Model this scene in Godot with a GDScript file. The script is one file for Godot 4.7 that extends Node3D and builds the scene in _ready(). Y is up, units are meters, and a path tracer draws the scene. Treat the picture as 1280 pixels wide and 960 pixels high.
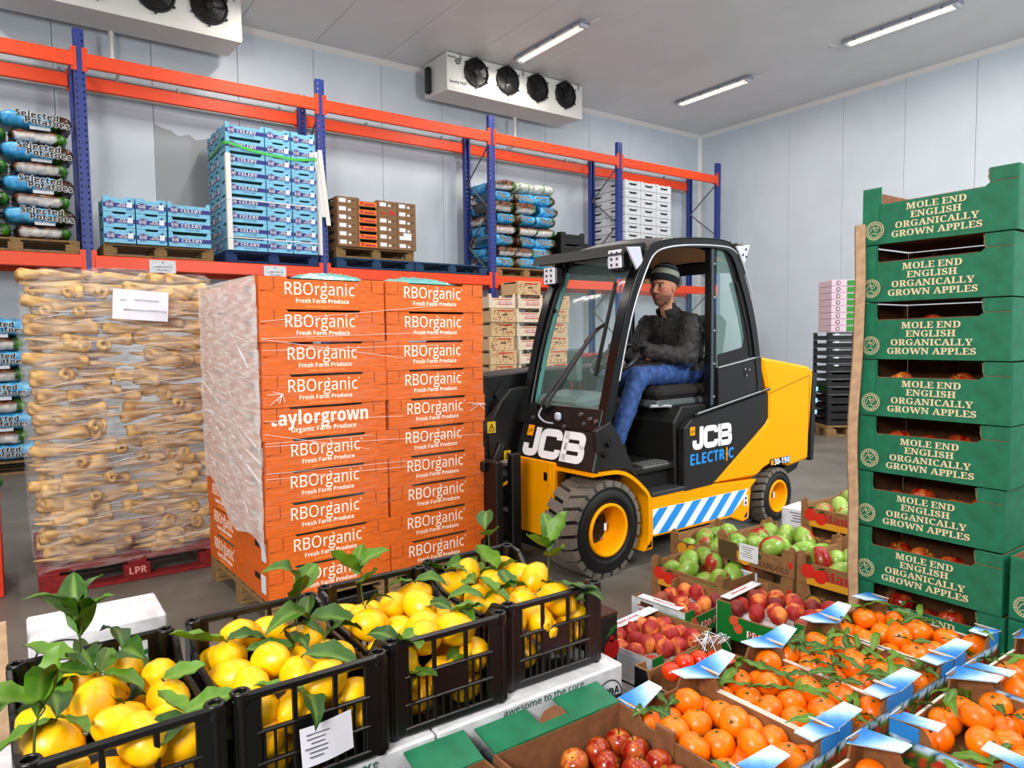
extends Node3D

# ---------------------------------------------------------------- mesh builder
class MB:
	var v := PackedVector3Array()
	var n := PackedVector3Array()
	var c := PackedColorArray()
	var idx := PackedInt32Array()
	var col := Color.WHITE
	var colored := false
	func paint(k: Color) -> MB:
		col = k.srgb_to_linear()
		colored = true
		return self
	func put(p: Vector3, nn: Vector3) -> int:
		v.append(p)
		n.append(nn)
		c.append(col)
		return v.size() - 1
	func tri(a: Vector3, b: Vector3, d: Vector3) -> void:
		var nn := (b - a).cross(d - a).normalized()
		var i := put(a, nn)
		put(b, nn)
		put(d, nn)
		idx.append_array([i, i + 2, i + 1])
	func quad(a: Vector3, b: Vector3, d: Vector3, e: Vector3) -> void:
		var nn := (d - a).cross(e - b).normalized()
		var i := put(a, nn)
		put(b, nn)
		put(d, nn)
		put(e, nn)
		idx.append_array([i, i + 2, i + 1, i, i + 3, i + 2])
	func hexa(p: Array) -> MB:   # 4 bottom (ccw seen from above), 4 top
		quad(p[3], p[2], p[1], p[0])
		quad(p[4], p[5], p[6], p[7])
		for i in 4:
			var j := (i + 1) % 4
			quad(p[i], p[j], p[j + 4], p[i + 4])
		return self
	func box(at: Vector3, s: Vector3, xf := Transform3D()) -> MB:
		var h := s * 0.5
		var p := []
		for y in [-1, 1]:
			for q in [[-1, 1], [1, 1], [1, -1], [-1, -1]]:
				p.append(xf * (at + Vector3(q[0] * h.x, y * h.y, q[1] * h.z)))
		return hexa(p)
	func bbox(at: Vector3, s: Vector3, b: float, xf := Transform3D()) -> MB:   # chamfered box
		var h := s * 0.5
		var q := {}
		for x in [-1, 1]:
			for y in [-1, 1]:
				for z in [-1, 1]:
					var o := Vector3(x * h.x, y * h.y, z * h.z)
					q[[x, y, z]] = [xf * (at + o - Vector3(0, y * b, z * b)), xf * (at + o - Vector3(x * b, 0, z * b)), xf * (at + o - Vector3(x * b, y * b, 0))]
		for ax in 3:
			for s1 in [-1, 1]:
				var ring := []
				for t in [[-1, -1], [1, -1], [1, 1], [-1, 1]]:
					var k := [0, 0, 0]
					k[ax] = s1
					k[(ax + 1) % 3] = t[0]
					k[(ax + 2) % 3] = t[1]
					ring.append(q[k][ax])
				if s1 < 0:
					ring.reverse()
				quad(ring[0], ring[1], ring[2], ring[3])
			for t in [[-1, -1], [1, -1], [1, 1], [-1, 1]]:
				var k0 := [0, 0, 0]
				var k1 := [0, 0, 0]
				var b1 := (ax + 1) % 3
				var b2 := (ax + 2) % 3
				k0[ax] = -1
				k1[ax] = 1
				for k in [k0, k1]:
					k[b1] = t[0]
					k[b2] = t[1]
				if t[0] * t[1] > 0:
					quad(q[k0][b1], q[k1][b1], q[k1][b2], q[k0][b2])
				else:
					quad(q[k0][b2], q[k1][b2], q[k1][b1], q[k0][b1])
		for x in [-1, 1]:
			for y in [-1, 1]:
				for z in [-1, 1]:
					var t: Array = q[[x, y, z]]
					if x * y * z > 0:
						tri(t[0], t[1], t[2])
					else:
						tri(t[0], t[2], t[1])
		return self
	func bar(a: Vector3, b: Vector3, w: float, t: float, up := Vector3.UP, bev := 0.0) -> MB:
		var z := (b - a).normalized()
		var x := up.cross(z).normalized()
		if x.length() < 0.5:
			x = Vector3.RIGHT
		var xf := Transform3D(Basis(x, z.cross(x), z), (a + b) * 0.5)
		if bev > 0.0:
			return bbox(Vector3.ZERO, Vector3(w, t, a.distance_to(b)), bev, xf)
		return box(Vector3.ZERO, Vector3(w, t, a.distance_to(b)), xf)
	func grid(nu: int, nv: int, f: Callable, wrap_u := false, flip := false, colf = null) -> MB:   # smooth sheet f(u, v), u and v in 0..1
		var base := v.size()
		var w := nu if wrap_u else nu + 1
		var pts := PackedVector3Array()
		for j in nv + 1:
			for i in w:
				pts.append(f.call(float(i) / nu, float(j) / nv))
		var nr := PackedVector3Array()
		nr.resize(pts.size())
		for j in nv:
			for i in nu:
				var a := j * w + i
				var b := j * w + (i + 1) % w
				var d := b + w
				var e := a + w
				var t := (pts[d] - pts[a]).cross(pts[e] - pts[b])
				if flip:
					t = -t
				nr[a] += t
				nr[b] += t
				nr[d] += t
				nr[e] += t
				if flip:
					idx.append_array([base + a, base + b, base + d, base + a, base + d, base + e])
				else:
					idx.append_array([base + a, base + d, base + b, base + a, base + e, base + d])
		for k in pts.size():
			if colf != null:
				paint(colf.call(float(k % w) / nu, float(k / w) / nv, pts[k]))
			put(pts[k], nr[k].normalized())
		return self
	func lathe(prof: Array, seg: int, xf := Transform3D(), flat := false, arc := TAU) -> MB:   # profile of (radius, height), axis y, from bottom up
		if flat:
			for k in prof.size() - 1:
				var p0: Vector2 = prof[k]
				var p1: Vector2 = prof[k + 1]
				grid(seg, 1, func(u: float, t: float) -> Vector3:
					var p := p0.lerp(p1, t)
					return xf * Vector3(p.x * cos(u * arc), p.y, -p.x * sin(u * arc)), arc >= TAU - 0.001)
		else:
			var m := prof.size() - 1
			grid(seg, m, func(u: float, t: float) -> Vector3:
				var p: Vector2 = prof[roundi(t * m)]
				return xf * Vector3(p.x * cos(u * arc), p.y, -p.x * sin(u * arc)), arc >= TAU - 0.001)
		return self
	func cyl(a: Vector3, b: Vector3, r: float, seg := 10, r2 := -1.0) -> MB:
		var y := (b - a).normalized()
		var x := y.cross(Vector3(0.3, 0.5, 0.8)).normalized()
		var xf := Transform3D(Basis(x, y, x.cross(y)), a)
		return lathe([Vector2(0, 0), Vector2(r, 0), Vector2(r if r2 < 0 else r2, a.distance_to(b)), Vector2(0, a.distance_to(b))], seg, xf, true)
	func tube(path: Array, r: float, seg := 6, rend := -1.0) -> MB:
		var m := path.size() - 1
		var fr := []
		var x := Vector3.ZERO
		for i in m + 1:
			var t: Vector3 = (path[mini(i + 1, m)] - path[maxi(i - 1, 0)]).normalized()
			if i == 0:
				x = t.cross(Vector3(0.21, 0.34, 0.9)).normalized()
			x = (x - t * x.dot(t)).normalized()
			fr.append([x, t.cross(x)])
		grid(seg, m, func(u: float, t: float) -> Vector3:
			var i := roundi(t * m)
			var rr := r if rend < 0 else lerpf(r, rend, t)
			return path[i] + (fr[i][0] * cos(u * TAU) + fr[i][1] * sin(u * TAU)) * rr, true)
		for e in [0, m]:
			var q := []
			var rr := r if e == 0 or rend < 0 else rend
			for k in seg:
				q.append(path[e] + (fr[e][0] * cos(TAU * k / seg) + fr[e][1] * sin(TAU * k / seg)) * rr)
			for k in range(1, seg - 1):
				if e == 0:
					tri(q[0], q[k + 1], q[k])
				else:
					tri(q[0], q[k], q[k + 1])
		return self
	func prism(poly: PackedVector2Array, z0: float, z1: float, xf := Transform3D(), smooth := false) -> MB:   # outline in xy pulled along z
		if Geometry2D.is_polygon_clockwise(poly):
			poly = poly.duplicate()
			poly.reverse()
		var ts := Geometry2D.triangulate_polygon(poly)
		for k in range(0, ts.size(), 3):
			var p := [poly[ts[k]], poly[ts[k + 1]], poly[ts[k + 2]]]
			if (p[1] - p[0]).cross(p[2] - p[0]) < 0:
				p = [p[0], p[2], p[1]]
			tri(xf * Vector3(p[0].x, p[0].y, z1), xf * Vector3(p[1].x, p[1].y, z1), xf * Vector3(p[2].x, p[2].y, z1))
			tri(xf * Vector3(p[0].x, p[0].y, z0), xf * Vector3(p[2].x, p[2].y, z0), xf * Vector3(p[1].x, p[1].y, z0))
		var m := poly.size()
		if smooth:
			grid(m, 1, func(u: float, t: float) -> Vector3:
				var q := poly[roundi(u * m) % m]
				return xf * Vector3(q.x, q.y, lerpf(z0, z1, t)), true)
		else:
			for i in m:
				var a := poly[i]
				var b := poly[(i + 1) % m]
				quad(xf * Vector3(a.x, a.y, z0), xf * Vector3(b.x, b.y, z0), xf * Vector3(b.x, b.y, z1), xf * Vector3(a.x, a.y, z1))
		return self
	func add(m: MB, xf := Transform3D()) -> MB:
		var o := v.size()
		var rot := xf.basis.inverse().transposed()
		for i in m.v.size():
			v.append(xf * m.v[i])
			n.append((rot * m.n[i]).normalized())
			c.append(m.c[i])
		for i in m.idx:
			idx.append(i + o)
		colored = colored or m.colored
		return self
	func mesh() -> ArrayMesh:
		var a := []
		a.resize(Mesh.ARRAY_MAX)
		a[Mesh.ARRAY_VERTEX] = v
		a[Mesh.ARRAY_NORMAL] = n
		if colored:
			a[Mesh.ARRAY_COLOR] = c
		a[Mesh.ARRAY_INDEX] = idx
		var r := ArrayMesh.new()
		r.add_surface_from_arrays(Mesh.PRIMITIVE_TRIANGLES, a)
		return r

# ---------------------------------------------------------------- scene helpers
var rng := RandomNumberGenerator.new()
var noise := FastNoiseLite.new()
var mats := {}
var tex := {}
var fonts := {}
var words_at := {}
const ORD := ["first", "second", "third", "fourth", "fifth", "sixth", "seventh", "eighth", "ninth", "tenth", "eleventh", "twelfth"]

func ord_top(i: int) -> String:
	return "topmost" if i == 0 else ORD[i] + " from the top"

func noise_tex(key: String, freq: float, lo: Color, hi: Color, size := 256, oct := 4, as_normal := false, strength := 2.0, kind := FastNoiseLite.TYPE_SIMPLEX_SMOOTH) -> NoiseTexture2D:
	if not tex.has(key):
		var f := FastNoiseLite.new()
		f.seed = key.hash() % 1000
		f.noise_type = kind
		f.frequency = freq
		f.fractal_octaves = oct
		var t := NoiseTexture2D.new()
		t.width = size
		t.height = size
		t.seamless = true
		t.noise = f
		if as_normal:
			t.as_normal_map = true
			t.bump_strength = strength
		else:
			var g := Gradient.new()
			g.colors = PackedColorArray([lo, hi])
			t.color_ramp = g
		tex[key] = t
	return tex[key]

func mat(key: String, col := Color.WHITE, rough := 0.6, metal := 0.0) -> StandardMaterial3D:
	if not mats.has(key):
		var m := StandardMaterial3D.new()
		m.resource_name = key
		m.albedo_color = col
		m.roughness = rough
		m.metallic = metal
		mats[key] = m
	return mats[key]

func tri_map(m: StandardMaterial3D, scale: Vector3, world := false) -> StandardMaterial3D:
	m.uv1_triplanar = true
	m.uv1_world_triplanar = world
	m.uv1_scale = scale
	return m

func rough_mat(key: String, col: Color, rough: float, t: String, scale: Vector3, bump := "", bs := 1.0) -> StandardMaterial3D:
	var m := mat(key, col, rough)
	if t != "":
		m.albedo_texture = tex[t]
	if bump != "":
		m.normal_enabled = true
		m.normal_texture = tex[bump]
		m.normal_scale = bs
	return tri_map(m, scale)

func vc(key: String, rough := 0.6, bump := "", scale := Vector3.ONE, bs := 1.0) -> StandardMaterial3D:   # colours per vertex
	var m := mat(key, Color.WHITE, rough)
	m.vertex_color_use_as_albedo = true
	if bump != "" and m.normal_texture == null:
		m.normal_enabled = true
		m.normal_texture = tex[bump]
		m.normal_scale = bs
		tri_map(m, scale)
	return m

func obj(called: String, what, m: Material, parent: Node = self, at := Vector3.ZERO, turn := Vector3.ZERO) -> MeshInstance3D:
	var o := MeshInstance3D.new()
	o.name = called
	o.mesh = what.mesh() if what is MB else what
	o.material_override = m
	o.position = at
	o.rotation = turn
	parent.add_child(o, true)
	return o

func tag(o: Node, label: String, category: String, group := "", kind := "") -> Node:
	o.set_meta("label", label)
	if category != "":
		o.set_meta("category", category)
	if group != "":
		o.set_meta("group", group)
	if kind != "":
		o.set_meta("kind", kind)
	return o

func thing(called: String, label: String, category: String, at := Vector3.ZERO, turn := 0.0, group := "") -> Node3D:
	var o := Node3D.new()
	o.name = called
	o.position = at
	o.rotation.y = turn
	add_child(o, true)
	tag(o, label, category, group)
	return o

func dup(o: Node3D, label: String, at: Vector3, turn := 0.0, group := "") -> Node3D:
	var r: Node3D = o.duplicate()
	r.name = str(o.name).rstrip("0123456789")
	add_child(r, true)
	r.position = at
	r.rotation = Vector3(0, turn, 0)
	tag(r, label, o.get_meta("category"), group if group != "" else (o.get_meta("group") if o.has_meta("group") else ""))
	return r

func struct_(o: Node) -> Node:
	o.set_meta("kind", "structure")
	return o

func font(fam: String, bold: bool) -> SystemFont:
	var k := fam + str(bold)
	if not fonts.has(k):
		var f := SystemFont.new()
		f.font_names = PackedStringArray([fam])
		f.font_weight = 700 if bold else 400
		fonts[k] = f
	return fonts[k]

func text(s: String, size: float, fam := "Droid Sans", bold := false, depth := 0.0012) -> TextMesh:
	var k := [s, size, fam, bold]
	if not words_at.has(k):
		var t := TextMesh.new()
		t.text = s
		t.font = font(fam, bold)
		t.font_size = 48
		t.pixel_size = size / 48.0
		t.depth = depth
		t.curve_step = 3.0 if size > 0.08 else 6.0
		words_at[k] = t
	return words_at[k]

func letter(parent: Node, s: String, size: float, m: Material, at: Vector3, turn := Vector3.ZERO, fam := "Droid Sans", bold := false, sx := 1.0) -> MeshInstance3D:
	var o := obj("lettering", text(s, size, fam, bold), m, parent, at, turn)
	o.scale = Vector3(sx, 1, 1)
	return o

func pv(list: Array) -> PackedVector2Array:
	var p := PackedVector2Array()
	for i in range(0, list.size(), 2):
		p.append(Vector2(list[i], list[i + 1]))
	return p

func smooth_path(pts: Array, per := 6) -> Array:   # Catmull-Rom through the points
	var r := []
	for i in pts.size() - 1:
		var a = pts[maxi(i - 1, 0)]
		var d = pts[mini(i + 2, pts.size() - 1)]
		for k in per:
			r.append(pts[i].cubic_interpolate(pts[i + 1], a, d, float(k) / per))
	r.append(pts[-1])
	return r

func make_textures() -> void:
	noise_tex("card", 0.03, Color(0.82, 0.82, 0.82), Color.WHITE)
	noise_tex("wood", 0.02, Color(0.62, 0.6, 0.57), Color.WHITE, 256, 5)
	noise_tex("plain", 0.008, Color(0.965, 0.965, 0.965), Color.WHITE, 256, 5)
	noise_tex("concrete", 0.006, Color(0.74, 0.735, 0.73), Color.WHITE, 1024, 8)
	noise_tex("worn", 0.02, Color(0.45, 0.43, 0.42), Color.WHITE, 512, 6)
	noise_tex("fine_n", 0.08, Color.BLACK, Color.WHITE, 256, 3, true, 1.5)
	noise_tex("peel_n", 0.09, Color.BLACK, Color.WHITE, 256, 2, true, 2.0, FastNoiseLite.TYPE_CELLULAR)
	noise_tex("lump_n", 0.02, Color.BLACK, Color.WHITE, 256, 4, true, 3.0)
	noise_tex("cloth_n", 0.2, Color.BLACK, Color.WHITE, 256, 2, true, 2.5)

# ---------------------------------------------------------------- the whole place
const ROOM_X0 := -5.0
const ROOM_X1 := 12.65
const ROOM_Z0 := -10.5
const ROOM_Z1 := 5.0
const ROOM_H := 5.82

func _ready() -> void:
	var cam := Camera3D.new()
	cam.name = "camera"
	cam.fov = 57.247
	cam.position = Vector3(0, 1.4, 0)
	cam.rotation_order = EULER_ORDER_YXZ
	cam.rotation_degrees = Vector3(-3.674, -35.441, -0.622)
	cam.near = 0.05
	cam.far = 100.0
	add_child(cam)
	var we := WorldEnvironment.new()
	we.name = "world"
	var env := Environment.new()
	env.background_mode = Environment.BG_COLOR
	env.background_color = Color(0.02, 0.02, 0.02)
	env.ambient_light_source = Environment.AMBIENT_SOURCE_DISABLED
	env.tonemap_mode = Environment.TONE_MAPPER_LINEAR
	env.tonemap_exposure = 0.86
	env.sdfgi_enabled = true
	env.ssao_enabled = true
	env.ssil_enabled = true
	we.environment = env
	add_child(we)
	room_lights()
	rng.seed = 11
	noise.seed = 5
	noise.frequency = 1.0
	make_textures()
	shell()
	rack()
	ceiling_lights()
	coolers()
	shelf_goods()
	floor_goods()
	parsnips()
	orange_trays()
	forklift()
	driver()
	apple_stack()
	mangoes()
	peaches()
	clementines()
	lemons()
	apple_box()
	extras()

func area(at: Vector3, size: Vector2, energy: float, dir: Vector3, col := Color.WHITE) -> void:
	var l := AreaLight3D.new()
	l.name = "area_light"
	l.area_size = size
	l.light_energy = energy
	l.light_color = col
	l.area_normalize_energy = true
	l.shadow_enabled = true
	l.area_range = 40.0
	add_child(l, true)
	l.position = at
	l.look_at_from_position(at, at + dir, Vector3.FORWARD if absf(dir.y) > 0.9 else Vector3.UP)

func omni(at: Vector3, energy: float, size: float, col := Color.WHITE) -> void:
	var l := OmniLight3D.new()
	l.name = "lamp_light"
	l.light_energy = energy
	l.light_color = col
	l.light_size = size
	l.omni_range = 40.0
	l.omni_attenuation = 2.0
	l.shadow_enabled = true
	add_child(l, true)
	l.position = at

const TUBE_LIGHT := Color(1.0, 0.97, 0.93)

func room_lights() -> void:
	# the light of every fluorescent batten under the ceiling: three in view and the rest of the rows behind the camera
	for x in [-0.72, 3.0, 6.73, 10.45]:
		for z in [-8.4, -5.15, -1.9, 1.35]:
			area(Vector3(x, ROOM_H - 0.13, z), Vector2(0.14, 1.5), 4.5 if x > 10.0 and z < -8.0 else 7.0, Vector3.DOWN, TUBE_LIGHT)
	# the photographer's two soft boxes, behind and beside the camera
	area(Vector3(-1.9, 2.7, 0.3), Vector2(1.2, 1.2), 25.0, Vector3(0.8, -0.35, -0.75), Color(1, 0.99, 0.97))
	area(Vector3(4.0, 3.5, 1.8), Vector2(1.3, 1.3), 48.0, Vector3(0.72, -0.12, -0.68), Color(0.97, 0.99, 1.0))

# ---------------------------------------------------------------- room shell
func panel_row(holder: Node3D, called: String, a0: float, a1: float, step: float, make: Callable, m: Material) -> void:
	var a := a0
	while a < a1 - 0.02:
		var b := minf(a + step, a1)
		obj(called, make.call(a + 0.003, b - 0.003), m, holder)
		a = b

func shell() -> void:
	var white := rough_mat("panel white", Color(0.80, 0.84, 0.88), 0.42, "plain", Vector3(0.5, 0.5, 0.5), "fine_n", 0.06)
	var grey := mat("joint grey", Color(0.68, 0.7, 0.72), 0.7)
	var ceil_m := rough_mat("ceiling panel", Color(0.88, 0.885, 0.89), 0.45, "plain", Vector3(0.4, 0.4, 0.4))
	var trim_m := mat("trim white", Color(0.9, 0.9, 0.89), 0.4)
	var cx := (ROOM_X0 + ROOM_X1) * 0.5
	var cz := (ROOM_Z0 + ROOM_Z1) * 0.5
	var wx := ROOM_X1 - ROOM_X0
	var wz := ROOM_Z1 - ROOM_Z0
	var wb := obj("wall_back", MB.new().box(Vector3(cx, ROOM_H / 2, ROOM_Z0 - 0.11), Vector3(wx + 0.3, ROOM_H + 0.2, 0.15)), grey)
	struct_(wb)
	panel_row(wb, "wall_panel", -4.91, ROOM_X1, 1.1, func(a: float, b: float) -> MB:
		return MB.new().bbox(Vector3((a + b) / 2, ROOM_H / 2, ROOM_Z0 - 0.02), Vector3(b - a, ROOM_H, 0.04), 0.004), white)
	var wr := obj("wall_right", MB.new().box(Vector3(ROOM_X1 + 0.11, ROOM_H / 2, cz), Vector3(0.15, ROOM_H + 0.2, wz + 0.3)), grey)
	struct_(wr)
	panel_row(wr, "wall_panel", -10.635 + 0.14, ROOM_Z1, 1.1, func(a: float, b: float) -> MB:
		return MB.new().bbox(Vector3(ROOM_X1 + 0.02, ROOM_H / 2, (a + b) / 2), Vector3(0.04, ROOM_H, b - a), 0.004), white)
	struct_(obj("wall_left", MB.new().box(Vector3(ROOM_X0 - 0.1, ROOM_H / 2, cz), Vector3(0.2, ROOM_H + 0.2, wz + 0.3)), white))
	struct_(obj("wall_front", MB.new().box(Vector3(cx, ROOM_H / 2, ROOM_Z1 + 0.1), Vector3(wx + 0.3, ROOM_H + 0.2, 0.2)), white))
	var ce := obj("ceiling", MB.new().box(Vector3(cx, ROOM_H + 0.11, cz), Vector3(wx + 0.3, 0.15, wz + 0.3)), grey)
	struct_(ce)
	panel_row(ce, "ceiling_panel", -4.91, ROOM_X1, 1.1, func(a: float, b: float) -> MB:
		return MB.new().bbox(Vector3((a + b) / 2, ROOM_H + 0.02, cz), Vector3(b - a, 0.04, wz), 0.004), ceil_m)
	# coving strips where the panels meet
	struct_(obj("trim_1", MB.new().prism(pv([0, 0, 0.07, 0, 0, -0.07]), ROOM_X0, ROOM_X1, Transform3D(Basis(Vector3(0, 0, 1), Vector3.UP, Vector3(-1, 0, 0)) , Vector3(cx * 2, ROOM_H, ROOM_Z0)).translated_local(Vector3(0, 0, 0))), trim_m))
	struct_(obj("trim_2", MB.new().prism(pv([0, 0, -0.07, 0, 0, -0.07]), ROOM_Z0, ROOM_Z1, Transform3D(Basis.IDENTITY, Vector3(ROOM_X1, ROOM_H, 0))), trim_m))
	struct_(obj("trim_3", MB.new().prism(pv([0, 0, -0.06, 0, 0, 0.06]), 0, ROOM_H, Transform3D(Basis(Vector3(1, 0, 0), Vector3(0, 0, 1), Vector3(0, -1, 0)), Vector3(ROOM_X1, ROOM_H, ROOM_Z0))), trim_m))
	var conc := rough_mat("concrete floor", Color(0.46, 0.44, 0.41), 0.45, "concrete", Vector3(0.22, 0.22, 0.22), "fine_n", 0.12)
	tri_map(conc, Vector3(0.22, 0.22, 0.22), true)
	var fl := obj("floor", MB.new().box(Vector3(cx, -0.13, cz), Vector3(wx + 0.3, 0.2, wz + 0.3)), mat("joint sealant", Color(0.1, 0.095, 0.09), 0.8))
	struct_(fl)
	var x := ROOM_X0
	while x < ROOM_X1:
		var x1 := minf(x + 3.62, ROOM_X1)
		var z := ROOM_Z0
		while z < ROOM_Z1:
			var z1 := minf(z + 3.75, ROOM_Z1)
			obj("floor_slab", MB.new().bbox(Vector3((x + x1) / 2, -0.02, (z + z1) / 2), Vector3(x1 - x - 0.006, 0.04, z1 - z - 0.006), 0.003), conc, fl)
			z = z1
		x = x1
	# repair patch where the wall has been resprayed a darker grey
	var patch := pv([0, 0, 0.74, 0, 0.74, 1.74, 0.66, 1.80, 0.5, 1.76, 0.42, 1.82, 0.28, 1.78, 0.2, 1.84, 0.08, 1.86, 0.0, 1.9])
	obj("painted_patch", MB.new().prism(patch, 0, 0.002, Transform3D(Basis.IDENTITY, Vector3(1.70, 2.40, ROOM_Z0 + 0.001))), mat("patch grey", Color(0.62, 0.64, 0.66), 0.6), wb)
	# service duct and conduit along the back wall
	var du := thing("wall_duct", "pale grey service duct running along the back wall behind the rack", "duct", Vector3(0, 4.6, ROOM_Z0))
	obj("trunking", MB.new().bbox(Vector3(3.8, 0.02, 0.04), Vector3(17, 0.17, 0.08), 0.006), mat("duct grey", Color(0.78, 0.8, 0.8), 0.45), du)
	for k in 12:
		obj("clip", MB.new().box(Vector3(-3.4 + k * 1.35, 0.17, 0.03), Vector3(0.03, 0.05, 0.06)), mat("clip steel", Color(0.5, 0.52, 0.54), 0.4, 0.8), du)
	obj("conduit", MB.new().cyl(Vector3(-4.6, 0.17, 0.03), Vector3(12.2, 0.17, 0.03), 0.014, 8), mat("conduit", Color(0.72, 0.74, 0.74), 0.35, 0.3), du)

# ---------------------------------------------------------------- pallet racking
const FRAME_X := [-2.01, 0.78, 3.565, 6.35, 9.14, 11.92]
const RACK_Z := -9.4
const RACK_Y := 2.40
const REAR_Z := -10.2

func rack() -> void:
	var r := thing("pallet_rack", "blue and orange steel pallet rack along the back wall with one shelf level", "pallet rack", Vector3(0, 0, 0))
	var blue := mat("rack blue", Color(0.15, 0.22, 0.52), 0.42)
	var orange := mat("rack orange", Color(0.92, 0.27, 0.07), 0.4)
	var steel := mat("brace steel", Color(0.48, 0.5, 0.52), 0.4, 0.6)
	# one upright: a perforated channel with two rows of holes
	var u := MB.new()
	var w := 0.11
	var rows := 70
	for s in [[-0.055, -0.04], [-0.026, 0.026], [0.04, 0.055]]:
		u.box(Vector3((s[0] + s[1]) / 2, 2.46, 0.0015), Vector3(s[1] - s[0], 4.92, 0.003))
	for s in [-1, 1]:
		u.box(Vector3(s * 0.0535, 2.46, -0.035), Vector3(0.003, 4.92, 0.07))
		u.box(Vector3(s * 0.04, 2.46, -0.07), Vector3(0.028, 4.92, 0.003))
		for k in rows:
			var y := 0.05 + k * 0.07
			u.box(Vector3(s * 0.033, y + 0.012, 0.0015), Vector3(0.014, 0.046, 0.003))
	u.box(Vector3(0, 0.004, -0.03), Vector3(0.16, 0.008, 0.14))
	var um := u.mesh()
	for i in FRAME_X.size():
		var fx: float = FRAME_X[i]
		var fr := Node3D.new()
		fr.name = "upright_frame"
		fr.position = Vector3(fx, 0, 0)
		r.add_child(fr, true)
		obj("upright", um, blue, fr, Vector3(0, 0, RACK_Z))
		obj("upright", um, blue, fr, Vector3(0, 0, REAR_Z), Vector3(0, PI, 0))
		var za := RACK_Z - 0.06
		var zb := REAR_Z + 0.06
		var y := 0.35
		var k := 0
		while y < 4.75:
			var y2 := minf(y + 0.52, 4.8)
			obj("brace", MB.new().cyl(Vector3(0, y, za if k % 2 == 0 else zb), Vector3(0, y2, zb if k % 2 == 0 else za), 0.014, 8), steel, fr)
			y = y2
			k += 1
	for i in FRAME_X.size() - 1:
		var x0: float = FRAME_X[i] + 0.055
		var x1: float = FRAME_X[i + 1] - 0.055
		for lev in [[2.405, 0.15], [4.655, 0.16]]:
			for zz in [RACK_Z + 0.0, REAR_Z - 0.0]:
				var front: bool = zz == RACK_Z
				var b := Node3D.new()
				b.name = "beam"
				r.add_child(b, true)
				var zc: float = zz + (0.022 if front else -0.022)
				obj("box_beam", MB.new().bbox(Vector3((x0 + x1) / 2, lev[0] - lev[1] / 2, zc - (0.025 if front else -0.025)), Vector3(x1 - x0 - 0.006, lev[1], 0.05), 0.008), orange, b)
				for e in [x0, x1]:
					var ep := MB.new()
					ep.box(Vector3(e, lev[0] - lev[1] / 2 + 0.01, zz + (0.006 if front else -0.006)), Vector3(0.055, lev[1] + 0.1, 0.006))
					for q in 4:
						ep.box(Vector3(e, lev[0] - lev[1] - 0.02 + q * 0.07, zz + (0.012 if front else -0.012)), Vector3(0.012, 0.03, 0.006))
					obj("end_plate", ep, orange, b)
	# the two location cards tied under the shelf beam
	for s in [[1.39, 1.69], [2.735, 3.02]]:
		var i := 0 if s[0] < 2.0 else 1
		var c := thing("location_card", ["white location card on the shelf beam above the parsnip pallet", "white location card on the shelf beam above the orange trays"][i], "sign", Vector3((s[0] + s[1]) / 2, 2.31, RACK_Z + 0.028))
		obj("card", MB.new().bbox(Vector3.ZERO, Vector3(0.29, 0.15, 0.004), 0.001), mat("card white", Color(0.9, 0.92, 0.95), 0.5), c)
		var ink := mat("ink", Color(0.08, 0.08, 0.1), 0.6)
		letter(c, "1", 0.045, ink, Vector3(0, 0.045, 0.003), Vector3.ZERO, "Droid Sans", true)
		letter(c, "1 LARGE SPACE IN", 0.026, ink, Vector3(0, -0.005, 0.003))
		letter(c, "EACH AREA", 0.026, ink, Vector3(0, -0.042, 0.003))

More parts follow.
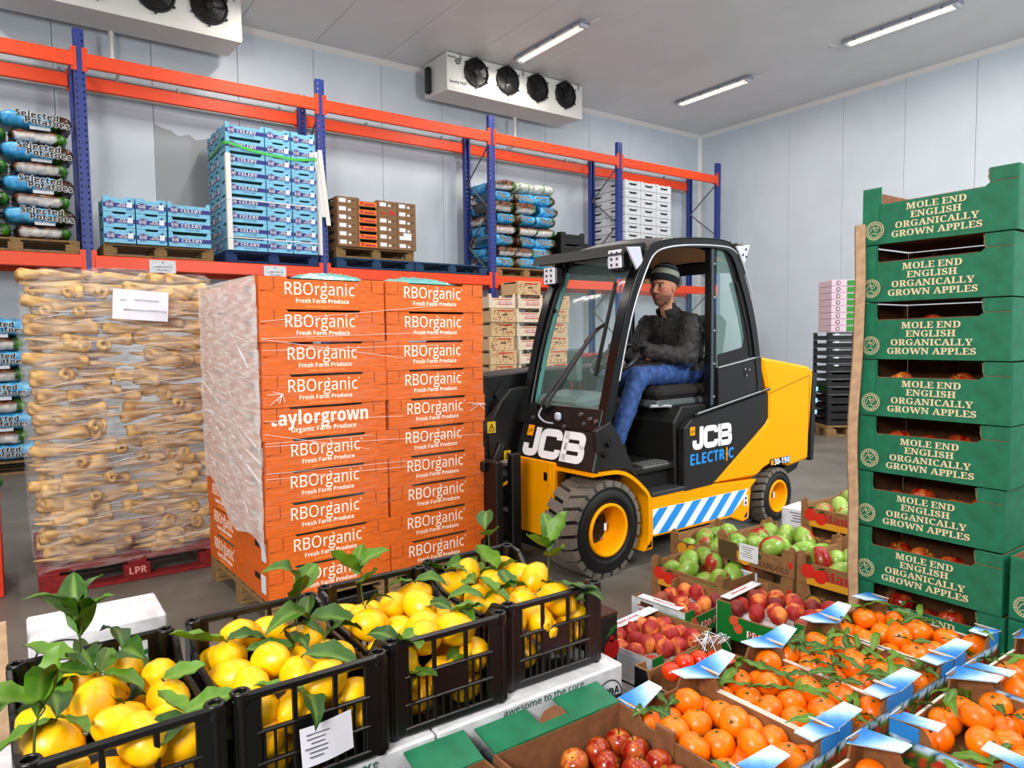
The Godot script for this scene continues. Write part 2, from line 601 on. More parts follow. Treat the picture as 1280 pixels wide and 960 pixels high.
# ---------------------------------------------------------------- ceiling battens
func ceiling_lights() -> void:
	var body := mat("batten grey", Color(0.55, 0.57, 0.63), 0.35, 0.2)
	var glow := mat("tube glow", Color(1, 0.98, 0.94), 0.4)
	glow.emission_enabled = true
	glow.emission = Color(1.0, 0.96, 0.88)
	glow.emission_energy_multiplier = 1.35
	var dif := mat("batten diffuser", Color(0.92, 0.92, 0.9, 0.25), 0.1)
	dif.transparency = BaseMaterial3D.TRANSPARENCY_ALPHA
	var cab := mat("flex white", Color(0.85, 0.85, 0.85), 0.5)
	var spots := [[6.73, -8.4, "twin tube fluorescent batten on the ceiling just above the four fan cooler"], [10.45, -8.4, "twin tube fluorescent batten on the ceiling nearest the far corner"], [10.45, -5.15, "twin tube fluorescent batten on the ceiling above the right wall"]]
	for i in 3:
		var s: Array = spots[i]
		var t := thing("ceiling_light", s[2], "ceiling light", Vector3(s[0], ROOM_H, s[1]), 0, "fluorescent ceiling battens")
		obj("housing", MB.new().bbox(Vector3(0, -0.028, 0), Vector3(0.17, 0.05, 1.62), 0.012), body, t)
		for sx in [-1, 1]:
			obj("tube", MB.new().cyl(Vector3(sx * 0.035, -0.075, -0.72), Vector3(sx * 0.035, -0.075, 0.72), 0.018, 12), glow, t)
			obj("end_cap", MB.new().bbox(Vector3(0, -0.07, sx * 0.76), Vector3(0.15, 0.06, 0.08), 0.02), mat("cap grey", Color(0.75, 0.77, 0.8), 0.3), t)
		var sh := MB.new()
		sh.grid(10, 1, func(u: float, v: float) -> Vector3:
			return Vector3(cos(PI + u * PI) * 0.075, -0.05 + sin(PI + u * PI) * 0.06, lerpf(0.74, -0.74, v)))
		obj("diffuser", sh, dif, t)
		for k in 4:
			for sx in [-1, 1]:
				obj("clip", MB.new().box(Vector3(sx * 0.083, -0.05, -0.6 + k * 0.4), Vector3(0.012, 0.035, 0.03)), mat("clip steel"), t)
		var e := -1 if i < 2 else 1
		obj("flex", MB.new().tube(smooth_path([Vector3(0, -0.03, e * -0.8), Vector3(0.03, -0.06, e * -0.92), Vector3(0.1, -0.02, e * -0.98), Vector3(0.12, 0, e * -0.9)] if i < 2 else [Vector3(0, -0.03, -0.8), Vector3(-0.03, -0.05, -0.9), Vector3(-0.08, 0, -1.0)]), 0.008, 5), cab, t)

# ---------------------------------------------------------------- evaporator coolers
func coolers() -> void:
	var white := rough_mat("cooler white", Color(0.86, 0.86, 0.84), 0.4, "plain", Vector3(1, 1, 1))
	var black := mat("fan black", Color(0.025, 0.024, 0.025), 0.4)
	var dark := mat("fan pit", Color(0.015, 0.014, 0.014), 0.7)
	var steel := mat("bracket steel", Color(0.6, 0.62, 0.63), 0.35, 0.6)
	for i in 2:
		var x0: float = [-0.13, 5.64][i]
		var t := thing("ceiling_cooler", ["white four fan ceiling cooler cut off by the top of the picture", "white four fan ceiling cooler hung between rack and ceiling, all fans showing"][i], "cooler", Vector3(x0 + 1.37, 5.25, -9.9), 0, "evaporator coolers")
		var L := 2.74
		var H := 0.55
		var D := 0.70
		# casing with a drip tray that slopes to the wall
		var c := MB.new()
		c.bbox(Vector3(0, H / 2 + 0.02, -D * 0.5 + 0.345), Vector3(L, H - 0.04, D), 0.006)
		obj("casing", c, white, t)
		obj("drip_tray", MB.new().hexa([Vector3(-L / 2 + 0.01, -0.02, 0.34), Vector3(L / 2 - 0.01, -0.02, 0.34), Vector3(L / 2 - 0.01, 0.03, -0.35), Vector3(-L / 2 + 0.01, 0.03, -0.35), Vector3(-L / 2 - 0.005, 0.045, 0.352), Vector3(L / 2 + 0.005, 0.045, 0.352), Vector3(L / 2 + 0.005, 0.05, -0.355), Vector3(-L / 2 - 0.005, 0.05, -0.355)]), white, t)
		for k in 4:
			var f := Node3D.new()
			f.name = "fan"
			f.position = Vector3(-0.84 + k * 0.607, 0.33, 0.345)
			t.add_child(f, true)
			var ring := MB.new()
			ring.lathe([Vector2(0.205, -0.01), Vector2(0.225, 0.0), Vector2(0.222, 0.03), Vector2(0.205, 0.045), Vector2(0.2, 0.02), Vector2(0.195, -0.01)], 28, Transform3D(Basis(Vector3.RIGHT, PI / 2), Vector3.ZERO))
			obj("ring", ring, black, f)
			obj("recess", MB.new().cyl(Vector3(0, 0, 0.001), Vector3(0, 0, 0.006), 0.2, 28), dark, f)
			var bl := MB.new()
			for b in 5:
				var a := TAU * b / 5.0 + k
				bl.grid(3, 4, func(u: float, v: float) -> Vector3:
					var rr := lerpf(0.05, 0.185, v)
					var aa := a + (u - 0.5) * 0.9 + v * 0.25
					return Vector3(cos(aa) * rr, sin(aa) * rr, 0.012 + u * 0.02))
			obj("blades", bl, mat("blade grey", Color(0.05, 0.05, 0.05), 0.35), f)
			obj("hub", MB.new().cyl(Vector3(0, 0, 0.006), Vector3(0, 0, 0.04), 0.05, 14), black, f)
			var gd := MB.new()
			for b in 5:
				var rr := 0.045 + b * 0.037
				var ringp := []
				for q in 25:
					ringp.append(Vector3(cos(TAU * q / 24) * rr, sin(TAU * q / 24) * rr, 0.05 - b * 0.002))
				gd.tube(ringp, 0.0022, 4)
			for b in 8:
				var d := Vector3(cos(TAU * b / 8), sin(TAU * b / 8), 0)
				gd.tube([d * 0.03 + Vector3(0, 0, 0.052), d * 0.2 + Vector3(0, 0, 0.044), d * 0.245 + Vector3(0, 0, 0.01)], 0.0028, 4)
			for b in 6:
				var d := Vector3(cos(TAU * b / 6 + 0.5), sin(TAU * b / 6 + 0.5), 0)
				gd.box(d * 0.235 + Vector3(0, 0, 0.02), Vector3(0.022, 0.022, 0.03))
			obj("guard", gd, black, f)
		for k in 3:
			obj("hanger", MB.new().box(Vector3(-1.12 + k * 1.2, H + 0.0, 0.352), Vector3(0.03, 0.16, 0.006)), steel, t)
		obj("coil_end", MB.new().bbox(Vector3(-L / 2 - 0.05, 0.25, -0.16), Vector3(0.09, 0.42, 0.12), 0.03), black, t)
		if i == 1:
			obj("badge", MB.new().cyl(Vector3(-1.17, 0.44, 0.345), Vector3(-1.17, 0.44, 0.349), 0.05, 20), black, t)
			for k in 3:
				obj("badge_stripe", MB.new().box(Vector3.ZERO, Vector3(0.075 - absf(k - 1) * 0.03, 0.012, 0.004), Transform3D(Basis(Vector3.BACK, 0.8), Vector3(-1.17 - (k - 1) * 0.02, 0.44 + (k - 1) * 0.02, 0.35))), white, t)
			letter(t, "Searle", 0.05, black, Vector3(-1.28, 0.49, 0.347), Vector3.ZERO, "Droid Sans", true)
			letter(t, "Searle KME", 0.06, black, Vector3(-1.17, 0.12, 0.347), Vector3.ZERO, "Droid Sans", true)
		var p := MB.new()
		p.tube([Vector3(-0.05 + (0.35 if i else 0.0), -0.02, -0.2), Vector3(-0.05 + (0.35 if i else 0.0), -0.4, -0.2), Vector3(0.03 + (0.35 if i else 0.0), -0.46, -0.3), Vector3(0.03 + (0.35 if i else 0.0), -0.5, -0.58)], 0.022, 8)
		for q in [-0.06, -0.36]:
			p.cyl(Vector3(-0.05 + (0.35 if i else 0.0), q - 0.03, -0.2), Vector3(-0.05 + (0.35 if i else 0.0), q + 0.03, -0.2), 0.03, 8)
		obj("drain_pipe", p, mat("pipe white", Color(0.88, 0.88, 0.86), 0.35), t)

# ---------------------------------------------------------------- pallets, trays and sacks
func notch(w: float, h: float, hm: float, m: float, c := 0.01) -> PackedVector2Array:   # a panel whose top edge drops to hm between its corners
	if h - hm < 0.001:
		return pv([-w / 2, 0, w / 2, 0, w / 2, h, -w / 2, h])
	return pv([-w / 2, 0, w / 2, 0, w / 2, h, w / 2 - m, h, w / 2 - m - c, hm, -w / 2 + m + c, hm, -w / 2 + m, h, -w / 2, h])

func tray(w: float, d: float, h: float, hf: float, hs: float, m: float, t := 0.005, ms := -1.0) -> MB:
	var b := MB.new()
	b.box(Vector3(0, t / 2 + 0.001, 0), Vector3(w - t, t, d - t))
	for s in [-1, 1]:
		b.prism(notch(w, h, hf, m), -t / 2, t / 2, Transform3D(Basis.IDENTITY, Vector3(0, 0, s * (d - t) / 2)))
		b.prism(notch(d - t * 2, h, hs, m if ms < 0 else ms), -t / 2, t / 2, Transform3D(Basis(Vector3.UP, PI / 2), Vector3(s * (w - t) / 2, 0, 0)))
	return b

func pallet(label: String, at: Vector3, turn: float, w: float, d: float, m: Material, h := 0.145) -> Node3D:   # front along x
	var t := thing("pallet", label, "pallet", at, turn, "wooden pallets")
	var k := h / 0.145
	for i in 7:
		obj("deck_board", MB.new().bbox(Vector3(0, 0.134 * k, -d / 2 + 0.05 + i * (d - 0.1) / 6), Vector3(w - 0.004 * (i % 3), 0.022 * k, 0.095 + 0.008 * (i % 2)), 0.003), m, t)
	for i in 3:
		obj("stringer", MB.new().bbox(Vector3((i - 1) * (w / 2 - 0.05), 0.112 * k, 0), Vector3(0.1, 0.022 * k, d - 0.006), 0.003), m, t)
		obj("bottom_board", MB.new().bbox(Vector3(0, 0.011 * k, (i - 1) * (d / 2 - 0.05)), Vector3(w, 0.022 * k, 0.1), 0.003), m, t)
		for j in 3:
			obj("block", MB.new().bbox(Vector3((i - 1) * (w / 2 - 0.07), 0.0615 * k, (j - 1) * (d / 2 - 0.05)), Vector3(0.14, 0.079 * k, 0.096), 0.004), m, t)
	return t

func wood(key: String, col: Color, scale := Vector3(1.5, 12, 12)) -> StandardMaterial3D:
	return rough_mat(key, col, 0.8, "wood", scale, "fine_n", 0.25)

func sack(l: float, h: float, d: float, sd: int, colf: Callable, nu := 22, nv := 22) -> MB:   # lying along x, resting at y = 0
	var f := func(u: float, v: float) -> Vector3:
		var e := absf(2.0 * v - 1.0)
		var s := pow(maxf(0.0, 1.0 - pow(e, 5.0)), 0.4)
		var a := u * TAU
		var ca := cos(a)
		var sa := sin(a)
		var y := h / 2 * signf(sa) * pow(absf(sa), 0.62) * s
		var z := d / 2 * signf(ca) * pow(absf(ca), 0.55) * (0.6 + 0.4 * s) * (1.0 if s > 0.02 else 0.9)
		var x := (v - 0.5) * l * (1.0 - 0.04 * absf(sa))
		var q := Vector3(x, y, z)
		var r := noise.get_noise_3d(x * 11 + sd * 7.3, y * 13, z * 9) * 0.02 + noise.get_noise_3d(x * 3 + sd * 3.1, y * 16, z * 4) * 0.02 * s
		q += Vector3(0, sa, ca) * r
		return q + Vector3(0, h / 2, 0)
	return MB.new().grid(nu, nv, f, true, true, colf)

func potato_side(sd: int, flip: bool) -> Callable:   # long side of a sack: blue print, potatoes showing at one end
	return func(u: float, v: float, p: Vector3) -> Color:
		var x := v if not flip else 1.0 - v
		var n := noise.get_noise_3d(p.x * 14 + sd, p.y * 14, p.z * 14)
		if x > 0.80 + n * 0.05:
			return Color(0.33, 0.16, 0.09).lerp(Color(0.12, 0.07, 0.05), clampf(0.5 + n * 1.6, 0, 1))
		if x > 0.70 + n * 0.07:
			return Color(0.2, 0.42, 0.12) if n > -0.1 else Color(0.12, 0.2, 0.1)
		if x < 0.06:
			return Color(0.12, 0.3, 0.42)
		return Color(0.16, 0.55, 0.82).lerp(Color(0.42, 0.78, 0.94), clampf(0.4 + n * 1.5, 0, 1))

func potato_end(sd: int) -> Callable:   # the printed back: white panel, dark potato window and green edges
	return func(u: float, v: float, p: Vector3) -> Color:
		var n := noise.get_noise_3d(p.x * 15 + sd, p.y * 15, p.z * 15)
		if v > 0.88 + n * 0.06:
			return Color(0.16, 0.38, 0.08).lerp(Color(0.3, 0.55, 0.15), clampf(0.5 + n * 2, 0, 1))
		if v < 0.08 + n * 0.04:
			return Color(0.13, 0.1, 0.08)
		if v > 0.80 + n * 0.08:
			return Color(0.12, 0.16, 0.07).lerp(Color(0.25, 0.5, 0.12), clampf(0.5 + n * 2, 0, 1))
		if p.y < 0.088 + n * 0.008 and p.y > 0.018 and v > 0.13:
			return Color(0.86, 0.85, 0.84).lerp(Color(0.70, 0.70, 0.70), clampf(0.5 + n * 2, 0, 1))
		return Color(0.48, 0.27, 0.14).lerp(Color(0.16, 0.09, 0.06), clampf(0.45 + n * 2.2, 0, 1))

func white_print(sd: int) -> Callable:   # pale sacks with green lines on the top of the pile
	return func(u: float, v: float, p: Vector3) -> Color:
		var n := noise.get_noise_3d(p.x * 15 + sd, p.y * 15, p.z * 15)
		if absf(fposmod(p.x * 5.0 + sd * 0.3, 1.0) - 0.5) < 0.06 + 0.02 * n:
			return Color(0.2, 0.45, 0.2)
		return Color(0.86, 0.86, 0.84).lerp(Color(0.62, 0.66, 0.62), clampf(0.4 + n * 2, 0, 1))

func sack_print(o: Node3D, at: Vector3, k := 1.0) -> void:
	var ink := mat("print black", Color(0.04, 0.04, 0.05), 0.6)
	var halo := mat("print white", Color(0.93, 0.93, 0.93), 0.6)
	for e in [["Selected", Vector3(-0.05, 0.036, 0) * k], ["Potatoes", Vector3(0.04, -0.032, 0) * k]]:
		letter(o, e[0], 0.09 * k, ink, at + e[1] + Vector3(0, 0, 0.004), Vector3(0, 0, -0.04), "Droid Sans", true, 1.1)
		for q in [[-1, 0], [1, 0], [0, -1], [0, 1]]:
			letter(o, e[0], 0.09 * k, halo, at + e[1] + Vector3(q[0] * 0.006, q[1] * 0.006, 0.001) * k, Vector3(0, 0, -0.04), "Droid Sans", true, 1.1)

func shelf_goods() -> void:
	var y0 := RACK_Y + 0.011
	var pine := wood("pine", Color(0.66, 0.52, 0.33))
	var bluew := wood("blue wood", Color(0.1, 0.24, 0.5))
	var bluew2 := wood("teal blue wood", Color(0.11, 0.3, 0.48))
	var film := vc("sack film", 0.28, "lump_n", Vector3(4, 4, 4), 0.5)
	# ---- potatoes on the left bay
	pallet("pine pallet under the potato sacks on the shelf, at the far left", Vector3(0.1, y0, -9.83), 0, 1.2, 0.86, pine)
	var py := y0 + 0.147
	for lay in 8:
		var long := lay % 2 == 1
		for c in 2:
			var t: Node3D
			var place: String = ["left of the pair", "right of the pair"][c]
			if long:
				t = thing("potato_sack", "blue printed potato sack, %s row up, %s, far left shelf pallet" % [ORD[lay], place], "sack", Vector3(-0.36 + c * 0.70, py, -9.68 + 0.02 * (lay % 3)), 0, "potato sacks on the far left shelf")
				obj("sack", sack(0.72, 0.185, 0.56, lay * 5 + c, potato_side(lay + c * 9, false)), film, t)
				sack_print(t, Vector3(0.07, 0.095, 0.283))
			else:
				t = thing("potato_sack", "brown potato sack, white panel, %s row up, %s, far left shelf" % [ORD[lay], place], "sack", Vector3(-0.2 + c * 0.56, py, -9.68), 0, "potato sacks on the far left shelf")
				obj("sack", sack(0.56, 0.16, 0.6, lay * 5 + c, potato_end(lay + c * 9)), film, t)
				obj("label", MB.new().bbox(Vector3(0.02, 0.13, 0.285), Vector3(0.19, 0.04, 0.004), 0.001), mat("label white"), t, Vector3.ZERO, Vector3(-0.15, 0, 0))
		py += 0.178 if long else 0.166
	mats["label white"].albedo_color = Color(0.88, 0.9, 0.93)
	# ---- celery
	var green := vc("celery flesh", 0.5)
	var stalks := MB.new()
	for k in 9:
		stalks.paint(Color(0.72, 0.74, 0.36).lerp(Color(0.5, 0.58, 0.2), rng.randf()))
		stalks.tube([Vector3(-0.19, rng.randf_range(0, 0.02), (k - 4) * 0.05), Vector3(0, 0.03 + rng.randf() * 0.015, (k - 4) * 0.05 + 0.01), Vector3(0.2, rng.randf_range(0, 0.03), (k - 4) * 0.05)], 0.03, 7, 0.022)
	var sm := stalks.mesh()
	var long_tray := celery_tray(0.475, 0.32, true)
	var short_tray := celery_tray(0.32, 0.475, false)
	pallet("pine pallet under the low block of celery trays on the shelf", Vector3(1.53, y0, -9.83), 0, 1.2, 0.86, pine)
	for r in 3:
		var cols := [[1.10, "left column", false], [1.435, "middle column", false], [1.855, "right column", true]]
		for q in cols:
			var lab := "pale blue celery tray, %s of three, %s of the low block on the shelf" % [["bottom", "middle", "top"][r], q[1]]
			var at := Vector3(q[0], y0 + 0.149 + r * 0.178, -9.51 if q[2] else -9.585)
			dup(long_tray if q[2] else short_tray, lab, at, 0, "celery trays in the low block")
			var cb := obj("celery_bunch", sm, green, self, at + Vector3(0, 0.088, 0), Vector3(0, 0 if q[2] else PI / 2, 0))
			cb.scale = Vector3(1, 1, 0.58)
			tag(cb, "pale celery showing over the %s tray, %s of the low block" % [["bottom", "middle", "top"][r], q[1]], "celery", "celery in the low block")
	pallet("blue painted pallet under the tall block of celery trays", Vector3(2.87, y0, -9.83), 0, 1.2, 0.9, bluew)
	for r in 9:
		var cols := [[2.545, "left column", true], [2.955, "middle column", false], [3.29, "right column", false]]
		for q in cols:
			var lab := "pale blue celery tray, %s, %s of the tall strapped block" % [ord_top(8 - r), q[1]]
			var at := Vector3(q[0], y0 + 0.149 + r * 0.1765, -9.51 if q[2] else -9.585)
			dup(long_tray if q[2] else short_tray, lab, at, 0, "celery trays in the tall block")
			var cb := obj("celery_bunch", sm, green, self, at + Vector3(0, 0.088, 0), Vector3(0, 0 if q[2] else PI / 2, 0))
			cb.scale = Vector3(1, 1, 0.58)
			tag(cb, "celery over the tray %s, %s of the tall block" % [ord_top(8 - r), q[1]], "celery", "celery in the tall block")
		for b in 2:
			dup(short_tray, "celery tray, left flank of the tall block, %s, %s stack" % [ord_top(8 - r), ["front", "rear"][b]], Vector3(2.545, y0 + 0.149 + r * 0.1765, -9.835 - b * 0.325), -PI / 2, "celery trays on the side of the tall block")
	long_tray.queue_free()
	short_tray.queue_free()
	remove_child(long_tray)
	remove_child(short_tray)
	var strip := mat("edge board white", Color(0.88, 0.88, 0.87), 0.5)
	var corner := func(h: float) -> MB:
		return MB.new().bbox(Vector3(0.03, h / 2, 0), Vector3(0.06, h, 0.005), 0.001).bbox(Vector3(0, h / 2, -0.03), Vector3(0.005, h, 0.06), 0.001)
	tag(obj("edge_protector", corner.call(1.2), strip, self, Vector3(2.298, y0 + 0.15, -9.343)), "white cardboard edge strip on the left corner of the tall celery block", "edge strip")
	tag(obj("edge_protector", corner.call(1.3), strip, self, Vector3(3.462, y0 + 0.15, -9.345), Vector3(0, -PI / 2, 0)), "white cardboard edge strip on the right corner of the tall celery block", "edge strip")
	tag(obj("edge_protector", MB.new().bbox(Vector3(0, 0, 0), Vector3(0.06, 1.0, 0.006), 0.001), strip, self, Vector3(3.56, 3.46, -9.33), Vector3(0, 0, 0.1)), "loose white edge strip leaning across the rack post, longer of two", "edge strip")
	tag(obj("edge_protector", MB.new().bbox(Vector3(0, 0, 0), Vector3(0.05, 0.86, 0.006), 0.001), strip, self, Vector3(3.50, 3.5, -9.338), Vector3(0, 0, 0.11)), "loose white edge strip behind the longer leaning one", "edge strip")
	var band := MB.new()
	var ba := [Vector3(2.29, 3.86, -10.2), Vector3(2.288, 3.87, -9.75), Vector3(2.288, 3.885, -9.34), Vector3(2.6, 3.83, -9.335), Vector3(2.9, 3.80, -9.335), Vector3(3.2, 3.79, -9.335), Vector3(3.47, 3.83, -9.335)]
	var bp := smooth_path(ba, 4)
	for i in bp.size() - 1:
		band.bar(bp[i], bp[i + 1], 0.004, 0.035, Vector3.UP)
	tag(obj("strap", band, mat("strap green", Color(0.25, 0.72, 0.3), 0.4)), "bright green plastic band round the tall celery block", "strap")
	for yy in [2.72, 3.2]:
		tag(obj("strap", MB.new().bar(Vector3(2.29, yy, -9.336), Vector3(3.47, yy - 0.01, -9.336), 0.003, 0.014).bar(Vector3(2.288, yy - 0.02, -10.2), Vector3(2.288, yy, -9.336), 0.003, 0.014), mat("strap white", Color(0.85, 0.85, 0.88), 0.35)), "thin white strap round the tall celery block, %s one" % ("lower" if yy < 3 else "upper"), "strap")
	# ---- brown cartons on two pallets
	pallet("blue painted pallet at the bottom under the brown cartons", Vector3(4.33, y0, -9.83), 0, 1.2, 0.9, bluew2)
	pallet("pine pallet on the blue pallet under the brown cartons", Vector3(4.33, y0 + 0.146, -9.82), 0, 1.2, 0.86, pine)
	pallet("empty blue pallet on the shelf right of the brown cartons", Vector3(5.58, y0, -9.83), 0, 1.27, 0.9, bluew2)
	var card := rough_mat("card brown", Color(0.56, 0.41, 0.27), 0.8, "card", Vector3(3, 3, 3))
	var redp := mat("print red", Color(0.75, 0.12, 0.08), 0.6)
	var orp := mat("print orange", Color(0.9, 0.45, 0.1), 0.6)
	for c in 4:
		var ph := MB.new()
		var w := 0.295
		var gap := c == 1
		ph.add(tray(w, 0.42, 0.112, 0.075 if gap else 0.108, 0.07, 0.02 if gap else 0.13))
		for r in 6:
			var t := thing("carton", "small brown carton, %s, %s column of the brown stack" % [ord_top(5 - r), ["left", "second", "third", "right"][c]], "carton", Vector3(3.885 + c * 0.303, y0 + 0.293 + r * 0.1135, -9.55), 0, "brown cartons on the shelf")
			obj("body", ph.mesh(), card, t)
			if gap:
				obj("print", MB.new().bbox(Vector3(0, 0.04, 0.212), Vector3(0.27, 0.06, 0.003), 0.001), orp, t)
				obj("print", MB.new().bbox(Vector3(0.03, 0.035, 0.214), Vector3(0.16, 0.026, 0.003), 0.001).bbox(Vector3(-0.09, 0.045, 0.214), Vector3(0.04, 0.04, 0.003), 0.001), redp, t)
			elif not (c == 2 and r == 4):
				obj("label", MB.new().bbox(Vector3(-0.07, 0.06, 0.212), Vector3(0.1, 0.055, 0.003), 0.001).bbox(Vector3(0.03, 0.05, 0.212), Vector3(0.04, 0.03, 0.003), 0.001), mat("label white"), t)
				obj("print", MB.new().bbox(Vector3(0.09, 0.07, 0.212), Vector3(0.05, 0.02, 0.003), 0.001), mat("print brown", Color(0.4, 0.25, 0.16), 0.7), t)
			else:
				obj("print", MB.new().bbox(Vector3(0.07, 0.06, 0.212), Vector3(0.08, 0.05, 0.003), 0.001).bbox(Vector3(-0.06, 0.05, 0.212), Vector3(0.12, 0.02, 0.003), 0.001), redp, t)
			if c == 0 :
				for b in 1:
					obj("handle_hole", MB.new().bbox(Vector3(-w / 2 - 0.001, 0.09, -0.02), Vector3(0.003, 0.03, 0.2), 0.001), mat("hole dark", Color(0.03, 0.025, 0.02), 0.9), t)
	tag(obj("note", MB.new().bbox(Vector3(4.80, 2.90, -9.335), Vector3(0.13, 0.1, 0.003), 0.001), mat("label white")), "white note stuck on the right column of the brown cartons", "note")
	# ---- potatoes on the fourth bay
	pallet("pine pallet under the shelf potatoes behind the forklift cab", Vector3(7.03, y0, -9.85), 0, 1.25, 0.86, pine)
	py = y0 + 0.147
	for lay in 8:
		var long := lay % 2 == 0
		for c in 3:
			var place: String = ["left", "middle", "right"][c]
			var t: Node3D
			var jx := 0.045 * sin(lay * 2.1 + c * 1.7)
			if long or c == 2 and lay % 4 == 1:
				t = thing("potato_sack", "blue printed potato sack, %s row up, %s of the stack behind the cab" % [ORD[lay], place], "sack", Vector3(6.62 + c * 0.42 + jx, py, -9.72 + rng.randf_range(-0.03, 0.04)), rng.randf_range(-0.2, 0.2), "potato sacks on the shelf behind the cab")
				obj("sack", sack(0.48, 0.19, 0.6, lay * 5 + c + 50, potato_side(lay * 3 + c, c == 1)), film, t)
				sack_print(t, Vector3(-0.02, 0.1, 0.30), 0.62)
			else:
				t = thing("potato_sack", "brown potato sack, white panel, %s row up, %s of the stack behind the cab" % [ORD[lay], place], "sack", Vector3(6.62 + c * 0.42 + jx, py, -9.72 + rng.randf_range(-0.03, 0.04)), rng.randf_range(-0.2, 0.2), "potato sacks on the shelf behind the cab")
				obj("sack", sack(0.46, 0.165 + 0.02 * (lay % 3), 0.62, lay * 5 + c + 50, potato_end(lay * 3 + c) if lay < 7 or c == 0 else white_print(c)), film, t)
		for c in 1:
			var t := thing("potato_sack", "potato sack on the left flank of the stack behind the cab, %s row up" % ORD[lay], "sack", Vector3(6.43, py, -9.98), PI / 2, "potato sacks on the shelf behind the cab")
			t.position.x = 6.6
			obj("sack", sack(0.6, 0.175, 0.4, lay * 7 + 3, potato_side(lay * 4, lay % 4 == 0) if lay % 2 else potato_end(lay)), film, t)
		py += 0.176
	# ---- black crates and white cartons further along
	var bc := mat("crate black", Color(0.045, 0.043, 0.045), 0.45)
	for q in [[8.0, 0, "left pile, bottom"], [8.0, 1, "left pile, second"], [8.0, 2, "left pile, third"], [8.0, 3, "left pile, top"], [8.54, 0, "right pile, bottom"], [8.54, 1, "right pile, second"], [8.54, 2, "right pile, top"]]:
		var t := thing("crate", "black folding crate on the shelf beside the potato sacks, %s" % q[2], "crate", Vector3(q[0], y0 + 0.006 + q[1] * (0.2 if q[0] < 8.3 else 0.215), -9.6), 0, "black crates on the shelf")
		obj("body", tray(0.53, 0.44, 0.198, 0.165, 0.16, 0.1, 0.012), bc, t)
		obj("rim", MB.new().bbox(Vector3(0, 0.05, 0.222), Vector3(0.5, 0.014, 0.01), 0.002).bbox(Vector3(0, 0.12, 0.222), Vector3(0.5, 0.014, 0.01), 0.002), bc, t)
	pallet("pine pallet under the white tomato cartons on the shelf", Vector3(9.85, y0, -9.83), 0, 1.2, 0.86, pine)
	var wcard := rough_mat("card white", Color(0.86, 0.86, 0.87), 0.7, "card", Vector3(3, 3, 3))
	var hole := mat("hole dark", Color(0.03, 0.025, 0.02), 0.9)
	for c in 3:
		for r in 11:
			var t := thing("carton", "white carton with dark slot, %s, %s column of the white stack" % [ord_top(10 - r), ["left", "middle", "right"][c]], "carton", Vector3(9.42 + c * 0.41, y0 + 0.15 + r * 0.155, -9.6), 0, "white cartons on the shelf")
			white_carton(t, 0.4, 0.5, 0.15, wcard, hole, 0.0)
			if c == 0:
				var t2 := thing("carton", "white carton on the left flank of the white stack, %s" % ord_top(10 - r), "carton", Vector3(9.42, y0 + 0.15 + r * 0.155, -10.06), 0, "white cartons on the shelf flank")
				white_carton(t2, 0.4, 0.4, 0.15, wcard, hole, 1.0)

func white_carton(t: Node3D, w: float, d: float, h: float, m: Material, hole: Material, side: float) -> void:
	obj("body", MB.new().bbox(Vector3(0, h / 2, 0), Vector3(w, h - 0.004, d), 0.004), m, t)
	for s in [-1, 1]:
		obj("tab", MB.new().bbox(Vector3(s * (w / 2 - 0.04), h + 0.004, d / 2 - 0.02), Vector3(0.04, 0.022, 0.02), 0.002), m, t)
	var sl := pv([-0.11, 0.02, -0.075, -0.02, 0.075, -0.02, 0.11, 0.02, 0.07, 0.012, -0.07, 0.012])
	obj("hand_slot", MB.new().prism(sl, 0, 0.003, Transform3D(Basis.IDENTITY, Vector3(0, h * 0.6, d / 2))), hole, t)
	obj("hand_slot", MB.new().prism(sl, 0, 0.003, Transform3D(Basis(Vector3.UP, -PI / 2), Vector3(-w / 2, h * 0.6, -0.02))), hole, t)

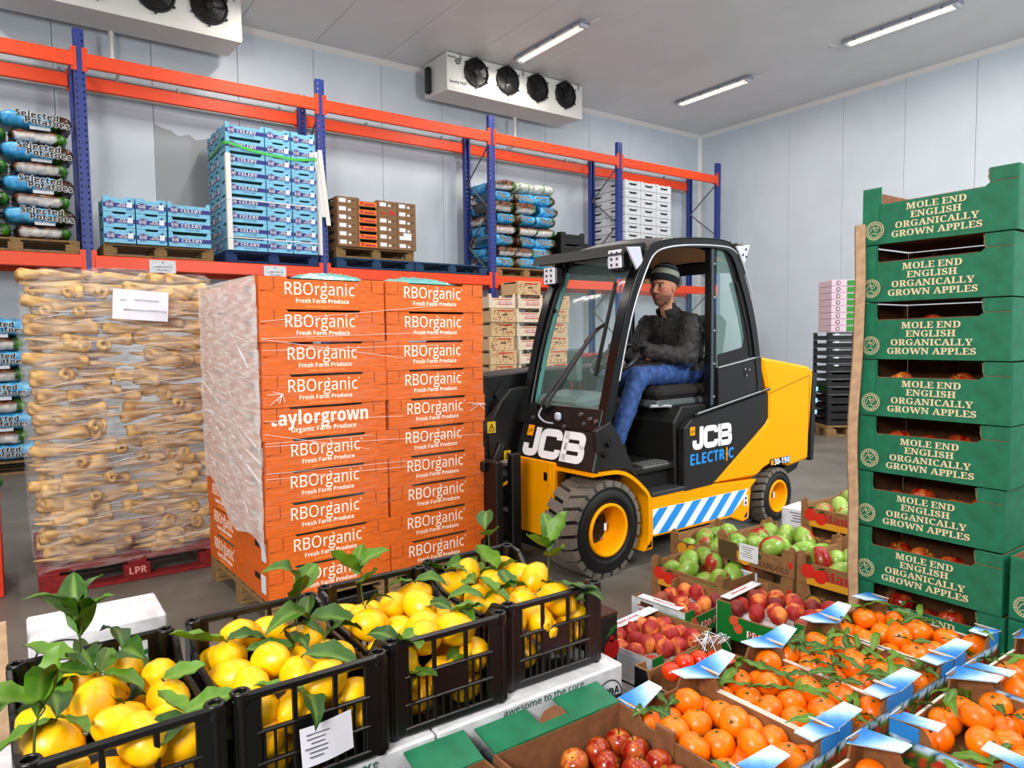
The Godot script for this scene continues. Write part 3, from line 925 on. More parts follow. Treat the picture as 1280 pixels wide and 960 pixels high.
func celery_tray(w: float, d: float, long: bool) -> Node3D:
	var blue := rough_mat("tray pale blue", Color(0.52, 0.82, 0.96), 0.6, "card", Vector3(3, 3, 3))
	var navy := mat("tray navy", Color(0.13, 0.13, 0.5), 0.55)
	var white := mat("print white", Color(0.93, 0.93, 0.93), 0.6)
	var t := thing("celery_tray", "pale blue celery tray", "tray", Vector3.ZERO, 0, "celery trays")
	obj("body", tray(w, d, 0.174, 0.138 if long else 0.152, 0.14, 0.04 if long else 0.09), blue, t)
	var z := d / 2
	obj("band", MB.new().bbox(Vector3(0, 0.075, z + 0.001), Vector3(w - 0.002, 0.05, 0.003), 0.001), navy, t)
	var ex := -w / 2 + (0.07 if long else 0.065)
	obj("emblem", MB.new().cyl(Vector3(ex, 0.08, z), Vector3(ex, 0.08, z + 0.004), 0.047, 18), navy, t)
	var rg := []
	for k in 19:
		rg.append(Vector3(ex + cos(TAU * k / 18) * 0.038, 0.08 + sin(TAU * k / 18) * 0.038, z + 0.004))
	obj("emblem_ring", MB.new().tube(rg, 0.002, 4), white, t)
	letter(t, "GS", 0.05, white, Vector3(ex, 0.08, z + 0.005), Vector3.ZERO, "Droid Serif", true)
	if long:
		letter(t, "CELERY", 0.05, white, Vector3(0.02, 0.076, z + 0.003), Vector3.ZERO, "Droid Serif", true, 1.2)
		letter(t, "Produce of Spain", 0.022, navy, Vector3(0.03, 0.03, z + 0.001))
	else:
		letter(t, "CELERY", 0.028, white, Vector3(0.035, 0.068, z + 0.003), Vector3.ZERO, "Droid Serif", true)
		letter(t, "APIO", 0.024, white, Vector3(0.035, 0.09, z + 0.003), Vector3.ZERO, "Droid Serif", true)
		obj("label", MB.new().bbox(Vector3(w / 2 - 0.05, 0.085, z + 0.003), Vector3(0.055, 0.06, 0.003), 0.001), mat("label white", Color(0.9, 0.92, 0.95), 0.5), t)
		obj("print", MB.new().bbox(Vector3(w / 2 - 0.05, 0.035, z + 0.001), Vector3(0.06, 0.016, 0.002), 0.0005), mat("print sky", Color(0.1, 0.4, 0.75), 0.6), t)
		obj("print", MB.new().bbox(Vector3(w / 2 - 0.05, 0.132, z + 0.001), Vector3(0.03, 0.018, 0.002), 0.0005), navy, t)
	return t

# ---------------------------------------------------------------- goods standing on the floor behind
func floor_goods() -> void:
	var pine := wood("pine", Color(0.66, 0.52, 0.33))
	var film := vc("sack film")
	pallet("pine pallet on the floor under the rack, at the left edge", Vector3(-0.36, 0, -9.66), 0, 1.2, 0.9, pine)
	var py := 0.147
	for lay in 9:
		var long := lay % 2 == 0
		for c in 2:
			var place: String = ["left of the pair", "right of the pair"][c]
			if long:
				var t := thing("potato_sack", "blue potato sack on the floor under the rack, %s row up, %s" % [ORD[lay], place], "sack", Vector3(-0.64 + c * 0.56, py, -9.5), 0, "potato sacks on the floor pallet")
				obj("sack", sack(0.6, 0.19, 0.6, lay * 5 + c + 90, potato_side(lay * 3 + c + 40, true)), film, t)
				sack_print(t, Vector3(0.0, 0.1, 0.30), 0.85)
			else:
				var t := thing("potato_sack", "brown potato sack on the floor under the rack, %s row up, %s" % [ORD[lay], place], "sack", Vector3(-0.62 + c * 0.5, py, -9.5), 0, "potato sacks on the floor pallet")
				obj("sack", sack(0.5, 0.16, 0.6, lay * 5 + c + 90, potato_end(lay * 3 + c + 40)), film, t)
				obj("label", MB.new().bbox(Vector3(0.02, 0.13, 0.29), Vector3(0.18, 0.04, 0.004), 0.001), mat("label white"), t, Vector3.ZERO, Vector3(-0.15, 0, 0))
		py += 0.172 if long else 0.162
	# cream cartons under the rack behind the forklift
	var cream := rough_mat("card cream", Color(0.90, 0.76, 0.57), 0.8, "card", Vector3(5, 5, 5))
	var pale := rough_mat("card pale", Color(0.95, 0.88, 0.78), 0.75, "card", Vector3(3, 3, 3))
	var red := mat("print red", Color(0.75, 0.12, 0.08), 0.6)
	var hole := mat("hole dark", Color(0.03, 0.025, 0.02), 0.9)
	var tomato := mat("tomato red", Color(0.6, 0.06, 0.04), 0.35)
	var stacks := [[6.19, -9.13, 0.47, 9, 0], [6.70, -9.12, 0.47, 10, 1], [7.24, -9.12, 0.5, 9, 2]]
	for q in stacks.size():
		var s: Array = stacks[q]
		pallet("pine pallet under the cream cartons, %s stack" % ["left", "middle", "right"][q], Vector3(s[0], 0, s[1] - 0.05), 0, 0.5, 0.5, pine)
		for r in s[3]:
			var open: bool = s[4] == 1 and r < 9 or (s[4] == 0 and r == 8)
			var t := thing("carton", "%s carton, %s in the %s stack under the rack" % ["pale open topped" if open else "speckled cream", ord_top(s[3] - 1 - r), ["left", "middle", "right"][q]], "carton", Vector3(s[0] + 0.014 * sin(r * 2.3 + q), 0.147 + r * 0.216, s[1] + 0.03 * cos(r * 1.7)), 0.07 * sin(r * 1.3 + q * 2), "cream cartons behind the forklift")
			obj("body", tray(s[2], 0.42, 0.212, 0.15 if open else 0.208, 0.17, 0.04), pale if open else cream, t)
			if open:
				obj("print", MB.new().bbox(Vector3(0.05, 0.075, 0.211), Vector3(0.26, 0.05, 0.002), 0.0005), red, t)
				letter(t, "TOMATOES", 0.05, mat("print white"), Vector3(0.05, 0.076, 0.213), Vector3.ZERO, "Droid Sans", true)
				obj("print", MB.new().bbox(Vector3(0.0, 0.13, 0.211), Vector3(0.3, 0.012, 0.002), 0.0005), red, t)
				for k in 5:
					var tm := obj("tomato", MB.new().lathe(ball(0.042, 8), 12), tomato, self, t.position + Vector3(-0.17 + k * 0.085, 0.085, 0.14))
					tag(tm, "tomato in the carton %s, %s stack, %s along" % [ord_top(s[3] - 1 - r), ["left", "middle", "right"][q], ORD[k]], "tomato", "tomatoes in the cream cartons")
			else:
				obj("lid", MB.new().bbox(Vector3(0, 0.2, 0), Vector3(s[2] - 0.012, 0.006, 0.40), 0.001), cream, t)
				obj("hand_slot", MB.new().bbox(Vector3(0.02, 0.11, 0.211), Vector3(0.09, 0.022, 0.003), 0.001), mat("slot brown", Color(0.28, 0.12, 0.06), 0.8), t)
				var sp := MB.new()
				for k in 60:
					sp.box(Vector3(rng.randf_range(-0.21, 0.21), rng.randf_range(0.02, 0.19), 0.2105), Vector3(rng.randf_range(0.008, 0.026), rng.randf_range(0.006, 0.018), 0.002))
				tag(obj("print", sp, mat("print rust", Color(0.5, 0.2, 0.1), 0.7), t), "", "", "", "stuff").remove_meta("label")
				obj("print", MB.new().bbox(Vector3(0.04, 0.172, 0.211), Vector3(0.26, 0.02, 0.002), 0.0005), red, t)
	# far right corner: black crates, pink topped trays, green tray
	pallet("pine pallet under the black crates by the right wall", Vector3(9.62, 0, -5.42), -0.6, 0.7, 0.6, pine)
	var bc := mat("crate black", Color(0.045, 0.043, 0.045), 0.45)
	var grn := mat("leaf tray green", Color(0.15, 0.55, 0.15), 0.5)
	for r in 12:
		var t := thing("crate", "black slatted crate by the right wall, %s of the tall pile" % ord_top(11 - r), "crate", Vector3(9.62, 0.147 + r * 0.108, -5.42), -0.62, "black crates by the right wall")
		obj("body", tray(0.62, 0.5, 0.105, 0.06, 0.06, 0.05, 0.014), bc, t)
		obj("rim", MB.new().bbox(Vector3(0, 0.095, 0.25), Vector3(0.62, 0.018, 0.016), 0.003), bc, t)
		if r > 6:
			obj("label", MB.new().bbox(Vector3(-0.2, 0.08, 0.262), Vector3(0.06, 0.02, 0.003), 0.001), mat("label white"), t)
	for r in 8:
		var t := thing("tray", "pink and white punnet tray with green side on the black crates, %s" % ord_top(7 - r), "tray", Vector3(9.60, 1.447 + r * 0.09, -5.42), -0.62, "punnet trays by the right wall")
		obj("body", MB.new().bbox(Vector3(0, 0.044, 0), Vector3(0.5, 0.086, 0.42), 0.004), mat("tray pink", Color(0.85, 0.75, 0.8), 0.6), t)
		obj("eye", MB.new().cyl(Vector3(-0.16, 0.045, 0.21), Vector3(-0.16, 0.045, 0.213), 0.03, 12), mat("print plum", Color(0.45, 0.1, 0.25), 0.6), t)
		obj("eye_spot", MB.new().cyl(Vector3(-0.16, 0.045, 0.212), Vector3(-0.16, 0.045, 0.215), 0.016, 10), mat("print white"), t)
		obj("green_side", MB.new().bbox(Vector3(0.1, 0.044, 0.206), Vector3(0.28, 0.07, 0.02), 0.004), grn, t)
	pallet("pine pallet under the low dark crates by the right wall", Vector3(9.52, 0, -6.0), -0.6, 0.6, 0.6, wood("red brown wood", Color(0.5, 0.32, 0.2)))
	for r in 4:
		var t := thing("crate", "dark grey crate by the right wall, %s of the low pile" % ord_top(3 - r), "crate", Vector3(9.52, 0.147 + r * 0.11, -6.0), -0.62, "dark crates of the low pile")
		obj("body", tray(0.56, 0.5, 0.106, 0.08, 0.06, 0.05, 0.014), mat("crate grey", Color(0.12, 0.115, 0.115), 0.5), t)
	var gt := thing("tray", "bright green salad tray on the low dark crates", "tray", Vector3(9.52, 0.588, -6.0), -0.62)
	obj("body", tray(0.56, 0.46, 0.11, 0.09, 0.09, 0.05), grn, gt)
	letter(gt, "SALAD", 0.05, mat("print white"), Vector3(0.05, 0.045, 0.232), Vector3.ZERO, "Droid Sans", true)
	var lv := vc("salad leaf", 0.5)
	for k in 5:
		var h := MB.new()
		h.grid(10, 6, func(u: float, v: float) -> Vector3:
			var a := u * TAU
			var r := sin(v * PI) * 0.07 * (1.0 + 0.25 * sin(a * 5 + v * 8))
			return Vector3(cos(a) * r, 0.06 - cos(v * PI) * 0.055, -sin(a) * r), true, false, func(_u: float, v: float, _p: Vector3) -> Color:
			return Color(0.1, 0.3, 0.06).lerp(Color(0.3, 0.6, 0.15), v))
		tag(obj("lettuce", h, lv, self, Vector3(9.32 + (k % 3) * 0.16, 0.6, -5.95 + (k / 3) * 0.13 - (k % 3) * 0.1)), "green lettuce head in the bright green salad tray, %s along" % ORD[k], "lettuce", "lettuces in the green tray")

func ball(r: float, n: int, sq := 1.0) -> Array:
	var p := []
	for k in n + 1:
		p.append(Vector2(r * sin(PI * k / n), -r * sq * cos(PI * k / n)))
	return p

# ---------------------------------------------------------------- parsnips in clear bags on a red pallet
func film_mat(key: String, lo: float, hi: float, scale: Vector3, rough := 0.3, tint := Color(0.96, 0.95, 0.94)) -> StandardMaterial3D:
	var m := mat(key, tint, rough)
	if m.albedo_texture == null:
		var t := noise_tex(key + " alpha", 0.02, Color(1, 1, 1, lo), Color(1, 1, 1, hi), 256, 4)
		t.color_ramp.add_point(0.52, Color(1, 1, 1, lo + (hi - lo) * 0.18))
		m.albedo_texture = t
		m.transparency = BaseMaterial3D.TRANSPARENCY_ALPHA
		m.normal_enabled = true
		m.normal_texture = tex["lump_n"]
		m.normal_scale = 0.7
		tri_map(m, scale)
	return m

func parsnip_mesh(l: float, r: float, sd: int) -> MB:
	var prof := [Vector2(0.002, 0), Vector2(r * 0.18, l * 0.06), Vector2(r * 0.35, l * 0.3), Vector2(r * 0.62, l * 0.58), Vector2(r * 0.9, l * 0.82), Vector2(r, l * 0.92), Vector2(r * 0.8, l * 0.985), Vector2(r * 0.42, l), Vector2(r * 0.3, l * 0.97), Vector2(0.001, l * 0.965)]
	var m := MB.new()
	m.grid(10, 9, func(u: float, v: float) -> Vector3:
		var p: Vector2 = prof[roundi(v * 9)]
		var a := u * TAU
		var k := 1.0 + 0.12 * noise.get_noise_3d(cos(a) * 2 + sd, p.y * 22, sin(a) * 2)
		return Vector3(cos(a) * p.x * k, p.y - l / 2, -sin(a) * p.x * k), true, false, func(u: float, v: float, p: Vector3) -> Color:
		if v > 0.9:
			return Color(0.35, 0.27, 0.16)
		var n := noise.get_noise_3d(p.x * 30 + sd, p.y * 60, p.z * 30)
		return Color(0.90, 0.72, 0.42).lerp(Color(0.50, 0.32, 0.12), clampf(0.4 + n * 1.6, 0, 1)))
	return m

func parsnips() -> void:
	var redw := wood("red wood", Color(0.62, 0.08, 0.08), Vector3(3, 9, 9))
	var c0 := Vector3(0.555, 0, -5.11)
	var pal := pallet("worn red painted pallet under the wrapped parsnip bags", c0, 0, 0.97, 1.0, redw)
	letter(pal, "LPR", 0.055, mat("print pink", Color(0.9, 0.6, 0.6), 0.6), Vector3(0, 0.062, 0.5), Vector3.ZERO, "Droid Sans", true)
	var skin := vc("parsnip skin", 0.55, "fine_n", Vector3(8, 8, 8), 0.5)
	var bag := film_mat("bag film", 0.02, 0.40, Vector3(1.2, 9, 2), 0.22)
	var roots := []
	for k in 7:
		roots.append(parsnip_mesh(0.26 + 0.02 * (k % 4), 0.037 + 0.003 * (k % 3), k * 13).mesh())
	var y := 0.148
	for lay in 16:
		var h := 0.1 + 0.006 * sin(lay * 1.9)
		for c in 2:
			var place: String = ["left", "right"][c]
			var w := 0.48 + 0.09 * sin(lay * 2.3) * (1.0 if c == 0 else -1.0)
			var jx := 0.004 * sin(lay * 2.7 + c * 1.3)
			var jz := 0.014 * sin(lay * 1.7 + c * 2.1)
			var t := thing("parsnip_bag", "clear bag of parsnips under the film, %s layer from the %s, %s half" % [ORD[15 - lay] if lay > 7 else ORD[lay], "top" if lay > 7 else "bottom", place], "bag", Vector3(c0.x + (-0.478 + w / 2 if c == 0 else 0.478 - w / 2) + jx, y, -4.885 + jz), 0, "bags of parsnips on the red pallet")
			var f := sack(w, h * 1.06, 0.47, lay * 3 + c + 200, func(_u: float, _v: float, _p: Vector3) -> Color: return Color.WHITE, 20, 16)
			f.colored = false
			obj("film", f, bag, t)
			for row in 2:
				for q in 3:
					var rt := obj("parsnip", roots[rng.randi() % 7], skin, t)
					var end_on := rng.randf() < 0.1
					var sgn := 1.0 if rng.randf() < 0.5 else -1.0
					var zz := 0.192 - 0.012 * row + rng.randf_range(-0.008, 0.008)
					if q == 2:
						zz -= 0.05
					rt.position = Vector3((-0.1 + q * 0.1 + rng.randf_range(-0.02, 0.02)) * (w - 0.24) / 0.24, 0.036 + row * (h - 0.062) + rng.randf_range(-0.006, 0.006), zz)
					rt.basis = Basis(Vector3.UP, rng.randf_range(-0.28, 0.28)) * Basis(Vector3.BACK, rng.randf_range(-0.12, 0.12)) * Basis(Vector3.BACK, sgn * PI / 2)
					if end_on:
						rt.basis = Basis(Vector3.UP, rng.randf_range(-0.4, 0.4)) * Basis(Vector3.RIGHT, PI / 2)
						rt.position.z = 0.11
			# roots along the left flank
			if c == 0:
				for q in 3:
					var rt := obj("parsnip", roots[rng.randi() % 7], skin, t)
					rt.position = Vector3(-w / 2 + 0.055, 0.03 + rng.randf() * (h - 0.06), -0.1 + q * 0.07)
					rt.basis = Basis(Vector3.RIGHT, PI / 2 * (1 if q % 2 else -1)) * Basis(Vector3.BACK, rng.randf_range(-0.2, 0.2))
		y += h
	for c in 3:
		var t := thing("parsnip_bag", "clear bag of parsnips lying on the very top of the wrapped pallet, %s one" % ["left", "middle", "right"][c], "bag", Vector3(c0.x - 0.3 + c * 0.3, y - 0.01, -4.95 - 0.04 * (c % 2)), 0.1 * (c - 1), "bags of parsnips on the red pallet")
		var f := sack(0.4, 0.11 if c == 1 else 0.085, 0.5, c + 300, func(_u: float, _v: float, _p: Vector3) -> Color: return Color.WHITE, 20, 16)
		f.colored = false
		obj("film", f, bag, t)
		for q in 4:
			var rt := obj("parsnip", roots[q], skin, t, Vector3(-0.06 + 0.1 * (q % 2), 0.045, 0.18 - 0.09 * (q / 2)))
			rt.basis = Basis(Vector3.UP, rng.randf_range(-0.5, 0.5)) * Basis(Vector3.BACK, PI / 2)
	# stretch film round the whole load, bulging with the layers
	var wrap := film_mat("wrap film", 0.01, 0.40, Vector3(0.9, 7, 2), 0.2)
	var top := y + 0.04
	var wf := thing("stretch_film", "clear stretch film wrapped round the parsnip bags, shining in creases", "plastic film", Vector3(c0.x, 0.12, c0.z))
	var rect := [Vector2(0.5, 0.51), Vector2(0.5, -0.51), Vector2(-0.5, -0.51), Vector2(-0.5, 0.51)]
	var sh := MB.new()
	sh.grid(120, 110, func(u: float, v: float) -> Vector3:
		var s := u * 4.0
		var i := int(s) % 4
		var p: Vector2 = rect[i].lerp(rect[(i + 1) % 4], s - floorf(s))
		var d := p.normalized()
		var yy := v * (top - 0.17)
		var bulge := 0.012 * absf(sin((yy + 0.02) * PI / 0.1)) + 0.014 * noise.get_noise_3d(p.x * 4, yy * 22, p.y * 4) + 0.012 * noise.get_noise_3d(p.x * 2, yy * 3, p.y * 2)
		var tuck := 1.0 - 0.03 * smoothstep(0.25, 0.0, yy) - 0.02 * smoothstep(1.35, 1.62, yy)
		return Vector3(p.x * tuck + d.x * bulge, yy, p.y * tuck + d.y * bulge), true, true)
	obj("side_film", sh, wrap, wf)
	var tp := MB.new()
	tp.grid(26, 26, func(u: float, v: float) -> Vector3:
		var x := (u - 0.5) * 0.97
		var z := (0.5 - v) * 0.99
		var e := maxf(absf(x) / 0.485, absf(z) / 0.495)
		return Vector3(x, top - 0.17 + 0.075 * (1.0 - pow(e, 4.0)) + 0.015 * noise.get_noise_2d(x * 9, z * 9), z))
	obj("top_film", tp, wrap, wf)
	var cr := MB.new()
	for k in 46:
		var yy := rng.randf_range(0.08, 1.5)
		var x0 := rng.randf_range(-0.48, 0.25)
		var x1 := x0 + rng.randf_range(0.12, 0.4)
		var pts := []
		for q in 5:
			var f := q / 4.0
			pts.append(Vector3(lerpf(x0, minf(x1, 0.49), f), yy + rng.randf_range(-0.005, 0.005) + (f - 0.5) * 0.03, 0.528 + rng.randf_range(-0.004, 0.006)))
		cr.tube(smooth_path(pts, 3), 0.0013, 4)
	tag(obj("crease", cr, mat("film crease", Color(0.95, 0.95, 0.95), 0.2), wf), "bright pulled creases in the film", "", "", "stuff")
	var note := thing("delivery_note", "white delivery sheet stuck to the film of the parsnip pallet", "note", Vector3(0.625, 1.615, -4.55), 0)
	var nm := MB.new()
	nm.grid(8, 6, func(u: float, v: float) -> Vector3:
		return Vector3((u - 0.5) * 0.285, (v - 0.5) * 0.17, 0.006 * sin(u * 7) * sin(v * 4)))
	obj("sheet", nm, mat("note paper", Color(0.88, 0.88, 0.93), 0.5), note, Vector3.ZERO, Vector3(0, 0, -0.06))
	var ink := mat("ink grey", Color(0.35, 0.35, 0.42), 0.7)
	letter(note, "Carrots and parsnips", 0.014, ink, Vector3(0.03, 0.028, 0.009), Vector3(0, 0, -0.06))
	letter(note, "Order", 0.012, ink, Vector3(-0.09, 0.03, 0.009), Vector3(0, 0, -0.06))
	letter(note, "Batch and delivery PARSNIPS 10 kg", 0.014, ink, Vector3(0.02, -0.03, 0.009), Vector3(0, 0, -0.06))

# ---------------------------------------------------------------- orange trays on the forks
func orange_tray(w: float, d: float, m: Material, kind: int) -> Node3D:
	var h := 0.156
	var t := thing("produce_tray", "orange produce tray", "tray", Vector3.ZERO, 0, "orange trays on the forklift pallet")
	obj("body", tray(w, d, h - 0.001, h - 0.012, h - 0.001, 0.13, 0.006), m, t)
	var lid := MB.new()
	lid.grid(10, 6, func(u: float, v: float) -> Vector3:
		return Vector3((u - 0.5) * (w - 0.02), h - 0.012 + 0.009 * sin(u * PI) * (0.8 + 0.2 * sin(u * 9)), (0.5 - v) * (d - 0.004)))
	obj("liner", lid, mat("liner teal", Color(0.16, 0.52, 0.50), 0.35), t)
	var z := d / 2
	for s in [-1, 1]:
		var tb := MB.new()
		tb.bbox(Vector3(s * (w / 2 - 0.036), h - 0.036, z + 0.0012), Vector3(0.066, 0.064, 0.003), 0.0012)
		obj("corner_tab", tb, m, t)
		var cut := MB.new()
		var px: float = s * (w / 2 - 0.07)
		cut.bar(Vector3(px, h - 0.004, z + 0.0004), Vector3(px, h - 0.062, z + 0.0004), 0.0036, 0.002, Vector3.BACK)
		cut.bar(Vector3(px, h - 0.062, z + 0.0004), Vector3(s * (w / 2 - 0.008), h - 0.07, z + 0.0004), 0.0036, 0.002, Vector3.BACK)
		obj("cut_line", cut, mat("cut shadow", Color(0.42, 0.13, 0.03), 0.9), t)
	var white := mat("tray print", Color(0.97, 0.93, 0.88), 0.55)
	var faint := mat("tray faint print", Color(0.97, 0.62, 0.3), 0.6)
	var cx := -0.02
	if kind == 0:
		letter(t, "RBOrganic", 0.084, white, Vector3(cx - 0.005, 0.1, z), Vector3.ZERO, "Droid Sans", false, 0.93)
		obj("accent", MB.new().bar(Vector3(cx + 0.018, 0.134, z), Vector3(cx + 0.03, 0.122, z), 0.0045, 0.002, Vector3.BACK), white, t)
		var rg := []
		for k in 9:
			rg.append(Vector3(cx + 0.188 + cos(TAU * k / 8) * 0.005, 0.126 + sin(TAU * k / 8) * 0.005, z + 0.0006))
		obj("trademark", MB.new().tube(rg, 0.001, 4), white, t)
		letter(t, "Growing Trust", 0.019, faint, Vector3(cx + 0.12, 0.068, z))
		letter(t, "Fresh Farm Produce", 0.029, white, Vector3(cx + 0.01, 0.042, z), Vector3.ZERO, "Droid Sans", true)
		letter(t, "www.rborganic.co.uk", 0.02, faint, Vector3(cx + 0.015, 0.017, z))
	else:
		letter(t, "taylorgrown", 0.094, white, Vector3(cx - 0.01, 0.1, z), Vector3.ZERO, "Droid Sans", true, 0.93)
		letter(t, "Organic Farm Produce", 0.032, white, Vector3(cx + 0.005, 0.042, z), Vector3.ZERO, "Droid Sans", true)
		letter(t, "www.taylorgrown.co.uk", 0.02, faint, Vector3(cx + 0.015, 0.017, z))
	# paper label and hand hole on the left end
	obj("end_label", MB.new().bbox(Vector3(-w / 2 - 0.0015, 0.075, z - 0.07), Vector3(0.003, 0.09, 0.06), 0.001), mat("label white", Color(0.88, 0.9, 0.93), 0.5), t)
	obj("hand_hole", MB.new().bbox(Vector3(-w / 2 - 0.001, 0.1, z - 0.16), Vector3(0.002, 0.03, 0.075), 0.0008), mat("hole dark", Color(0.03, 0.025, 0.02), 0.9), t)
	return t

func orange_trays() -> void:
	var m := rough_mat("tray orange", Color(0.92, 0.415, 0.06), 0.62, "card", Vector3(1.2, 9, 9), "fine_n", 0.1)
	var turn := deg_to_rad(2.5)
	var O := Vector3(0.955, 0, -3.363)
	var bas := Basis(Vector3.UP, turn)
	var pine := wood("pine", Color(0.66, 0.52, 0.33))
	pallet("pine pallet carried under the orange produce trays", O + bas * Vector3(0.64, 0, -0.51), turn, 1.27, 1.03, pine)
	var protos := [orange_tray(0.648, 0.4, m, 0), orange_tray(0.62, 0.4, m, 0), orange_tray(0.6, 0.42, m, 0)]
	var tg := orange_tray(0.648, 0.4, m, 1)
	var y0 := 0.147
	for r in 10:
		var k := 9 - r
		var y := y0 + r * 0.1562
		var jx := 0.006 * sin(r * 2.1)
		var jz := 0.005 * sin(r * 3.3)
		dup(tg if k == 4 else protos[0], "orange tray with one long word in wide rounded lettering, left front column" if k == 4 else "orange produce tray, %s in the left front column of the wrapped stack" % ord_top(k), O + bas * Vector3(0.324 + jx, y, -0.2 + jz), turn)
		dup(protos[1], "orange produce tray, %s in the right front column of the wrapped stack" % ord_top(k), O + bas * Vector3(0.965 - jx, y, -0.2 - jz * 0.7), turn)
		dup(protos[2], "orange produce tray, %s in the rear column on the stack's left side" % ord_top(k), O + bas * Vector3(0.212 + jx * 0.5, y, -0.715), turn - PI / 2)
		dup(protos[2], "orange produce tray behind the right front column, %s" % ord_top(k), O + bas * Vector3(0.86 + jx * 0.5, y, -0.715), turn - PI / 2) if r > 8 else null
	for p in protos + [tg]:
		remove_child(p)
		p.queue_free()
	# teal liner bags swelling above the top trays
	for c in 2:
		var b := MB.new()
		b.grid(22, 14, func(u: float, v: float) -> Vector3:
			var x: float = (u - 0.5) * [0.42, 0.44][c]
			var z := (0.5 - v) * 0.34
			var e := sin(u * PI) * sin(v * PI)
			return Vector3(x, 0.05 * pow(e, 0.5) * (1.0 + 0.3 * noise.get_noise_2d(x * 14 + c * 9, z * 14)) + 0.008 * noise.get_noise_2d(x * 40, z * 40), z))
		tag(obj("liner_bag", b, mat("liner teal light", Color(0.4, 0.68, 0.66), 0.25), self, O + bas * Vector3([0.4, 0.93][c], y0 + 1.551, -0.2), Vector3(0, turn, 0)), "pale teal plastic liner swelling over the top tray, %s one" % ["left", "right"][c], "liner")
	# stretch film: a milky sheet over the left side and a few clear turns round the front
	var milky := film_mat("milky film", 0.5, 0.9, Vector3(1.0, 7.0, 1.1), 0.25, Color(0.98, 0.95, 0.94))
	var clear := film_mat("clear film", 0.0, 0.07, Vector3(0.8, 6, 6), 0.2)
	var w := thing("stretch_film", "milky stretch film over the left side of the orange tray stack", "plastic film", O, turn)
	var sh := MB.new()
	sh.grid(34, 50, func(u: float, v: float) -> Vector3:
		var z := -1.0 + u * 1.004
		var low := lerpf(0.62, 0.36, u) + 0.05 * sin(u * 9.0)
		var yy := lerpf(low, 1.71, v)
		return Vector3(-0.016 - 0.008 * sin(u * PI) + 0.007 * noise.get_noise_2d(z * 5 + yy * 8, yy * 6 - z * 8), yy, z))
	obj("side_film", sh, milky, w)
	var fr := MB.new()
	fr.grid(40, 30, func(u: float, v: float) -> Vector3:
		var x := -0.012 + u * 1.305
		var yy := lerpf(0.5, 1.5, v)
		return Vector3(x, yy + 0.03 * sin(u * 3.0), 0.01 + 0.004 * noise.get_noise_2d(x * 6, yy * 9)))
	obj("front_film", fr, clear, w)
	var st := MB.new()
	for k in 26:
		var a := rng.randf_range(0.75, 1.6)
		var b := a + rng.randf_range(-0.3, 0.12)
		st.bar(Vector3(-0.021, a, -rng.randf_range(0.45, 0.98)), Vector3(-0.021, b, -rng.randf_range(0.0, 0.4)), 0.003, 0.002 + rng.randf() * 0.003, Vector3.UP)
	for k in 10:
		var a := rng.randf_range(0.62, 1.5)
		st.bar(Vector3(0.0, a, 0.015), Vector3(rng.randf_range(0.5, 1.28), a + rng.randf_range(-0.14, 0.12), 0.016), 0.0014, 0.001, Vector3.BACK)
	for k in 16:
		var c := Vector3(1.24, 1.03, 0.017) if k < 9 else Vector3(0.09, 1.15, 0.017)
		var d := Vector3(rng.randf_range(-0.09, 0.04), rng.randf_range(-0.05, 0.03), 0.003)
		st.bar(c, c + d, 0.002, 0.0015, Vector3.BACK)
	tag(obj("crease", st, mat("film crease", Color(0.97, 0.96, 0.95), 0.2), w), "white pulled creases and knots in the film", "", "", "stuff")

# ---------------------------------------------------------------- the forklift
func inset(poly: PackedVector2Array, b: float) -> PackedVector2Array:
	var r := PackedVector2Array()
	var m := poly.size()
	for i in m:
		var e0 := (poly[i] - poly[(i + m - 1) % m]).normalized()
		var e1 := (poly[(i + 1) % m] - poly[i]).normalized()
		var n0 := Vector2(-e0.y, e0.x)
		var n1 := Vector2(-e1.y, e1.x)
		r.append(poly[i] + (n0 + n1) * b / maxf(1.0 + n0.dot(n1), 0.35))
	return r

func slab(poly: PackedVector2Array, z0: float, z1: float, b := 0.008, xf := Transform3D()) -> MB:   # prism whose near and far edges are chamfered
	if Geometry2D.is_polygon_clockwise(poly):
		poly = poly.duplicate()
		poly.reverse()
	var q := inset(poly, b)
	var m := MB.new()
	var ts := Geometry2D.triangulate_polygon(q)
	for k in range(0, ts.size(), 3):
		var p := [q[ts[k]], q[ts[k + 1]], q[ts[k + 2]]]
		if (p[1] - p[0]).cross(p[2] - p[0]) < 0:
			p = [p[0], p[2], p[1]]
		m.tri(xf * Vector3(p[0].x, p[0].y, z1), xf * Vector3(p[1].x, p[1].y, z1), xf * Vector3(p[2].x, p[2].y, z1))
		m.tri(xf * Vector3(p[0].x, p[0].y, z0), xf * Vector3(p[2].x, p[2].y, z0), xf * Vector3(p[1].x, p[1].y, z0))
	for i in poly.size():
		var j := (i + 1) % poly.size()
		for l in [[poly, z0 + b, poly, z1 - b], [poly, z1 - b, q, z1], [q, z0, poly, z0 + b]]:
			m.quad(xf * Vector3(l[0][i].x, l[0][i].y, l[1]), xf * Vector3(l[0][j].x, l[0][j].y, l[1]), xf * Vector3(l[2][j].x, l[2][j].y, l[3]), xf * Vector3(l[2][i].x, l[2][i].y, l[3]))
	return m

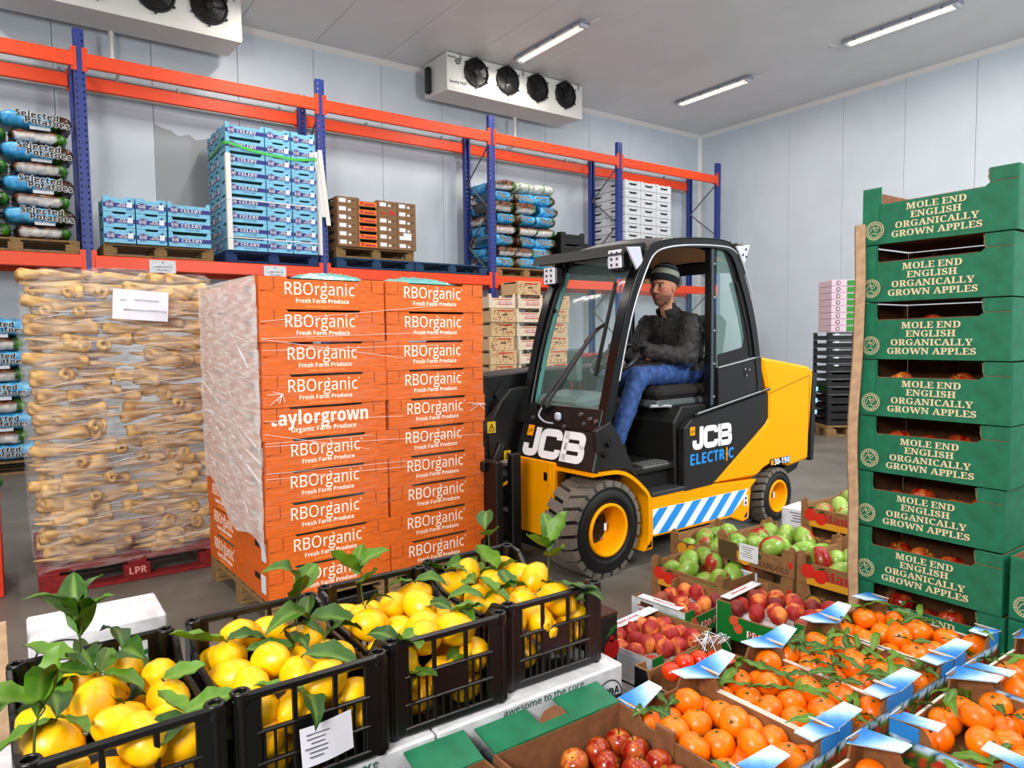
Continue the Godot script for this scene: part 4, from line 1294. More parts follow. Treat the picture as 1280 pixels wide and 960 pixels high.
func ribbon(path: Array, z0: float, z1: float, th: float) -> MB:   # a plate bent along a path in the xy plane, th thick to its left
	var left := []
	var m := path.size() - 1
	for i in m + 1:
		var t: Vector2 = (path[mini(i + 1, m)] - path[maxi(i - 1, 0)]).normalized()
		left.append(path[i] + Vector2(-t.y, t.x) * th)
	var b := MB.new()
	var f := func(src: Array, z: float, i: int) -> Vector3: return Vector3(src[i].x, src[i].y, z)
	for q in [[path, z0, path, z1], [path, z1, left, z1], [left, z1, left, z0], [left, z0, path, z0]]:
		b.grid(m, 1, func(u: float, v: float) -> Vector3:
			var i := roundi(u * m)
			return f.call(q[0], q[1], i).lerp(f.call(q[2], q[3], i), v))
	for i in [0, m]:
		var p := [f.call(path, z0, i), f.call(path, z1, i), f.call(left, z1, i), f.call(left, z0, i)]
		if i == 0:
			b.quad(p[0], p[1], p[2], p[3])
		else:
			b.quad(p[3], p[2], p[1], p[0])
	return b

func v2s(list: Array, per := 5) -> Array:
	var p := []
	for i in range(0, list.size(), 2):
		p.append(Vector2(list[i], list[i + 1]))
	return smooth_path(p, per) if per > 1 else p

func stroke_word(parent: Node, word: String, size: float, m: Material, xf: Transform3D, depth := 0.004) -> void:   # broad rounded capitals
	var glyphs := {
		"J": [[[0.14, 0.42, 0.14, 0.2, 0.2, 0.14, 0.3, 0.125, 0.46, 0.125, 0.58, 0.15, 0.64, 0.22, 0.64, 0.34, 0.64, 1.0]], 0.80],
		"C": [[[0.92, 0.66, 0.92, 0.77, 0.86, 0.85, 0.76, 0.875, 0.3, 0.875, 0.18, 0.84, 0.13, 0.74, 0.13, 0.26, 0.18, 0.16, 0.3, 0.125, 0.76, 0.125, 0.86, 0.15, 0.92, 0.23, 0.92, 0.34]], 1.1],
		"B": [[[0.12, 0.0, 0.12, 1.0], [0.05, 0.875, 0.72, 0.875, 0.82, 0.85, 0.87, 0.78, 0.87, 0.6, 0.8, 0.51], [0.1, 0.505, 0.78, 0.505, 0.88, 0.45, 0.91, 0.36, 0.91, 0.22, 0.86, 0.15, 0.76, 0.125, 0.05, 0.125]], 1.05]}
	var x := 0.0
	for ch in word:
		var g: Array = glyphs[ch]
		var mb := MB.new()
		for path in g[0]:
			var line := PackedVector2Array()
			for i in range(0, path.size(), 2):
				line.append(Vector2(path[i] + x, path[i + 1]) * size)
			for poly in Geometry2D.offset_polyline(line, 0.125 * size, Geometry2D.JOIN_ROUND, Geometry2D.END_BUTT):
				mb.prism(poly, 0, depth, xf)
		obj("lettering", mb, m, parent)
		x += g[1]

func wheel(t: Node3D, at: Vector3, r: float, w: float, rim_r: float, detail: bool) -> void:
	var rubber := rough_mat("tyre rubber", Color(0.06, 0.06, 0.062), 0.55, "worn", Vector3(6, 6, 6))
	var tread := rough_mat("tread rubber", Color(0.56, 0.53, 0.49), 0.8, "worn", Vector3(9, 9, 9))
	var yellow := mat("machine yellow")
	var black := mat("machine black")
	var n := Node3D.new()
	n.name = "wheel"
	n.position = at
	t.add_child(n, true)
	var ax := Transform3D(Basis(Vector3.RIGHT, PI / 2), Vector3.ZERO)   # lathe axis along z, top of profile toward the viewer
	var ty := MB.new()
	ty.lathe([Vector2(rim_r, -w), Vector2(r * 0.88, -w), Vector2(r * 0.9, -w * 0.9), Vector2(r * 0.9, -w * 0.1), Vector2(r * 0.89, -0.012), Vector2(r * 0.86, -0.002), Vector2(r * 0.84, -0.012), Vector2(r * 0.8, -0.004), Vector2(r * 0.7, 0.006), Vector2(r * 0.64, 0.002), Vector2(r * 0.62, -0.006), Vector2(r * 0.58, -0.002), Vector2(rim_r + 0.008, -0.01), Vector2(rim_r + 0.004, -0.02)], 48, ax)
	obj("tyre", ty, rubber, n)
	var rm := MB.new()
	rm.lathe([Vector2(rim_r + 0.006, -0.02), Vector2(rim_r + 0.008, 0.004), Vector2(rim_r - 0.006, 0.008), Vector2(rim_r - 0.014, -0.002), Vector2(rim_r - 0.02, -0.05), Vector2(rim_r - 0.03, -w * 0.42), Vector2(rim_r - 0.05, -w * 0.48)], 40, ax)
	obj("rim", rm, yellow, n)
	obj("hub", MB.new().cyl(Vector3(0, 0, -w * 0.5), Vector3(0, 0, -w * 0.46), rim_r - 0.02, 30), black, n)
	obj("hub_cap", MB.new().cyl(Vector3(0, 0, -w * 0.46), Vector3(0, 0, -w * 0.3), rim_r * 0.35, 16, rim_r * 0.28), black, n)
	for k in 6:
		var d := Vector3(cos(TAU * k / 6), sin(TAU * k / 6), 0) * rim_r * 0.6
		obj("wheel_nut", MB.new().cyl(d + Vector3(0, 0, -w * 0.46), d + Vector3(0, 0, -w * 0.38), 0.012, 6), mat("bolt steel", Color(0.55, 0.55, 0.57), 0.35, 0.8), n)
	if not detail:
		return
	obj("hub_sticker", MB.new().bbox(Vector3(rim_r * 0.36, -0.005, -w * 0.3), Vector3(0.022, 0.045, 0.003), 0.001), mat("label white", Color(0.88, 0.9, 0.93), 0.5), n)
	var count := 22
	var da := TAU / count
	for side in 2:
		var blk := MB.new()
		var z0 := -0.004 if side == 0 else -w + 0.004
		var z1 := -w * 0.52 if side == 0 else -w * 0.48
		var ps := []
		for rr in [r * 0.885, r]:
			for q in [[0.0, z0], [da * 0.74, z0], [da * 1.16, z1], [da * 0.42, z1]]:
				ps.append(Vector3(cos(q[0]) * rr, sin(q[0]) * rr, q[1] + (0.0 if rr < r else signf(z1 - z0) * 0.006)))
		# ordered so that the outside of the block faces away from the axle
		var ordr := [0, 1, 2, 3] if side == 0 else [3, 2, 1, 0]
		var p8 := []
		for lev in 2:
			for o in ordr:
				p8.append(ps[lev * 4 + o])
		blk.hexa(p8)
		# a wavy cut across the face of the block
		var mesh := blk.mesh()
		for k in count:
			obj("tread_block", mesh, tread, n, Vector3.ZERO, Vector3(0, 0, da * (k + 0.5 * side)))

func forklift() -> void:
	var a := deg_to_rad(3.5)
	var t := thing("forklift", "yellow and black electric forklift with glazed cab, carrying the orange trays", "forklift", Vector3(2.676, 0, -2.951), a)
	var yel := mat("machine yellow", Color(0.97, 0.62, 0.0), 0.42)
	yel.metallic_specular = 0.25
	var blk := mat("machine black", Color(0.03, 0.029, 0.03), 0.38)
	var pan := mat("panel charcoal", Color(0.085, 0.084, 0.09), 0.42)
	var inn := mat("cab inside", Color(0.022, 0.021, 0.022), 0.6)
	var gun := mat("frame gloss", Color(0.05, 0.055, 0.06), 0.22)
	var silver := mat("edge silver", Color(0.75, 0.76, 0.78), 0.3, 0.5)
	var white := mat("logo white", Color(0.93, 0.93, 0.95), 0.4)
	var logo_blue := mat("logo blue", Color(0.12, 0.55, 0.88), 0.45)
	var lamp_grey := mat("lamp bracket", Color(0.72, 0.73, 0.78), 0.4)
	var glass := mat("cab glass", Color(0.74, 0.9, 0.88, 0.10), 0.04)
	glass.transparency = BaseMaterial3D.TRANSPARENCY_ALPHA
	glass.metallic_specular = 0.2
	var edge := mat("glass edge", Color(0.3, 0.55, 0.52), 0.15)
	var W := -1.18   # far side of the machine
	# ---- wheels
	wheel(t, Vector3(0.11, 0.283, 0.0), 0.288, 0.27, 0.15, true)
	wheel(t, Vector3(1.94, 0.208, -0.005), 0.212, 0.2, 0.115, true)
	wheel(t, Vector3(0.11, 0.283, W + 0.27), 0.288, 0.27, 0.15, false)
	wheel(t, Vector3(1.94, 0.208, W + 0.2), 0.212, 0.2, 0.115, false)
	# ---- lower body: sill, arch, front plate
	var sill := pv([0.49, 0.43, 0.49, 0.165, 0.5, 0.10, 0.40, 0.10, 0.47, 0.18, 0.475, 0.43])
	obj("sill", slab(pv([0.485, 0.425, 0.485, 0.168, 1.33, 0.15, 1.478, 0.097, 1.547, 0.108, 1.573, 0.329, 1.644, 0.377, 1.10, 0.412]), -0.1, 0.0, 0.006), yel, t)
	obj("sill_return", slab(pv([0.485, 0.16, 0.485, 0.42, 1.6, 0.40, 1.57, 0.15]), W + 0.03, -0.3, 0.006), blk, t)
	obj("tie_down", slab(pv([0.42, 0.095, 0.5, 0.095, 0.5, 0.2, 0.475, 0.2]), -0.1, 0.001, 0.004), yel, t)
	for q in [[0.475, 0.112, 0.033], [1.51, 0.125, 0.028]]:
		obj("tie_hole", MB.new().prism(pv([q[0] - q[2], q[1], q[0] + q[2] * 0.4, q[1], q[0] + q[2] * 0.4, q[1] + q[2] * 1.3]), 0.0, 0.003), blk, t)
	# striped panel
	var back := slab(pv([0.497, 0.342, 1.533, 0.326, 1.5, 0.29, 1.44, 0.235, 1.36, 0.19, 1.313, 0.172, 0.5, 0.183]), -0.002, 0.003, 0.001)
	obj("stripe_panel", back, white, t)
	var clip_poly := pv([0.497, 0.342, 1.533, 0.326, 1.5, 0.29, 1.44, 0.235, 1.36, 0.19, 1.313, 0.172, 0.5, 0.183])
	for k in 7:
		var x := 0.36 + k * 0.175
		for poly in Geometry2D.intersect_polygons(clip_poly, pv([x, 0.17, x + 0.09, 0.17, x + 0.29, 0.345, x + 0.2, 0.345])):
			obj("stripe", MB.new().prism(poly, 0.003, 0.0045), logo_blue, t)
	obj("rating_plate", MB.new().bbox(Vector3(1.5, 0.245, 0.003), Vector3(0.045, 0.075, 0.003), 0.001), white, t)
	obj("rating_symbol", MB.new().box(Vector3(1.5, 0.262, 0.005), Vector3(0.02, 0.018, 0.002)).box(Vector3(1.5, 0.228, 0.005), Vector3(0.02, 0.022, 0.002)), blk, t)
	var arch := v2s([-0.029, 0.634, 0.09, 0.632, 0.204, 0.622, 0.29, 0.59, 0.36, 0.545, 0.42, 0.495, 0.46, 0.455, 0.475, 0.42, 0.478, 0.34, 0.478, 0.2, 0.465, 0.13], 4)
	obj("wheel_arch", ribbon(arch, -0.3, 0.004, -0.022), yel, t)
	obj("arch_liner", ribbon(v2s([-0.02, 0.6, 0.2, 0.595, 0.34, 0.53, 0.45, 0.4, 0.46, 0.15], 5), -0.32, -0.3, -0.3), blk, t)
	obj("front_plate", slab(pv([-0.06, 0.2, 0.06, 0.2, 0.06, 0.66, -0.05, 0.655]), -0.66, -0.30, 0.008), yel, t)
	obj("front_flange", MB.new().bbox(Vector3(-0.055, 0.43, -0.315), Vector3(0.03, 0.46, 0.02), 0.003), yel, t)
	obj("tow_hole", MB.new().bbox(Vector3(-0.062, 0.57, -0.36), Vector3(0.006, 0.05, 0.028), 0.002).bbox(Vector3(-0.062, 0.52, -0.325), Vector3(0.006, 0.018, 0.016), 0.002), blk, t)
	obj("chassis", MB.new().bbox(Vector3(0.9, 0.2, -0.6), Vector3(1.9, 0.2, 0.5), 0.02), blk, t)
	# ---- black front panel with the maker's letters
	var fx := Transform3D(Basis(Vector3(0, 0, 1), Vector3(0.305, 0.952, 0), Vector3(-0.952, 0.305, 0)), Vector3(-0.028, 0.64, -0.69))   # x across towards the near side, y up the slope, z forwards
	obj("nose_panel", slab(pv([0.0, 0.0, 0.695, 0.0, 0.69, 0.235, 0.0, 0.235]), -0.05, 0.0, 0.008, fx), pan, t)
	stroke_word(t, "JCB", 0.185, white, fx * Transform3D(Basis.IDENTITY, Vector3(0.055, 0.03, 0.0)))
	obj("emblem", MB.new().bbox(Vector3(0.095, 0.19, 0.002), Vector3(0.055, 0.068, 0.003), 0.001, fx), yel, t)
	letter(t, "JCB", 0.026, blk, fx * Vector3(0.095, 0.188, 0.004)).basis = fx.basis * Basis(Vector3.BACK, 0.3)
	obj("nose_upper", slab(pv([0.04, 0.862, 0.13, 0.862, 0.13, 0.99, 0.082, 0.985]), -0.69, -0.02, 0.006), blk, t)
	var bolts := MB.new()
	for q in [[0.06, 0.93, -0.1], [0.066, 0.95, -0.18], [0.055, 0.9, -0.14], [0.06, 0.92, -0.05], [0.055, 0.9, -0.6], [0.045, 0.87, -0.3]]:
		bolts.cyl(Vector3(q[0] - 0.012, q[1], q[2]), Vector3(q[0] + 0.02, q[1], q[2]), 0.012, 8)
	obj("bolt_heads", bolts, mat("bolt steel", Color(0.55, 0.55, 0.57), 0.35, 0.8), t)
	obj("washer_jet", MB.new().bbox(Vector3(0.045, 0.925, -0.36), Vector3(0.03, 0.05, 0.05), 0.012), lamp_grey, t)
	obj("kick_panel", slab(pv([-0.002, 0.869, 0.116, 0.918, 0.184, 0.842, 0.381, 0.533, 0.3, 0.6, 0.232, 0.63, 0.017, 0.645]), -0.03, 0.006, 0.005), pan, t)
	for q in [[0.094, 0.797, 0.026], [0.06, 0.735, 0.02]]:
		obj("knob", MB.new().cyl(Vector3(q[0], q[1], 0.006), Vector3(q[0], q[1], 0.03), q[2], 14, q[2] * 0.8), blk, t)
	# ---- side panel with the maker's name
	obj("side_panel", slab(pv([0.807, 0.407, 1.107, 0.411, 1.739, 0.767, 1.78, 0.81, 1.776, 0.996, 0.878, 0.868, 0.804, 0.815]), -0.05, 0.004, 0.006), pan, t)
	var sx := Transform3D(Basis.IDENTITY, Vector3(0.855, 0.655, 0.004))
	stroke_word(t, "JCB", 0.148, white, sx * Transform3D(Basis.IDENTITY, Vector3(0.03, 0.012, 0)))
	obj("emblem", MB.new().bbox(Vector3(0.885, 0.792, 0.006), Vector3(0.05, 0.055, 0.003), 0.001), yel, t)
	letter(t, "JCB", 0.022, blk, Vector3(0.885, 0.79, 0.009), Vector3(0, 0, 0.3))
	letter(t, "ELECTR", 0.098, logo_blue, Vector3(1.05, 0.604, 0.005), Vector3.ZERO, "Droid Sans", true, 1.14)
	obj("lettering", MB.new().bbox(Vector3(1.265, 0.602, 0.006), Vector3(0.011, 0.094, 0.003), 0.001).bbox(Vector3(1.265, 0.602, 0.006), Vector3(0.024, 0.012, 0.003), 0.001), mat("logo amber", Color(0.95, 0.6, 0.1), 0.4), t)
	letter(t, "C", 0.098, logo_blue, Vector3(1.315, 0.604, 0.005), Vector3.ZERO, "Droid Sans", true, 1.14)
	obj("panel_rail", MB.new().bar(Vector3(0.9, 0.892, 0.0), Vector3(1.79, 1.02, 0.0), 0.03, 0.02, Vector3.UP, 0.006), gun, t)
	obj("panel_strip", MB.new().bar(Vector3(0.93, 0.905, 0.012), Vector3(1.66, 1.008, 0.012), 0.006, 0.008), silver, t)
	# ---- engine cover and counterweight
	var body := pv([1.12, 0.418, 1.60, 0.395, 1.66, 0.40, 1.74, 0.44, 1.85, 0.465, 1.98, 0.46, 2.1, 0.415, 2.357, 0.438, 2.421, 1.11, 2.405, 1.14, 2.346, 1.163, 1.68, 1.253, 1.79, 1.0, 1.79, 0.80, 1.75, 0.762])
	obj("engine_cover", slab(body, W + 0.02, 0.0, 0.02), yel, t)
	obj("cover_seam", MB.new().bar(Vector3(1.80, 0.985, 0.001), Vector3(2.36, 1.095, 0.001), 0.003, 0.004).bar(Vector3(2.36, 1.095, 0.001), Vector3(2.345, 0.45, 0.001), 0.004, 0.003), mat("seam brown", Color(0.3, 0.15, 0.02), 0.8), t)
	obj("belly", slab(pv([2.08, 0.40, 2.36, 0.435, 2.30, 0.36, 2.16, 0.33]), W + 0.05, -0.06, 0.01), blk, t)
	obj("rear_grille", slab(pv([2.42, 0.42, 2.46, 0.42, 2.50, 1.10, 2.44, 1.12]), W + 0.06, -0.01, 0.005), mat("grille green black", Color(0.05, 0.09, 0.09), 0.45), t)
	for k in 3:
		obj("rear_reflector", MB.new().bbox(Vector3(2.488 - k * 0.006, 0.98 - k * 0.09, -0.006), Vector3(0.03, 0.035, 0.004), 0.001), mat("reflector", Color(0.6, 0.8, 0.88), 0.3), t)
	obj("model_plate", MB.new().bbox(Vector3(1.945, 0.474, 0.001), Vector3(0.27, 0.05, 0.004), 0.001), blk, t)
	obj("model_plate_end", MB.new().bbox(Vector3(2.06, 0.474, 0.003), Vector3(0.04, 0.046, 0.003), 0.001), logo_blue, t)
	letter(t, "30-19", 0.06, white, Vector3(1.95, 0.473, 0.004), Vector3.ZERO, "Droid Sans", true, 1.15)
	obj("model_plate_mark", MB.new().bbox(Vector3(1.838, 0.474, 0.004), Vector3(0.03, 0.035, 0.003), 0.001), mat("logo amber", Color(0.95, 0.6, 0.1), 0.4), t)
	letter(t, "E", 0.05, white, Vector3(2.06, 0.473, 0.004), Vector3.ZERO, "Droid Sans", true)
	# ---- cab frame on both sides
	var outline := v2s([0.055, 0.86, 0.13, 1.12, 0.21, 1.42, 0.285, 1.64, 0.37, 1.815, 0.455, 1.94, 0.577, 1.992, 0.819, 2.026, 1.148, 2.042, 1.29, 2.024, 1.39, 1.948, 1.482, 1.785, 1.565, 1.615, 1.632, 1.415, 1.70, 1.10, 1.70, 1.0], 4)
	for s in [[-0.065, 0.0], [-0.76, -0.70]]:
		obj("cab_frame", ribbon(outline, s[0], s[1], -0.062), gun, t)
		if s[1] > -0.1:
			var inner := []
			for p in outline.slice(5, 46):
				inner.append(Vector3(p.x + 0.052, p.y - 0.045, s[1] - 0.004))
			obj("door_seal", MB.new().tube(inner, 0.007, 5), silver, t)
			var q := []
			for p in outline.slice(6, 44):
				q.append(Vector3(p.x + 0.006, p.y - 0.004, 0.002))
			obj("frame_highlight", MB.new().tube(q, 0.004, 4), gun, t)
	for s in [-0.05, -0.75]:
		obj("center_pillar", MB.new().bbox(Vector3(1.14, 1.47, s), Vector3(0.055, 1.1, 0.055), 0.008), gun, t)
		obj("pillar_strip", MB.new().bbox(Vector3(1.125, 1.47, s + 0.03), Vector3(0.018, 1.06, 0.008), 0.003), mat("frame grey blue", Color(0.32, 0.36, 0.4), 0.25, 0.4), t)
	for k in 5:
		obj("pillar_bolt", MB.new().cyl(Vector3(1.148, 1.0 + k * 0.22, -0.024), Vector3(1.148, 1.0 + k * 0.22, -0.016), 0.007, 8), silver, t)
	obj("rear_quarter_panel", slab(pv([1.178, 1.19, 1.656, 1.25, 1.70, 1.25, 1.70, 1.0, 1.651, 0.99, 1.19, 0.935]), -0.05, -0.006, 0.005), pan, t)
	obj("quarter_trim", MB.new().bar(Vector3(1.178, 1.194, -0.006), Vector3(1.668, 1.256, -0.006), 0.012, 0.008), silver, t)
	var hinge := MB.new()
	for k in 3:
		var d := Vector3(cos(k * 2.1 + 0.4), sin(k * 2.1 + 0.4), 0) * 0.03
		hinge.cyl(Vector3(1.515, 1.155, -0.01) + d, Vector3(1.515, 1.155, -0.002) + d, 0.007, 8)
	obj("hinge_bolts", hinge, silver, t)
	obj("hinge_disc", MB.new().cyl(Vector3(1.515, 1.155, -0.008), Vector3(1.515, 1.155, -0.003), 0.04, 18), blk, t)
	var gl := pv([1.182, 1.19, 1.62, 1.246, 1.60, 1.40, 1.54, 1.6, 1.46, 1.77, 1.37, 1.925, 1.28, 1.99, 1.18, 1.99])
	obj("quarter_glass", MB.new().prism(gl, -0.03, -0.024), glass, t)
	obj("quarter_glass", MB.new().prism(gl, -0.74, -0.734), glass, t)
	var rim := v2s([1.24, 1.985, 1.33, 1.85, 1.42, 1.65, 1.485, 1.46, 1.50, 1.38, 1.475, 1.33, 1.42, 1.315, 1.19, 1.28], 4)
	obj("glass_border", ribbon(rim, -0.022, -0.018, 0.10), blk, t)
	obj("rear_pillar_skin", ribbon(v2s([1.46, 1.80, 1.56, 1.58, 1.62, 1.4, 1.69, 1.06], 4), -0.07, -0.012, -0.085), blk, t)
	# roof, headlining, cross members
	var roof := MB.new()
	var top := outline.slice(19, 44)
	roof.grid(top.size() - 1, 8, func(u: float, v: float) -> Vector3:
		var p: Vector2 = top[roundi(u * (top.size() - 1))]
		return Vector3(p.x, p.y + 0.03 * sin(v * PI), lerpf(-0.01, -0.75, v)), false, true)
	obj("roof", roof, pan, t)
	var hl := MB.new()
	hl.grid(16, 8, func(u: float, v: float) -> Vector3:
		var x := lerpf(0.5, 1.36, u)
		return Vector3(x, 1.905 + 0.075 * sin(u * PI) + 0.012 * sin(v * PI) + 0.012 * sin(u * 14.0) * sin(v * PI), lerpf(-0.06, -0.70, v)))
	obj("headlining", hl, mat("lining tan", Color(0.66, 0.57, 0.48), 0.8), t)
	obj("cross_member", MB.new().bbox(Vector3(0.95, 1.87, -0.70), Vector3(1.0, 0.07, 0.05), 0.01), inn, t)
	obj("rear_hatch_top", MB.new().bar(Vector3(1.43, 1.86, -0.38), Vector3(1.38, 1.93, -0.38), 0.66, 0.05, Vector3.UP), inn, t)
	obj("rear_hatch_sill", MB.new().bbox(Vector3(1.64, 1.24, -0.38), Vector3(0.06, 0.08, 0.66), 0.008), inn, t)
	obj("rear_glass", MB.new().prism(pv([1.54, 1.72, 1.546, 1.722, 1.68, 1.28, 1.674, 1.278]), -0.70, -0.06), glass, t)
	# visor, work lamps
	obj("visor", slab(pv([0.27, 1.885, 0.30, 1.95, 0.46, 1.975, 0.50, 1.93, 0.42, 1.92]), -0.86, -0.03, 0.006), blk, t)
	obj("visor_bar", MB.new().bar(Vector3(0.33, 1.90, -0.84), Vector3(0.33, 1.90, -0.05), 0.03, 0.03, Vector3.UP, 0.004), gun, t)
	for z in [-0.69, -0.11]:
		var lamp := Node3D.new()
		lamp.name = "work_lamp"
		lamp.position = Vector3(0.29, 1.81 if z < -0.5 else 1.865, z)
		t.add_child(lamp, true)
		obj("lamp_body", MB.new().bbox(Vector3(0.03, 0, 0), Vector3(0.07, 0.12, 0.115), 0.012), blk, lamp)
		obj("lamp_face", MB.new().bbox(Vector3(-0.008, 0, 0), Vector3(0.012, 0.108, 0.104), 0.004), mat("lamp face", Color(0.9, 0.9, 0.95), 0.3), lamp)
		for k in 6:
			obj("lamp_cell", MB.new().cyl(Vector3(-0.017, (k % 3 - 1) * 0.034, (k / 3 - 0.5) * 0.044), Vector3(-0.012, (k % 3 - 1) * 0.034, (k / 3 - 0.5) * 0.044), 0.009, 8), mat("lamp cell", Color(0.25, 0.26, 0.3), 0.3), lamp)
	obj("lamp_bracket", slab(pv([0.262, 1.925, 0.38, 1.935, 0.405, 1.85, 0.35, 1.80]), -0.012, 0.004, 0.003), lamp_grey, t)
	obj("rear_lamp_bracket", slab(pv([1.43, 2.02, 1.60, 2.04, 1.535, 1.90]), -0.06, -0.045, 0.003), lamp_grey, t)
	obj("rear_lamp", MB.new().bbox(Vector3(1.53, 2.0, -0.12), Vector3(0.1, 0.1, 0.1), 0.012), blk, t)
	for q in [[1.545, 2.005], [1.55, 1.955], [1.51, 1.965]]:
		obj("bracket_bolt", MB.new().cyl(Vector3(q[0], q[1], -0.046), Vector3(q[0], q[1], -0.04), 0.008, 8), blk, t)
	# windscreen with its bent far edge and the wiper
	var ws := MB.new()
	ws.grid(14, 14, func(u: float, v: float) -> Vector3:
		var y := lerpf(0.985, 1.875, v)
		var x := 0.082 + (y - 0.985) * 0.35 - 0.03 * sin(v * PI) + 0.10 * pow(absf(2.0 * u - 1.0), 4.0) * (1.0 if u < 0.5 else 0.25)
		return Vector3(x, y, lerpf(-0.72, -0.045, u)))
	obj("windscreen", ws, glass, t)
	var fe := []
	for k in 13:
		var v := k / 12.0
		var y := lerpf(0.985, 1.875, v)
		fe.append(Vector3(0.082 + (y - 0.985) * 0.35 - 0.03 * sin(v * PI) + 0.09, y, -0.72))
	obj("screen_edge", MB.new().tube(fe, 0.03, 6), edge, t)
	var fe2 := []
	for k in 13:
		fe2.append(fe[k] + Vector3(-0.06, 0, 0.035))
	obj("screen_edge", MB.new().tube(fe2, 0.012, 5), mat("screen seal", Color(0.07, 0.1, 0.11), 0.3), t)
	for k in 2:
		obj("screen_clip", MB.new().cyl(Vector3(0.2 + k * 0.14, 1.2 + k * 0.38, -0.7), Vector3(0.17 + k * 0.14, 1.2 + k * 0.38, -0.7), 0.016, 8), blk, t)
	var wp := MB.new()
	for q in [[Vector3(0.055, 0.985, -0.53), Vector3(0.19, 1.37, -0.26)], [Vector3(0.055, 0.985, -0.48), Vector3(0.20, 1.42, -0.215)]]:
		wp.cyl(q[0], q[1], 0.011, 8)
	wp.bar(Vector3(0.19, 1.37, -0.27), Vector3(0.22, 1.455, -0.19), 0.02, 0.02)
	obj("wiper_arm", wp, mat("wiper steel", Color(0.35, 0.36, 0.38), 0.3, 0.6), t)
	obj("wiper_blade", MB.new().bar(Vector3(0.31, 1.73, -0.13), Vector3(0.12, 1.18, -0.115), 0.014, 0.02).bar(Vector3(0.21, 1.45, -0.19), Vector3(0.22, 1.48, -0.13), 0.016, 0.016), blk, t)
	obj("wiper_motor", MB.new().cyl(Vector3(0.04, 0.97, -0.53), Vector3(0.09, 0.98, -0.53), 0.02, 10).cyl(Vector3(0.04, 0.97, -0.48), Vector3(0.09, 0.98, -0.48), 0.02, 10), blk, t)
	obj("washer_hose", MB.new().tube(smooth_path([Vector3(0.04, 0.97, -0.5), Vector3(0.03, 0.92, -0.52), Vector3(0.035, 0.885, -0.47), Vector3(0.04, 0.88, -0.4)]), 0.006, 6), lamp_grey, t)
	# ---- cab inside
	obj("cab_floor", MB.new().bbox(Vector3(0.72, 0.575, -0.40), Vector3(0.95, 0.04, 0.66), 0.005), inn, t)
	obj("step", MB.new().bbox(Vector3(0.66, 0.43, -0.06), Vector3(0.34, 0.03, 0.13), 0.006), mat("step grey", Color(0.16, 0.165, 0.18), 0.5), t)
	obj("step_well", MB.new().bbox(Vector3(0.66, 0.5, -0.14), Vector3(0.34, 0.12, 0.03), 0.005), inn, t)
	var tp := MB.new()
	tp.bbox(Vector3(0.62, 0.585, -0.13), Vector3(0.26, 0.02, 0.12), 0.004)
	for k in 9:
		tp.box(Vector3(0.51 + k * 0.028, 0.6, -0.13), Vector3(0.012, 0.014, 0.1))
	obj("step_tread", tp, mat("tread plate", Color(0.5, 0.5, 0.48), 0.4, 0.4), t)
	obj("seat_box", slab(pv([0.80, 0.44, 1.7, 0.44, 1.7, 0.95, 0.86, 0.95, 0.78, 0.85]), -0.70, -0.06, 0.01), inn, t)
	obj("far_wall", slab(pv([0.1, 0.6, 1.7, 0.6, 1.7, 1.1, 0.75, 1.02, 0.13, 1.0]), -0.76, -0.72, 0.006), inn, t)
	obj("seat_base", MB.new().bbox(Vector3(0.98, 0.965, -0.38), Vector3(0.5, 0.05, 0.46), 0.015), mat("seat shell", Color(0.34, 0.37, 0.38), 0.4), t)
	obj("seat_cushion", MB.new().bbox(Vector3(1.0, 1.035, -0.38), Vector3(0.56, 0.09, 0.5), 0.035), mat("seat cloth", Color(0.06, 0.045, 0.04), 0.85), t)
	obj("seat_back", MB.new().bbox(Vector3.ZERO, Vector3(0.12, 0.54, 0.48), 0.05, Transform3D(Basis(Vector3.BACK, -0.2), Vector3(1.41, 1.29, -0.38))), mat("seat cloth"), t)
	obj("seat_rail", MB.new().tube(smooth_path([Vector3(0.68, 0.955, -0.17), Vector3(0.86, 0.945, -0.15), Vector3(0.9, 0.905, -0.14), Vector3(1.1, 0.9, -0.14)]), 0.012, 6), silver, t)
	obj("belt_buckle", MB.new().bbox(Vector3(1.24, 1.085, -0.13), Vector3(0.06, 0.03, 0.03), 0.006, Transform3D(Basis.IDENTITY, Vector3.ZERO)), mat("buckle red", Color(0.6, 0.04, 0.04), 0.4), t)
	var hd := []
	for k in 21:
		var an := TAU * k / 20
		hd.append(Vector3(1.20 + cos(an) * 0.038, 1.345 + sin(an) * 0.10, -0.16))
	obj("grab_loop", MB.new().tube(hd, 0.013, 7), gun, t)
	obj("speaker_grille", MB.new().bbox(Vector3(1.21, 1.345, -0.2), Vector3(0.045, 0.15, 0.02), 0.008), lamp_grey, t)
	obj("inner_mirror", MB.new().bbox(Vector3(1.36, 1.81, -0.5), Vector3(0.12, 0.1, 0.05), 0.03, Transform3D(Basis.IDENTITY, Vector3.ZERO)), lamp_grey, t)
	var dash := mat("dash teal grey", Color(0.30, 0.38, 0.38), 0.5)
	obj("dashboard", MB.new().bbox(Vector3(0.30, 0.99, -0.48), Vector3(0.26, 0.10, 0.4), 0.03, Transform3D(Basis(Vector3.BACK, 0.12), Vector3(0.1, -0.02, 0))), dash, t)
	obj("display", MB.new().bbox(Vector3(0.40, 1.22, -0.58), Vector3(0.05, 0.22, 0.12), 0.015, Transform3D(Basis.IDENTITY, Vector3.ZERO)), dash, t)
